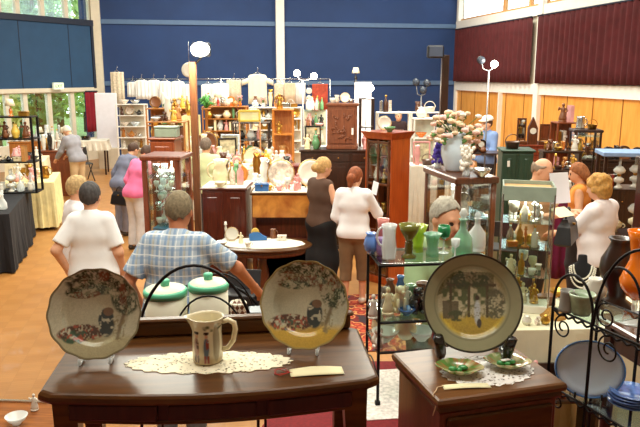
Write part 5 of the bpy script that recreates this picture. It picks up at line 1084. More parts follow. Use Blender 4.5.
small_lamp(366, 90, 15.5, [(370, 88, True)], 'thin stand with a lit lamp beside the white display board', r=.09)
# dark chest with jug
Y = 8.3; zt = at(225, 188, Y-.25).z; x0, x1 = xat(202, Y-.25, 1.1), xat(248, Y-.25, 1.1)
chest = cabinet(((x0+x1)/2, Y, 0), R(-3), x1-x0, .5, zt, wood('plum_mahogany', (72, 26, 18), (104, 44, 28), .3, 4, 'Z', .4), 'dark mahogany chest carrying a lace cloth and a cream jug', 'chest', doors=2)
t = thing('lace_cloth', 'white lace cloth on top of the dark mahogany chest', 'cloth', ((x0+x1)/2, Y, zt), R(-3)); MB().box((0, 0, .003), (x1-x0-.02, .5, .005), .001).build('cloth', m_cloth, t)
item('jug', 'cream', ((x0+x1)/2-.08, Y-.02, zt+.006), '', 1.55, rz=PI, label='tall cream china ewer on the dark mahogany chest')
item('bowl', 'cream', ((x0+x1)/2-.06, Y-.2, zt+.006), '', .7, label='low cream bowl in front of the cream ewer')
scatter(((x0+x1)/2+.15, Y+.05), R(-3), .28, .3, zt+.006, ['vase', 'jug', 'bottle'], ['green', 'pink', 'floral'], 'beside the cream ewer on the dark chest', 2, 5)
# burr walnut cabinet
Y = 8.4; x0, x1 = xat(251, Y-.25, 1.2), xat(311, Y-.25, 1.2); zt = at(280, 193, Y-.25).z; wq = x1-x0
burr = wood('burr_walnut', (164, 76, 20), (240, 166, 74), .3, 3.6, 'Y', .4, 1.5)
pb = thing('walnut_piano_cabinet', 'burr walnut veneered upright cabinet with dark recess under its flame panel', 'cabinet', ((x0+x1)/2, Y, 0), 0)
zf = at(280, 218, Y-.25).z; MB().box((0, .0, zt-.015), (wq+.03, .5, .03), .008).build('top_board', mahogX, pb); MB().box((0, -.22, (zf+zt-.03)/2), (wq-.02, .05, zt-.03-zf), .008).build('flame_panel', burr, pb)
MB().box((0, .08, zt/2-.02), (wq-.03, .32, zt-.045)).build('carcass', wood('plum_mahogany', (0, 0, 0), (0, 0, 0)), pb)
for s in (-1, 1): MB().box((s*(wq/2-.03), -.08, (zt-.03)/2), (.05, .32, zt-.035)).build('side_panel', redw, pb)
MB().box((0, -.1, .62), (wq-.1, .28, .05)).build('ledge', redw, pb); MB().box((0, -.07, .3), (wq-.11, .02, .55)).build('lower_panel', redw, pb)
t = thing('cream_cloth', 'cream crochet runner along the burr walnut cabinet top', 'cloth', ((x0+x1)/2, Y, zt), 0); MB().box((0, 0, .003), (wq-.02, .46, .005), .001).build('cloth', m_cloth, t)
bx = (x0+x1)/2
item('display_plate', 'floral', (bx-.02, Y+.1, zt+.006), '', 1.35, label='flowered cream plate standing on the burr walnut cabinet') ; item('display_plate', 'white', (bx+.36, Y+.12, zt+.006), '', 1.35, label='large white plate standing behind the blonde woman')
item('trinket_box', 'blue', (bx-.24, Y-.12, zt+.006), '', 1.0, label='bright blue box at the front of the burr walnut cabinet')
scatter((bx, Y-.06), 0, wq-.05, .22, zt+.006, ['cup', 'figurine', 'bowl', 'goblet', 'jug'], ['white', 'clear glass', 'floral', 'pink', 'gold'], 'on the burr walnut cabinet', 2, 8, hmax=.2)
scatter((bx-.2, Y+.14), 0, wq-.5, .2, zt+.006, ['flower_vase', 'tall_vase', 'vase'], ['white', 'floral', 'green'], 'at the back of the burr walnut cabinet', 1, 9)
# oval table with white cloth and small things
tc_ = onz(262, 243, .79); ot = thing('oval_table', 'oval mahogany table with a white runner behind the man in plaid', 'table', (tc_.x, tc_.y, 0), R(-3))
MB().lathe([(0, .755), (.54, .755), (.565, .765), (.57, .778), (.555, .785), (0, .785)], 48, sy=.62).build('tabletop', mahogX, ot); MB().lathe([(.5, .69), (.5, .755)], 40, sy=.6).build('apron', mahog, ot)
MB().lathe([(0, .12), (.05, .12), (.06, .2), (.04, .3), (.08, .42), (.05, .56), (.07, .69), (0, .69)], 20).build('pedestal', mahog, ot)
for k in range(4): a = R(45+90*k); MB().tube([(0, 0, .22), (.22*math.cos(a), .2*math.sin(a), .15), (.36*math.cos(a), .3*math.sin(a), .03)], [.035, .028, .022], 8).build('leg', mahog, ot)
t = thing('white_runner', 'white lace runner on the oval mahogany table', 'cloth', (tc_.x, tc_.y, .785), R(-3)); MB().stack([[(.48*math.cos(2*PI*i/60)*(1+.02*math.cos(i*1.5)), .25*math.sin(2*PI*i/60), z) for i in range(60)] for z in (.0005, .004)]).build('cloth', m_cloth, t)
ZO = .7892
q = onz(258, 240, ZO); t = thing('tape_dispenser', 'blue tape dispenser on the oval table', 'tape dispenser', (q.x, q.y, ZO), R(10)); MB().stack([[(x, y, z) for x, z in ((-.1, 0), (.1, 0), (.1, .03), (.06, .05), (.0, .1), (-.06, .1), (-.1, .06))] for y in (.035, -.035)]).build('dispenser_body', M('dispenser_blue', (48, 110, 176), .4), t)
MB().stack([[(-.03+.045*math.cos(2*PI*i/20), y, .095+.045*math.sin(2*PI*i/20)) for i in range(20)] for y in (.022, -.022)]).build('tape_roll', M('tape_amber', (222, 184, 92), .3), t)
for px, py, kind, col, s, lab in ((232, 241, 'display_plate', 'white', .6, 'small white oval plaque standing on the oval table'), (226, 240, 'candlestick', 'white', .9, 'white candlestick at the end of the oval table'), (241, 243, 'figurine', 'cream', .5, 'small cream figurine beside the tape dispenser'), (222, 246, 'bowl', 'white', .6, 'white bowl at the end of the oval table nearest the plaid shirt'), (273, 238, 'tankard', 'brown', .7, 'dark brown mug on the oval table'), (282, 240, 'trinket_box', 'white', .6, 'white box on the far end of the oval table'), (248, 247, 'cup', 'floral', .8, 'flowered cup at the front of the oval table')):
    q = onz(px, py, ZO); item(kind, col, tuple(q), '', s, label=lab)
q = onz(236, 264, .78); t = thing('dark_box_stand', 'low dark wooden stand the plaid shirted man reaches over', 'stand', (xat(252, 5.9, .7), 5.75, 0), R(8)); MB().box((0, 0, .66), (.6, .4, .04)).build('tabletop', darkw, t)
for sx in (-1, 1):
    for sy in (-1, 1): MB().box((sx*.26, sy*.16, .32), (.04, .04, .64)).build('leg', darkw, t)
q = Vector((xat(240, 5.7, .75), 5.72, .68))
t = thing('cash_box', 'black open cash box on the low dark stand', 'box', (q.x, q.y, .68), R(-10)); MB().box((0, 0, .05), (.3, .2, .1)).build('box_body', M('box_black', (32, 30, 34), .4), t); MB().box((0, .13, .17), (.3, .02, .2), rot=Matrix.Rotation(R(-20), 3, 'X')).build('lid', M('box_black'), t)
t = thing('leather_case', 'dark brown leather case beside the black cash box', 'case', (q.x+.27, q.y+.02, .68), R(5)); MB().box((0, 0, .06), (.16, .22, .12), .02).build('case_body', M('case_brown', (70, 40, 28), .5), t); MB().tube(arc((0, .11), .05, .05, 0, 180, 10), .008, 6).build('handle', M('case_brown'), t)
# glazed mahogany bookcase by the two women
A = at(373, 129, 8.8); B = at(392, 133, 8.35); Cc = at(412, 129, 8.75); d1 = (B-A); d2 = (Cc-B)
rzB = math.atan2(d2.y, d2.x); wB = .46; dB = .5; zt = B.z
bc = thing('glazed_bookcase', 'tall mahogany bookcase with arched glazed door beside the woman with the ponytail', 'bookcase', (B.x, B.y, 0), R(45))
orm = wood('glowing_mahogany', (150, 58, 16), (184, 82, 28), .3, 3, 'Z', .4)
sB_ = .37
MB().box((sB_/2, .01, zt/2), (sB_, .02, zt-.08)).build('side_panel', orm, bc); MB().box((sB_/2, sB_*1.15-.01, zt/2), (sB_, .02, zt-.08)).build('side_panel', orm, bc)
MB().box((sB_-.01, sB_*.575, zt/2), (.02, sB_*1.15-.04, zt-.08)).build('back_panel', darkw, bc)
MB().stack([[(sx0, sy0, z) for sx0, sy0 in ((-i, -i), (sB_+i, -i), (sB_+i, sB_*1.15+i), (-i, sB_*1.15+i))] for z, i in ((zt-.09, .0), (zt-.06, .012), (zt-.03, .03), (zt, .045))]).build('cornice', orm, bc); MB().box((sB_/2, sB_*.575, .05), (sB_+.02, sB_*1.15+.02, .1)).build('plinth', orm, bc)
dd = MB(); y0_, y1_ = .025, sB_*1.15-.025; ym = (y0_+y1_)/2
for y in (y0_+.015, ym, y1_-.015): dd.box((.0, y, zt/2), (.02, .03, zt-.2))
for z in (.12, .7, 1.3, zt-.13): dd.box((.0, ym, z), (.02, y1_-y0_, .03))
for yc in ((y0_+ym)/2, (ym+y1_)/2): dd.tube(arc((yc, zt-.32), (ym-y0_)/2-.01, .16, 0, 180, 12, 'yz', .0), .009, 5)
dq = dd.build('door', mahog, bc); MB().box((.004, ym, zt/2), (.004, y1_-y0_-.02, zt-.22)).build('door_glass', m_cab, dq)
for z in (.5, .9, 1.3, 1.65): MB().box((sB_/2, ym, z), (sB_-.05, y1_-y0_, .016)).build('shelf_board', darkw, bc)
for i, z in enumerate((.908, 1.308, 1.658)):
    for j in range(3): q = loc2w(Vector((B.x, B.y, 0)), R(45), .12, y0_+.06+j*.12, z); item(('vase', 'jug', 'figurine')[(i+j) % 3], ('white', 'gold', 'floral')[j], tuple(q), 'inside the glazed mahogany bookcase', .7, rz=R(45))
for j, (px, k, c) in enumerate(((386, 'bowl', 'green'), (400, 'display_plate', 'white'))): q = loc2w(Vector((B.x, B.y, 0)), R(45), .1+.14*j, .12+.2*j, zt); item(k, c, tuple(q), 'on top of the glazed mahogany bookcase', .7)
# dark dresser and carved cupboard
Y = 10.5; x0, x1 = xat(300, Y, 1.5), xat(376, Y, 1.5); zt = at(335, 150, Y-.25).z
cabinet(((x0+x1)/2, Y, 0), 0, x1-x0, .5, zt, darkw, 'long dark wooden dresser behind the two women', 'dresser', doors=3, drawers=3)
x2, x3 = xat(327, Y, 1.8), xat(358, Y, 1.8); z2 = at(340, 103, Y).z-zt
carv = thing('carved_cupboard', 'brown carved wooden cupboard standing on the dark dresser', 'cupboard', ((x2+x3)/2, Y, zt), R(-4)); wc = x3-x2
cw = wood('carved_brown', (96, 48, 26), (134, 74, 42), .45, 5, 'Z', .2)
MB().box((0, 0, z2/2), (wc-.03, .34, z2-.05)).build('carcass', cw, carv); MB().box((0, 0, z2-.02), (wc+.02, .38, .04), .01).build('cornice', cw, carv); MB().box((0, 0, .03), (wc, .37, .06), .01).build('plinth', cw, carv)
q = MB().box((-.0, -.175, z2/2+.0), (wc-.12, .02, z2-.18)).build('door', cw, carv); mb = MB(); rg = random.Random(4)
for i in range(26): a = rg.uniform(0, 6.28); c0 = Vector((rg.uniform(-wc*.28, wc*.28), -.19, z2/2+rg.uniform(-z2*.28, z2*.28))); mb.tube([c0+Vector((.05*math.cos(a+u*.7)*u/3, 0, .05*math.sin(a+u*.7)*u/3)) for u in range(4)], .009, 5)
mb.build('carving', cw, q); MB().box((wc*.33, -.2, z2*.4), (.03, .006, .1)).build('tag', M('tag_white'), q)
t2 = zt+z2
for k, (px, kd, c, s) in enumerate(((333, 'cup', 'white', 1), (337, 'jug', 'floral', .6), (345, 'display_plate', 'white', .6), (351, 'cup', 'silver', .8))): item(kd, c, (xat(px, Y, t2), Y, t2), 'on top of the carved cupboard', s)
scatter(((x0+x2)/2, Y), 0, x2-x0-.08, .4, zt, ['vase', 'bottle', 'jug', 'figurine', 'candlestick'], ['white', 'clear glass', 'cream', 'green', 'gold', 'brown'], 'on the dark dresser beside the carved cupboard', 3, 61)
scatter(((x1+x3)/2, Y), 0, x1-x3-.08, .4, zt, ['flower_vase', 'vase', 'figurine'], ['pink', 'lilac', 'white'], 'on the dark dresser beside the white board', 2, 62)
# corner cabinet under the roses
Bv = onz(457, 178, 1.84); zt = 1.84; rzv = R(11.5); wv = .35; dv = .74
cv = loc2w(Bv, rzv, wv/2, dv/2)
cab2 = vitrine((cv.x, cv.y, 0), rzv, wv, dv, zt, mahog, 'glazed mahogany cabinet carrying the roses, behind the leaning older man', [.8, 1.15, 1.5], base=.5, post=.045, top=.055)
for i, z in enumerate((1.15, 1.5)): scatter((cv.x, cv.y), rzv, wv-.1, dv-.1, z, ['goblet', 'decanter', 'figurine', 'cup'], ['clear glass', 'white', 'floral', 'gold'], ('on the lower shelf', 'on the upper shelf')[i]+' of the glazed cabinet under the roses', 3, 70+i, hmax=.24)
q = onz(454, 171, zt); rv = thing('rose_vase', 'pale blue china vase full of pink, peach and white roses on the glazed cabinet', 'vase', (q.x, q.y, zt), 0); rp_ = random.Random(12)
ks = (q-Vector((0, 0, CH))).dot(FD)/FPX
MB().lathe([(0, 0), (ks*8, 0), (ks*9, ks*2), (ks*13.5, ks*16), (ks*13.5, ks*24), (ks*9, ks*34), (ks*10.5, ks*38), (ks*9, ks*38), (0, ks*32)], 30).build('vase_body', M('pale_aqua_china', (214, 230, 244), .25, coat=.5, var=.06), rv)
rc = [M('rose_pink', (246, 206, 196), .8, var=.1), M('rose_peach', (248, 216, 182), .8, var=.1), M('rose_white', (250, 244, 234), .8, var=.05)]
lm = MB(); st_ = M('stem_green'); nR = 0
for i in range(60):
    a = rp_.uniform(0, 6.28); rr = ks*27*math.sqrt(rp_.random()); e = Vector((rr*math.cos(a), rr*.7*math.sin(a), ks*rp_.uniform(36, 63)-rr*.35)); c = rp_.choice(rc); s = ks*rp_.uniform(2.7, 4.3)
    mb = MB(); mb.ball((0, 0, 0), (s*.75, s*.75, s*.7), 9)
    for k in range(7): b_ = k*2.4; mb.ball((s*.55*math.cos(b_), s*.55*math.sin(b_), s*(.1-.25*(k % 2))), (s*.5, s*.5, s*.42), 7)
    mb.build('rose', c, rv, loc=e); lm.tube([(0, 0, ks*30), e*.6+Vector((0, 0, ks*14)), e], .004, 4)
    if i % 2 == 0: v = e+Vector((rp_.uniform(-1, 1), rp_.uniform(-1, 1), rp_.uniform(-1, .2)))*ks*7; lm.tube([e*.85+Vector((0, 0, ks*4)), (e+v)/2, v], [.003, ks*2.4, .002], 5)
lm.build('leaves', st_, rv)
for px, py, lab, c, nm in ((438, 168, 'violet blue silk flower spray hanging beside the rose vase', M('violet_petal', (86, 66, 178), .8, var=.2), 'flower_spray'), (466, 176, 'white silk flower spray on the cabinet beside the rose vase', rc[2], 'flower_spray')):
    q = onz(px, py, zt); t = thing(nm, lab, 'flowers', (q.x, q.y, zt), 0); mb = MB(); rg = random.Random(px)
    MB().lathe([(0, 0), (.035, 0), (.03, .02), (.02, .1), (.024, .12), (0, .11)], 12).build('holder', COL['clear glass'], t); MB().tube([(0, 0, .08), (.01, 0, .2)], .006, 5).build('stem', st_, t)
    for _ in range(60): mb.ball((rg.gauss(0, .022), rg.gauss(0, .022), .1+rg.uniform(-.06, .14)), (.016, .016, .02), 6)
    mb.build('petals', c, t)
q = onz(481, 177, zt); item('bowl', 'silver', tuple(q), '', .75, label='silver bowl at the corner of the glazed cabinet, beside the white flower spray')
# ------------------------------------------------------------------ jewellery table
f0, f1 = onz(484, 331, .85), onz(556, 326, .85); rzJ = R(3); wJ = 1.7; dJ = .68
cJ = loc2w(Vector((f0.x, f0.y, 0)), rzJ, wJ/2-.03, dJ/2, 0)
cloth_table((cJ.x, cJ.y, 0), rzJ, wJ, dJ, .85, M('ivory_cloth', (236, 230, 200), .95, var=.05, bump=.1), 'jewellery table under an ivory cloth in front of the curly haired woman', clabel='ivory cloth draped over the jewellery table')
ZJ = .8542; Yc = cJ.y+.15
xa, xb = xat(508, Yc-.17, 1.6), xat(559, Yc-.17, 1.6); zt = at(530, 187, Yc-.17).z
jc = thing('jewellery_case', 'clear upright jewellery case with grey green top band on the ivory cloth', 'display case', ((xa+xb)/2, Yc, ZJ), R(-14)); wc = xb-xa; hc_ = zt-ZJ; band = M('grey_green_band', (150, 166, 152), .5); acry = glass('case_acrylic', (244, 248, 244), .06)
MB().box((0, -.17+.006, hc_-.055), (wc, .012, .11), .002).box((0, .17-.006, hc_-.055), (wc, .012, .11), .002).box((-wc/2+.006, 0, hc_-.055), (.012, .316, .11), .002).box((wc/2-.006, 0, hc_-.055), (.012, .316, .11), .002).build('top_band', band, jc)
MB().box((0, 0, hc_-.035), (wc-.03, .31, .012)).build('top_tray', M('tray_tan', (196, 150, 96), .7), jc); MB().box((0, 0, .03), (wc, .34, .06), .004).build('base', m_cloth, jc)
for sx in (-1, 1):
    for sy in (-1, 1): MB().box((sx*(wc/2-.006), sy*(.17-.006), (hc_-.05)/2), (.012, .012, hc_-.06), .001).build('corner_post', silver, jc)
for sx in (-1, 1): MB().box((sx*(wc/2-.004), 0, hc_/2-.03), (.004, .31, hc_-.2)).build('side_panel', acry, jc)
MB().box((0, -.166, hc_/2-.03), (wc-.03, .004, hc_-.2)).build('front_panel', acry, jc)
for z in (.28, .50, .70): MB().box((0, 0, z), (wc-.02, .31, .006)).build('glass_shelf', m_shelfglass, jc)
for i, z in enumerate((.0605, .2835, .5035, .7035)):
    scatter(((xa+xb)/2, Yc), R(-14), wc-.06, .26, ZJ+z, ['bottle', 'trinket_box', 'cup', 'goblet', 'figurine', 'round_vase', 'candlestick'], ['gold', 'white', 'white', 'clear glass', 'amber glass', 'silver', 'cream', 'gold'], ('on the bottom', 'on the lower shelf', 'on the middle shelf', 'on the top shelf')[i]+' of the jewellery case', 3, 80+i, hmax=.17, smin=.6, smax=1.0)
# things lying round the case
q = onz(553, 317, ZJ); t = thing('woven_basket', 'golden brown shallow woven basket upside down on the ivory cloth', 'basket', (q.x, q.y, ZJ), 0); t.scale = (.55, .55, .8); MB().lathe([(0, .0), (.17, .0), (.175, .008), (.13, .03), (.09, .075), (.0, .085)], 30, wav=lambda a, z: .02*math.cos(a*9)).build('woven_body', M('woven_straw', (176, 128, 62), .9, var=.3, scale=60, bump=.5), t)
scatter((xat(520, cJ.y-dJ/2+.06, .9), cJ.y-dJ/2+.07), rzJ, .62, .1, ZJ, ['cup', 'trinket_box', 'bowl', 'dog_figurine', 'round_vase'], ['white', 'silver', 'gold', 'floral', 'clear glass', 'pink', 'brown'], 'along the front of the ivory cloth', 1, 95, hmax=.07)
necks = thing('necklace_bust', 'black velvet necklace bust with pearl strings on the ivory cloth', 'display bust', tuple(onz(580, 291, ZJ)), R(-15))
MB().lathe([(0, 0), (.06, 0), (.062, .008), (.03, .03), (.03, .05), (.085, .09), (.1, .14), (.085, .18), (.035, .21), (.03, .26), (.024, .265), (0, .265)], 24, sy=.55).build('velvet_bust', M('black_velvet', (22, 20, 24), .95), necks)
necks.scale = (1.2,)*3
for r_, dz in ((.075, 0), (.06, .02), (.085, -.03)):
    mb = MB()
    for i in range(30): a = PI*(1+i/29); mb.ball((r_*math.cos(a), -.045-.012*math.sin(-a), .19+dz*.3+(.11-dz)*math.sin(a)), .0068, 6)
    mb.build('pearl_string', M('pearl', (244, 238, 226), .2, coat=.5), necks)
for px, py, kd, c, s, lab in ((545, 304, 'trinket_box', 'brown', .8, 'brown trinket box beside the necklace bust'), (557, 296, 'bowl', 'gold', .6, 'gilt bowl behind the brown trinket box'), (495, 305, 'figurine', 'white', .5, 'white figurine on the ivory cloth behind the farmyard plate'), (602, 295, 'tall_vase', 'white', .6, 'white vase behind the bronze vase on the ivory cloth')):
    item(kd, c, tuple(onz(px, py, ZJ)), '', s, label=lab)
q = onz(607, 270, ZJ); item('mirror', 'brass', (q.x, q.y-.5, ZJ), '', .9, label='small oval brass framed mirror beside the bronze vase')
# crate of bits below the table
Yb = 4.42; xb_ = xat(540, Yb, .6); t = thing('bric_bench', 'low brown bench of small ornaments in front of the ivory cloth', 'bench', (xb_, Yb, 0), R(2)); MB().box((0, 0, .48), (.8, .34, .03)).build('bench_top', darkw, t)
for s in (-1, 1): MB().box((s*.36, 0, .23), (.03, .3, .46)).build('leg', darkw, t)
MB().box((0, .15, .56), (.8, .02, .13)).build('back_board', darkw, t)
scatter((xb_, Yb-.03), R(2), .74, .26, .4955, ['figurine', 'dog_figurine', 'trinket_box', 'cup', 'picture_frame', 'bowl'], ['pink', 'brown', 'white', 'amber glass', 'black'], 'on the low bench under the jewellery table', 2, 90, hmax=.2, smax=.9)
# ------------------------------------------------------------------ left stalls
Y = 10.7; x0, x1 = xat(-18, Y, 1.4), xat(37, Y, 1.4); zt = at(20, 117, Y-.2).z
cloth_table((-5.06, 9.9, 0), R(16), 1.15, 2.3, .82, m_bcloth, 'trestle table under a black cloth beside the parquet aisle', clabel='black cloth reaching the floor beside the parquet aisle', drop=.8)
ZB = .8242
et = shelves(((x0+x1)/2, Y, ZB), R(6), x1-x0, .36, zt-ZB, [.02, .5, .86, zt-ZB], 'black metal display shelf standing on the black clothed table', iron, name='display_shelf', posts=.035, glassy=False)
wE = x1-x0-.1; cE = ((x0+x1)/2, Y)
scatter(cE, R(6), wE, .28, ZB+.02, ['tall_vase', 'round_vase', 'decanter', 'jug', 'oil_lamp'], ['clear glass', 'white', 'clear glass', 'cream'], 'on the bottom of the black display shelf', 2, 11, hmax=.44, smin=1.1, smax=1.6)
scatter(cE, R(6), wE, .28, ZB+.5, ['trinket_box', 'bowl', 'book', 'teapot', 'figurine'], ['red', 'pale wood', 'brown', 'cream', 'black'], 'on the middle board of the black display shelf', 2, 12, hmax=.3)
scatter(cE, R(6), wE, .28, ZB+.86, ['vase', 'jug', 'figurine', 'bottle', 'candlestick'], ['black', 'green', 'brown', 'gold', 'yellow'], 'on the upper board of the black display shelf', 2, 13, hmax=.27)
item('table_lamp', 'orange', (xat(11, Y, zt), Y, zt), '', .55, label='small lamp with orange base and pale shade on top of the black display shelf')
item('trinket_box', 'gold', (xat(24, Y, zt), Y, zt), '', .8, label='gilt box on top of the black display shelf')
q = Vector((-4.80, 9.15))
scatter((q.x, q.y), R(16), 1.0, .7, ZB, ['decanter', 'bowl', 'goblet', 'tall_vase', 'jug'], ['clear glass', 'clear glass', 'white', 'silver', 'cream', 'clear glass', 'green glass'], 'on the near end of the black cloth', 3, 14, hmax=.36)
cloth_table((xat(38, 12.3, .7), 12.1, 0), R(16), .8, 1.3, .84, m_ccloth, 'table under a cream cloth just past the black clothed table', clabel='cream cloth with deep folds just past the black clothed table', drop=.78)
scatter((xat(38, 12.3, .8), 12.1), R(16), .7, 1.15, .8442, ['bowl', 'teapot', 'jug', 'figurine', 'round_vase', 'basket'], ['cream', 'pink', 'white', 'brass'], 'on the cream cloth', 4, 15, hmax=.3)
cloth_table((xat(27, 13.9, .7), 14.0, 0), R(16), .7, 1.1, .95, M('pale_cream_cloth', (232, 220, 186), .95, var=.1), 'higher table under a pale cream cloth behind the cream one', clabel='pale cream cloth on the higher table', drop=.5)
scatter((xat(27, 13.9, .9), 14.0), R(16), .6, .9, .9542, ['bowl', 'figurine', 'vase', 'cup'], ['pink', 'white', 'black'], 'on the pale cream cloth', 3, 16, hmax=.25)
cabinet((xat(62, 15.2, .8), 15.2, 0), R(12), .85, .5, 1.02, redw, 'red brown wooden chest the far man in grey leans over', 'chest', doors=1, drawers=2)
scatter((xat(60, 15.2, 1.1), 15.2), R(12), .8, .42, 1.02, ['vase', 'mantel_clock', 'figurine', 'candlestick', 'tall_vase'], ['black', 'clear glass', 'white', 'brass'], 'on the far red brown chest', 2, 17)
cabinet((xat(42, 17.5, .8), 17.5, 0), R(12), 1.5, .5, 1.0, oak, 'low oak cabinet under the windows', 'cabinet', doors=3)
scatter((xat(42, 17.5, 1.1), 17.5), R(12), 1.4, .42, 1.0, ['tall_vase', 'decanter', 'flower_vase', 'bottle', 'table_lamp'], ['clear glass', 'blue and white', 'white', 'green glass'], 'on the oak cabinet under the windows', 2, 18, smin=1.0, smax=1.4)
cloth_table((xat(89, 18.5, .7), 18.5, 0), R(11), 1.0, .7, .92, m_cloth, 'small table with a short white cloth below the red curtain', clabel='short white cloth on the small table below the red curtain', drop=.25)
item('trinket_box', 'black', (xat(86, 18.5, .95), 18.5, .9242), '', 1.2, label='black box on the small white clothed table below the red curtain')
def chair(x, y, rz, label):
    t = thing('folding_chair', label, 'chair', (x, y, 0), rz); m = M('chair_black', (34, 32, 34), .5)
    for sx in (-1, 1): MB().tube([(sx*.2, -.2, 0), (sx*.2, .18, .46), (sx*.19, .24, .85)], .014, 6).build('leg', m, t); MB().tube([(sx*.17, .2, 0), (sx*.17, -.18, .44)], .014, 6).build('leg', m, t)
    MB().box((0, 0, .45), (.38, .38, .03), .01).build('seat', m, t); MB().box((0, .225, .74), (.38, .02, .2), .008).build('backrest', m, t)
chair(xat(83, 17.2, .5), 17.2, R(40), 'black folding chair on the parquet behind the far man in grey'); chair(xat(470, 11.2, .6), 11.2, R(200), 'black folding chair beside the person in the blue shirt'); chair(xat(508, 8.4, .6), 8.6, R(160), 'black folding chair behind the bald man')
# white boards by the red curtain
for px0, px1, Yb, pt, pb, lab in ((97, 118, 19.6, 93, 157, 'tall white display board on a cream base beside the red curtain'), (354, 371, 16.5, 82, 190, 'tall white display board against the blue wall near the carved cupboard')):
    x0, x1 = xat(px0, Yb, 1.2), xat(px1, Yb, 1.2); z1 = at(px0, pt, Yb).z; t = thing('display_board', lab, 'board', ((x0+x1)/2, Yb, 0), R(8)); MB().box((0, 0, z1/2+.3), (x1-x0, .05, z1-.6), .01).build('panel', M('board_lavender', (232, 230, 242), .7, var=.03), t); MB().box((0, 0, .3), (x1-x0-.06, .3, .6)).build('base', m_cream, t)
q = at(358, 74, 16.45); item('table_lamp', 'black', (q.x-.05, 16.5, at(354, 82, 16.5).z+.001), '', .7, label='small black lamp on top of the white display board near the carved cupboard')
# clothes hung high along the back wall
Yr = 20.3
def garment(px, w, ptop, pbot, col, label, kind='blouse', seed=1):
    x = xat(px, Yr, 2); zt = at(px, ptop, Yr).z; zb_ = at(px, pbot, Yr).z; h = zt-zb_; ww = w*Yr/FPX*1.2; rg = random.Random(seed)
    t = thing('hanging_'+('textile' if kind == 'panel' else kind), label, 'clothing', (x, Yr+(.05 if seed % 2 else -.07), zb_), 0, 'garments hung before the blue wall')
    outs = []; n = 40; ph = rg.uniform(0, 6)
    lv = ((0, .52, 1), (.25, .51, .9), (.7, .5, .5), (.92, .5, .3), (.97, .42, .15), (1, .12, .1)) if kind != 'panel' else ((0, .5, .8), (.5, .5, .7), (.97, .5, .3), (1, .49, .2))
    for f, hw, e in lv: outs.append([(ww*hw*math.cos(2*PI*i/n), .05*math.sin(2*PI*i/n)*(1+.0*e)+.018*e*math.sin(i*1.4+ph), h*f) for i in range(n)])
    MB().stack(outs, smooth=True).build('garment_body', col, t)
    if kind in ('jacket',):
        for s in (-1, 1): MB().stack([[(s*ww*(.44+.42*f), .035*math.sin(2*PI*i/14), h*(.8-.1*f)+h*.09*math.cos(2*PI*i/14)) for i in range(14)][::s] for f in (0, .5, 1)], smooth=True).build('sleeve', col, t)
    mb = MB(); mb.tube([(-ww*.42, 0, h*.93), (0, 0, h+.06), (ww*.42, 0, h*.93)], .008, 5).tube([(0, 0, h+.06), (0, 0, h+.12), (.03, 0, h+.15), (0, 0, h+.18)], .006, 5); mb.build('hanger', silver, t); return zt
gc = [M('garment_white', (244, 242, 240), .9, var=.03, bump=.2), M('garment_lace', (224, 208, 184), .9, var=.2, scale=30), M('garment_cream', (238, 230, 206), .9, var=.06), M('garment_beige', (222, 198, 170), .9, var=.08)]
for i, (px, w, a, b_, c, k, lab) in enumerate(((119, 11, 72, 107, 1, 'panel', 'long lace panel hung beside the white display board'), (133, 9, 82, 97, 0, 'blouse', 'first short white blouse on the rail, beside the lace panel'), (143, 10, 80, 99, 0, 'blouse', 'second white blouse on the rail from the lace panel'), (154, 11, 80, 100, 0, 'blouse', 'third white blouse on the rail from the lace panel'), (166, 10, 81, 102, 0, 'blouse', 'fourth white blouse on the rail from the lace panel'), (178, 11, 81, 104, 0, 'blouse', 'fifth white blouse on the rail, close to the white disc'), (190, 10, 84, 106, 0, 'blouse', 'white blouse behind the lit floodlight post'), (208, 11, 84, 102, 0, 'blouse', 'white blouse just past the lit floodlight post'),
        (221, 14, 83, 105, 0, 'blouse', 'white lace trimmed baby dress hung past the floodlight post'), (234, 12, 80, 102, 1, 'panel', 'beige lace panel on a hanger before the blue wall'), (258, 15, 74, 104, 2, 'jacket', 'cream jacket with outstretched sleeves hung before the blue wall'), (280, 10, 83, 108, 1, 'blouse', 'lace blouse hung at the foot of the tall white pillar'), (290, 9, 83, 104, 3, 'panel', 'beige cloth panel hung beside the lace blouse'), (300, 9, 83, 104, 0, 'panel', 'white cloth panel under the two lit lamps'))):
    garment(px, w, a, b_, gc[c], lab, k, i)
garment(320, 13, 84, 112, M('garment_rust', (178, 74, 54), .9, var=.3, scale=12), 'rust red patterned textile hung beside the two round white plates', 'panel', 33)
rr = thing('garment_rail', 'long thin rail carrying the garments before the blue wall', 'rail', (0, Yr+.12, 0), 0); xa, xb = xat(112, Yr, 2), xat(330, Yr, 2); zr = at(200, 79, Yr).z
MB().tube([(xa, 0, zr), (xb, 0, zr)], .012, 6).build('bar', silver, rr)
for x in (xa, (xa+xb)/2, xb): MB().tube([(x, 0, 0), (x, 0, zr)], .014, 6).build('upright', silver, rr)
for px, py, r, lab in ((189, 70, .13, 'round white disc hung by the floodlight post, high on the blue wall'), (309, 91, .09, 'upper round white plate hung beside the rust red textile'), (309, 98.5, .09, 'lower round white plate hung beside the rust red textile')):
    q = at(px, py, Yr-.2 if px > 200 else 12.); t = thing('hanging_plate', lab, 'plate', q, 0); mb = MB(); mb.T = Matrix.Rotation(R(90), 4, 'X'); mb.lathe([(0, -.01), (r, -.006), (r, .006), (r*.7, .0), (0, .004)], 24); mb.build('plate_body', m_w, t); MB().tube([(0, .02, r*.9), (0, .03, r+.35)], .004, 4).build('hanging_wire', silver, t)
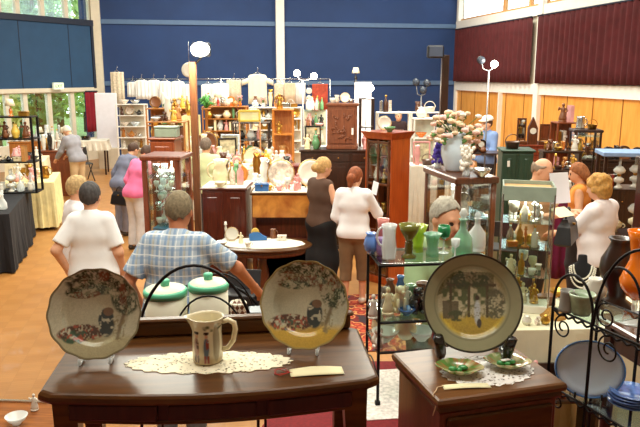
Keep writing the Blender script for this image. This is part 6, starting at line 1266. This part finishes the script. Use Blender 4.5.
# ------------------------------------------------------------------ shelves and tables before the blue wall
ALLK = ['vase', 'jug', 'teapot', 'bowl', 'display_plate', 'bottle', 'figurine', 'table_lamp', 'mantel_clock', 'trinket_box', 'round_vase', 'tall_vase', 'basket', 'tureen', 'book', 'picture_frame', 'flower_vase', 'dog_figurine']
ALLC = ['white', 'white', 'cream', 'cream', 'floral', 'green', 'brown', 'gold', 'pale wood', 'yellow', 'pink', 'blue and white', 'silver', 'dark wood', 'orange', 'clear glass', 'red']
BRT = ['white', 'white', 'cream', 'floral', 'gold', 'brass', 'pink', 'clear glass', 'green', 'silver', 'black', 'brown', 'amber glass', 'blue and white', 'dark wood']
def unit(px0, px1, Y, ptop, nlev, label, where, mat, kinds, cols, seed, back=None, d=.36, rows=1, glassy=False, lo=.7, onTop=True, rz=0):
    x0, x1 = xat(px0, Y, 1.4), xat(px1, Y, 1.4); h = at((px0+px1)/2, ptop, Y).z; lv = [lo+(h-lo)*i/(nlev-1) for i in range(nlev)]
    shelves(((x0+x1)/2, Y, 0), rz, x1-x0, d, h, [.1]+lv, label, mat, back, glassy=glassy)
    kinds = [k for k in kinds if k != 'picture_frame']
    gap = (h-lo)/(nlev-1)-.03
    names = ['lowest shelf', 'second shelf', 'third shelf', 'fourth shelf', 'fifth shelf']; 
    for i, z in enumerate(lv):
        top = i == nlev-1
        if top and not onTop: continue
        scatter(((x0+x1)/2, Y), rz, x1-x0-.08, d-.06, z, kinds, cols, ('on top of ' if top else 'on the %s of ' % names[i])+where, rows, seed*10+i, hmax=(.45 if top else gap), smin=.9, smax=1.3)
def stall(px0, px1, Y, h, dep, mat, label, clabel, where, kinds, cols, seed, rows=2, rz=0, hmax=.5, smin=.9, smax=1.4):
    x0, x1 = xat(px0, Y, h), xat(px1, Y, h); cloth_table(((x0+x1)/2, Y, 0), rz, x1-x0, dep, h, mat, label, clabel=clabel); scatter(((x0+x1)/2, Y), rz, x1-x0-.06, dep-.06, h+.0042, kinds, cols, where, rows, seed, hmax=hmax, smin=smin, smax=smax)
unit(118, 147, 18.6, 104, 5, 'white shelf unit of china under the hanging blouses', 'the white shelf unit under the blouses', m_white, ['figurine', 'vase', 'cup', 'bowl', 'display_plate', 'teapot'], BRT, 20, back=m_cream, rows=1)
unit(149, 192, 16.4, 108, 4, 'oak shelf unit of pottery under the white blouses', 'the oak shelves under the blouses', oak, ALLK, ALLC+['gold', 'yellow', 'gold'], 21, back=oak, d=.5, rows=2)
unit(204, 248, 17.2, 106, 5, 'open shelf unit of china under the beige lace panel', 'the shelves under the panel', oak, ALLK, ALLC+['gold', 'white'], 22, d=.5, rows=2, back=oak)
unit(250, 302, 17.8, 107, 5, 'white shelf unit of china under the cream jacket', 'the shelves under the jacket', m_white, ALLK, BRT+['brown', 'gold', 'amber glass'], 23, back=m_cream, d=.5, rows=2)
unit(303, 327, 16.0, 110, 4, 'white glass shelf unit below the rust red textile', 'the white shelves below the rust textile', m_white, ['vase', 'bottle', 'figurine', 'bowl', 'jug'], ['white', 'white', 'green', 'black', 'clear glass', 'pink', 'gold', 'brown'], 24, d=.5, rows=2, glassy=True, back=m_cream)
unit(273, 294, 12.6, 109, 4, 'orange oak dresser behind the standing plates', 'the orange oak dresser', wood('orange_oak', (196, 112, 36), (226, 148, 62), .35, 4, 'Z', .3), ['display_plate', 'jug', 'figurine', 'picture_frame'], ['cream', 'gold', 'white', 'pale wood'], 25, back=oak)
unit(234, 270, 13.8, 122, 4, 'dark shelf unit of silver and china in the crowded middle', 'the dark shelves in the crowded middle', darkw, ALLK, BRT+['silver', 'silver'], 26, d=.45, rows=2)
unit(150, 188, 12.7, 121, 3, 'golden wood shelf unit behind the grey green tin box', 'the golden shelves behind the tin box', oak, ALLK, ALLC+['gold', 'white', 'white'], 37, d=.45, rows=2)
unit(359, 373, 12.6, 98, 4, 'narrow dark shelf unit of flowers beside the carved cupboard', 'the narrow flower shelves', darkw, ['flower_vase', 'vase', 'flower_vase', 'jug'], ['pink', 'white', 'white', 'lilac'], 38, d=.4)
stall(186, 231, 14.5, 1.05, .7, m_ccloth, 'cream clothed trestle table behind the floodlight post', 'yellowish cream cloth on the table behind the floodlight post', 'on the cream table behind the floodlight post', ALLK, BRT, 31, 3, hmax=.6, smin=1.1, smax=1.7)
stall(196, 246, 12.6, 1.08, .6, m_cloth, 'white clothed table behind the person in pale green', 'white cloth on the table behind the person in pale green', 'on the table behind the person in pale green', ALLK, BRT+['amber glass', 'gold'], 39, 3, hmax=.6, smin=1.1, smax=1.6)
stall(222, 300, 11.6, 1.12, .7, m_cloth, 'long white clothed table behind the dark chest', 'white cloth on the long table behind the dark chest', 'on the long table behind the dark chest', ['vase', 'flower_vase', 'teapot', 'figurine', 'tureen', 'jug', 'table_lamp', 'bottle', 'basket', 'display_plate', 'decanter', 'mantel_clock'], ALLC+['gold', 'brown', 'amber glass', 'black', 'dark wood'], 32, 4, hmax=.6, smin=1.0, smax=1.5)
stall(214, 300, 9.75, 1.10, .55, m_cloth, 'white clothed table of china behind the walnut cabinet', 'white cloth on the table behind the walnut cabinet', 'on the table behind the walnut cabinet', ['display_plate', 'tureen', 'vase', 'figurine', 'bowl', 'flower_vase', 'jug', 'tall_vase', 'bottle'], BRT+['brown', 'gold', 'amber glass', 'green'], 33, 3, hmax=.5, smin=.9, smax=1.3)
stall(184, 198, 15.6, 1.75, .4, m_ccloth, 'tall narrow cream clothed stand beside the bright green fern', 'cream cloth on the tall narrow stand by the fern', 'on the tall narrow stand by the fern', ['flower_vase', 'vase', 'figurine'], BRT, 45, 2, hmax=.4)
stall(302, 330, 12.6, 1.35, .5, m_cloth, 'high white clothed table behind the blonde woman', 'white cloth on the high table behind the blonde woman', 'on the high table behind the blonde woman', ALLK, BRT+['brown', 'gold', 'black'], 46, 3, hmax=.55, smin=1., smax=1.5)
stall(410, 440, 11.6, 1.15, .5, m_cloth, 'white clothed table below the shelves of red pots', 'white cloth on the table below the shelves of red pots', 'on the table below the shelves of red pots', ALLK, ALLC, 47, 2, hmax=.45)
stall(330, 356, 14.0, 1.15, .6, m_cloth, 'white clothed table behind the carved cupboard', 'white cloth on the table behind the carved cupboard', 'on the table behind the carved cupboard', ['flower_vase', 'tall_vase', 'display_plate'], BRT, 34, 2, hmax=.6)
unit(376, 410, 13.0, 112, 4, 'tall white shelf unit behind the glazed bookcase', 'the tall white shelves behind the bookcase', m_white, ALLK, BRT+['red', 'green'], 41, d=.4)
cabinet((xat(303, 11.0, 1.2), 11.0, 0), 0, xat(314, 11., 1.3)-xat(291, 11., 1.3), .4, at(300, 166, 10.8).z, M('crimson_lacquer', (112, 30, 22), .3, coat=.4), 'crimson lacquered chest behind the blonde woman', 'chest', doors=1)
cabinet((xat(168, 9.3, 1.2), 9.3, 0), R(-4), xat(181, 9.3, 1.3)-xat(155, 9.3, 1.3), .4, at(168, 138, 9.1).z, redw, 'red brown cupboard behind the mahogany display case', 'cupboard', doors=1)
zc_ = at(168, 138, 9.1).z
t = thing('tin_trunk', 'pale grey green tin box on the red brown cupboard', 'box', (xat(168, 9.3, 1.9), 9.25, zc_), R(-4)); MB().box((0, 0, .06), (.3, .2, .12), .01).build('box_body', M('grey_green_tin', (140, 156, 142), .4, .3), t); MB().box((0, 0, .135), (.31, .21, .03), .008).build('lid', M('grey_green_tin'), t)
q = at(247, 122, 12.9); t = thing('yellow_frame', 'yellow wooden framed sign panel above the dark shelf unit', 'panel', (q.x, 13.3, 0), 0); zq = at(247, 122, 13.3).z; MB().tube([(-.2, .1, 0), (-.2, .1, zq)], .015, 6).tube([(.2, .1, 0), (.2, .1, zq)], .015, 6).build('leg', oak, t)
MB().box((0, .06, zq+.02), (.42, .03, .04)).box((0, .06, zq+.21), (.42, .03, .04)).box((-.2, .06, zq+.11), (.04, .03, .19)).box((.2, .06, zq+.11), (.04, .03, .19)).build('frame', M('yellow_paint', (220, 190, 80), .5), t); MB().box((0, .065, zq+.11), (.36, .01, .16)).build('panel', M('panel_cream', (226, 220, 170), .7), t)
# potted green fern
q = at(203, 108, 13.8); t = thing('potted_fern', 'bright green potted fern behind the floodlight post', 'plant', (xat(206, 15.4, 1.9), 15.4, 0), 0); zf = at(204, 108, 15.4).z; MB().lathe([(0, 0), (.12, 0), (.03, .04), (.03, zf-.05), (.1, zf-.03), (.12, zf), (.1, zf), (0, zf-.04)], 16).build('pot_stand', oak, t); mb = MB(); rg = random.Random(9)
for i in range(40): a = rg.uniform(0, 6.28); r_ = rg.uniform(.08, .2); z_ = rg.uniform(.1, .3); mb.tube([(0, 0, zf-.03), (r_*.6*math.cos(a), r_*.6*math.sin(a), zf+z_), (r_*1.3*math.cos(a), r_*1.3*math.sin(a), zf+z_*.6)], [.005, .022, .002], 4)
mb.build('fronds', M('fern_green', (86, 160, 74), .7, var=.2), t)
# ------------------------------------------------------------------ stalls behind the roses
unit(412, 436, 13.4, 118, 4, 'white shelf unit with red pots near the rose vase', 'the white shelf unit near the roses', m_white, ['vase', 'round_vase', 'teapot', 'bowl', 'flower_vase'], ['red', 'white', 'white', 'orange', 'cream'], 27, back=M('pale_green_board', (204, 214, 200), .8))
unit(410, 440, 16.8, 112, 3, 'low white shelf unit in front of the dark jacketed person', 'the low white shelves', m_white, ALLK, BRT, 28)
stall(436, 464, 14.6, 1.2, .6, m_cloth, 'white clothed table by the corner of the honey wall', 'white cloth on the table by the corner of the honey wall', 'on the table by the corner of the honey wall', ['vase', 'display_plate', 'flower_vase', 'table_lamp'], ALLC, 35, 2, hmax=.5)
unit(462, 500, 11.8, 152, 2, 'low dark shelf unit of brass between the roses and the green cupboard', 'the low dark shelves of brass', darkw, ['candlestick', 'tankard', 'teapot', 'mantel_clock', 'bowl', 'basket'], ['brass', 'dark wood', 'silver', 'brown', 'black'], 42, d=.45, rows=2)
unit(566, 604, 12.6, 148, 2, 'low dark shelf unit against the honey wall, behind the glass cabinet', 'the low dark shelves by the honey wall', darkw, ['candlestick', 'tankard', 'teapot', 'mantel_clock', 'bowl', 'basket', 'table_lamp'], ['brass', 'dark wood', 'silver', 'brown', 'gold'], 43, d=.45, rows=2)
cabinet((xat(618, 10.8, 1.2), 10.8, 0), R(-10), 1.2, .45, at(618, 160, 10.6).z, darkw, 'dark sideboard behind the pale blue board', 'sideboard', doors=2)
scatter((xat(618, 10.8, 1.2), 10.8), R(-10), 1.1, .4, at(618, 160, 10.6).z, ['mantel_clock', 'basket', 'trinket_box', 'book'], ['dark wood', 'brown', 'black', 'brass'], 'on the dark sideboard behind the pale blue board', 2, 44, hmax=.2)
chair(xat(482, 10.2, .6), 10.4, R(190), 'black folding chair in front of the low dark shelves of brass')
# green cupboard and chiffonier by the honey wall
Y = 9.2; x0, x1 = xat(499, Y, 1.5), xat(531, Y, 1.5); green = M('bottle_green_paint', (38, 66, 50), .4, var=.15)
cabinet(((x0+x1)/2, Y, 0), R(-6), x1-x0, .42, at(515, 150, Y-.2).z, green, 'bottle green painted cupboard behind the bald man', 'cupboard', doors=2, knob=brass)
zg = at(515, 150, Y-.2).z; t = thing('price_tag', 'white tag hanging on the bottle green cupboard', 'tag', (xat(509, 8.95, 1.5), 8.97, at(509, 167, 8.95).z), 0); MB().box((0, 0, .04), (.035, .003, .08)).build('tag_card', M('tag_white'), t)
item('basket', 'dark wood', ((x0+x1)/2-.05, Y, zg), '', .7, label='dark basket on the bottle green cupboard')
Y = 12.2; x0, x1 = xat(508, Y, 1.5), xat(566, Y, 1.5); zt = at(535, 145, Y-.25).z
cabinet(((x0+x1)/2, Y, 0), R(-9), x1-x0, .5, zt, wood('rosy_mahogany', (110, 42, 24), (150, 68, 40), .3, 4, 'Z', .3), 'long rosy mahogany sideboard along the honey wall', 'sideboard', doors=3, drawers=3)
def dressing(px0, px1, ptop, Yd, label):
    a, b_ = xat(px0, Yd, 1.7), xat(px1, Yd, 1.7); h = at(px0, ptop, Yd).z-zt; t = thing('toilet_mirror', label, 'mirror', ((a+b_)/2, Yd, zt), R(-9)); w = b_-a
    MB().box((0, 0, .03), (w+.04, .18, .06), .01).build('base', mahog, t); MB().box((-w/2+.012, 0, h/2), (.024, .03, h-.06)).box((w/2-.012, 0, h/2), (.024, .03, h-.06)).box((0, 0, h-.015), (w, .03, .03)).box((0, 0, .09), (w, .03, .03)).build('mirror_frame', mahog, t); MB().box((0, -.004, h/2+.03), (w-.05, .01, h-.12)).build('mirror_glass', M('mirror_silver'), t)
dressing(517, 526, 118, 12.1, 'small mahogany toilet mirror on the rosy sideboard, beside the pointed clock'); dressing(540, 550, 124, 12.05, 'toilet mirror on the rosy sideboard nearest the white pillar')
x = xat(533, 12.1, 1.8); t = thing('pointed_clock', 'dark pointed gothic clock between the two toilet mirrors', 'clock', (x, 12.1, zt), R(-9)); hq = at(534, 117, 12.1).z-zt; MB().stack([[(px_, y, z) for px_, z in ((-.08, 0), (.08, 0), (.08, hq*.6), (.0, hq), (-.08, hq*.6))] for y in (.07, -.07)]).build('clock_case', mahog, t); MB().stack([[(.055*math.cos(2*PI*i/20), y, hq*.5+.055*math.sin(2*PI*i/20)) for i in range(20)] for y in (-.072, -.078)]).build('dial', m_w, t)
unit(552, 573, 11.4, 122, 4, 'red brown bookshelf of ornaments beside the white pillar', 'the red brown bookshelf by the pillar', redw, ['cup', 'figurine', 'bowl', 'teapot', 'book'], ['white', 'brass', 'brown', 'pink', 'floral'], 36, back=redw)
Y = 9.8; x0, x1 = xat(572, Y, 1.7), xat(598, Y, 1.7); zt2 = at(585, 129, Y).z
vitrine(((x0+x1)/2, Y, 0), R(-8), x1-x0, .34, zt2, darkw, 'dark framed glass cabinet above the curly haired woman', [.9, 1.2, 1.5, 1.8], base=.7, post=.03, top=.04)
for i, z in enumerate((1.2, 1.5, 1.8)): scatter(((x0+x1)/2, Y), R(-8), x1-x0-.15, .22, z, ['figurine', 'cup', 'bottle', 'trinket_box'], ['white', 'brass', 'gold', 'brown', 'silver'], ('on the lower shelf', 'on the middle shelf', 'on the upper shelf')[i]+' of the dark framed glass cabinet', 2, 100+i, hmax=.24)
item('tankard', 'silver', (xat(580, Y, zt2), Y, zt2), '', 1.2, label='pewter tankard on top of the dark framed glass cabinet')
item('basket', 'brass', (xat(592, Y, zt2), Y, zt2), '', .5, label='small brass basket on top of the dark framed glass cabinet')
# tiered brass stall
Y = 8.9
for k, (hh, yy) in enumerate(((1.18, 0), (1.40, .3), (1.62, .6))):
    x0, x1 = xat(541, Y+yy, hh), xat(580, Y+yy, hh); t = thing('stepped_bench', ('lowest', 'middle', 'highest')[k]+' step of the brass stall behind the orange-topped woman', 'bench', ((x0+x1)/2, Y+yy, 0), R(-4)); MB().box((0, 0, hh-.015), (x1-x0, .27, .03)).build('bench_top', darkw, t)
    for s in (-1, 1): MB().box((s*((x1-x0)/2-.03), 0, (hh-.03)/2), (.04, .24, hh-.03)).build('leg', darkw, t)
    scatter(((x0+x1)/2, Y+yy), R(-4), x1-x0-.03, .24, hh, ['candlestick', 'tankard', 'bowl', 'teapot', 'figurine', 'jug', 'basket', 'dog_figurine'], ['brass', 'gold', 'brown', 'silver', 'white', 'dark wood', 'amber glass'], 'on the %s step of the brass stall' % ('lowest', 'middle', 'highest')[k], 2, 110+k, hmax=.26, smin=.7)
t = thing('maroon_drape', 'maroon cloth hanging from the front of the brass stall', 'cloth', (xat(562, 8.65, 1.), 8.68, 0), R(-4)); MB().sheet(lambda u, v: ((u-.5)*.42, .018*math.sin(u*22), 1.16*v), 40, 6, .004).build('cloth', M('maroon_cloth', (112, 24, 62), .95, var=.15), t)
# pale blue topped shelf with oil lamps
Y = 8.2; x0, x1 = xat(601, Y, 1.5), xat(668, Y, 1.5); zt = at(622, 151, Y).z; pb_ = M('pale_blue_board', (136, 164, 206), .5)
sh = shelves(((x0+x1)/2, Y, 0), R(-9), x1-x0, .42, zt-.05, [.1, .75, at(620, 187, Y).z-.0], 'dark shelf unit with a pale blue top board near the curly haired woman', darkw, posts=.04)
MB().box((0, 0, zt-.025), (x1-x0+.04, .46, .05), .006).build('blue_top', pb_, sh)
zz = at(620, 187, Y).z
item('oil_lamp', 'white', (xat(618, Y-.08, zz), Y-.08, zz), '', .68, label='white china oil lamp with opal globe below the pale blue board'); item('oil_lamp', 'white', (xat(634, Y-.02, zz), Y-.02, zz), '', .7, label='white oil lamp at the far edge, partly cut off by the picture')
for i in range(6): item('book', ('brown', 'dark wood', 'brown', 'red', 'dark wood', 'green')[i], (xat(602.5+2.6*i, Y+.05, zz), Y+.05, zz), '', .68, label=('%s book, %s along the row under the pale blue board' % (('brown', 'dark brown', 'brown', 'red', 'dark', 'green')[i], ('first', 'second', 'third', 'fourth', 'fifth', 'last')[i])), group='books under the pale blue board')
scatter(((x0+x1)/2, Y), R(-9), x1-x0-.1, .3, .75, ['oil_lamp', 'jug', 'tureen'], ['white', 'cream'], 'on the lower board under the oil lamps', 1, 120, hmax=.5)
Y = 7.0; cabinet((xat(646, Y, 1.), Y, 0), R(-10), .22, .4, at(640, 158, Y).z, darkw, 'narrow dark cupboard at the picture edge beside the oil lamps', 'cupboard', doors=1)
# ------------------------------------------------------------------ labels that single each thing out
bpy.context.view_layer.update()
ORD = ['first', 'second', 'third', 'fourth', 'fifth', 'sixth', 'seventh', 'eighth', 'ninth', 'tenth', 'eleventh', 'twelfth']
NUM = ['', 'one', 'two', 'three', 'four', 'five', 'six', 'seven', 'eight', 'nine', 'ten', 'eleven', 'twelve']
by = {}
for o in ALLT:
    if o.get('auto'): by.setdefault(o['label'], []).append(o)
for lab, os_ in by.items():
    if len(os_) > 1:
        os_.sort(key=lambda o: proj(o.location)[0]); n = len(os_)
        for i, o in enumerate(os_): o['label'] = ('%s of %s %s' % (('leftmost' if i == 0 else 'rightmost' if i == n-1 else ORD[min(i, 11)]+(' from left' if len(lab.split()) <= 11 else '')), NUM[min(n, 12)], lab))
for o in ALLT:
    if 'auto' in o: del o['auto']
# ------------------------------------------------------------------ light
sc = bpy.context.scene
w = bpy.data.worlds.new('World'); sc.world = w; w.use_nodes = True; bg = w.node_tree.nodes['Background']; bg.inputs['Color'].default_value = (.93, .97, 1, 1); bg.inputs['Strength'].default_value = 5.0
def area(name, loc, size, power, col, rot=(0, 0, 0), sy=None):
    l = bpy.data.lights.new(name, 'AREA'); l.energy = power; l.color = col; l.size = size; l.shape = 'RECTANGLE'; l.size_y = sy or size
    o = bpy.data.objects.new(name, l); C.objects.link(o); o.location = loc; o.rotation_euler = rot; return o
for x, y, pw in ((-3, 8, 420), (2.5, 8, 420), (-3, 13, 560), (2, 13, 560), (-3, 18.5, 520), (2.5, 19, 520), (-1, 4.5, 110)): area('hall_fill', (x, y, 6.6), 2.2, pw, (.985, 1, .86))  # unseen overhead panels, added because the windows alone leave the hall dim
area('front_fill', (0, 2.2, 6.0), 5, 360, (1, 1, .88), (R(52), 0, 0), .8)  # unseen fill above the stage, added to brighten the hall from the front
for nm, c_, pw, sz in (('case_light', jc.location+Vector((0, 0, hc_-.06)), 9, .25), ('case_light', vit.location+Vector((0, 0, vit_h-.09)), 7, .25), ('case_light', cab2.location+Vector((0, 0, 1.75)), 4, .2)): area(nm, c_, sz, pw, (1, .95, .82))
for i, p in enumerate(LAMPS):
    l = bpy.data.lights.new('flood_bulb', 'SPOT'); l.energy = (320 if i == 0 else 110); l.color = (1, .88, .66); l.spot_size = R(150); l.shadow_soft_size = .08; l.spot_blend = .5
    o = bpy.data.objects.new('flood_bulb', l); C.objects.link(o); o.location = p+Vector((0, -.12, 0)); o.rotation_euler = (R(62), 0, 0)
vs = sc.view_settings; vs.view_transform = 'Standard'; vs.look = 'None'; vs.gamma = 1; vs.use_curve_mapping = False; vs.exposure = -0.5
sc.cycles.max_bounces = 8; sc.cycles.transparent_max_bounces = 24; sc.cycles.use_denoising = True; sc.cycles.sample_clamp_indirect = 4
sc.cycles.caustics_reflective = False; sc.cycles.caustics_refractive = False
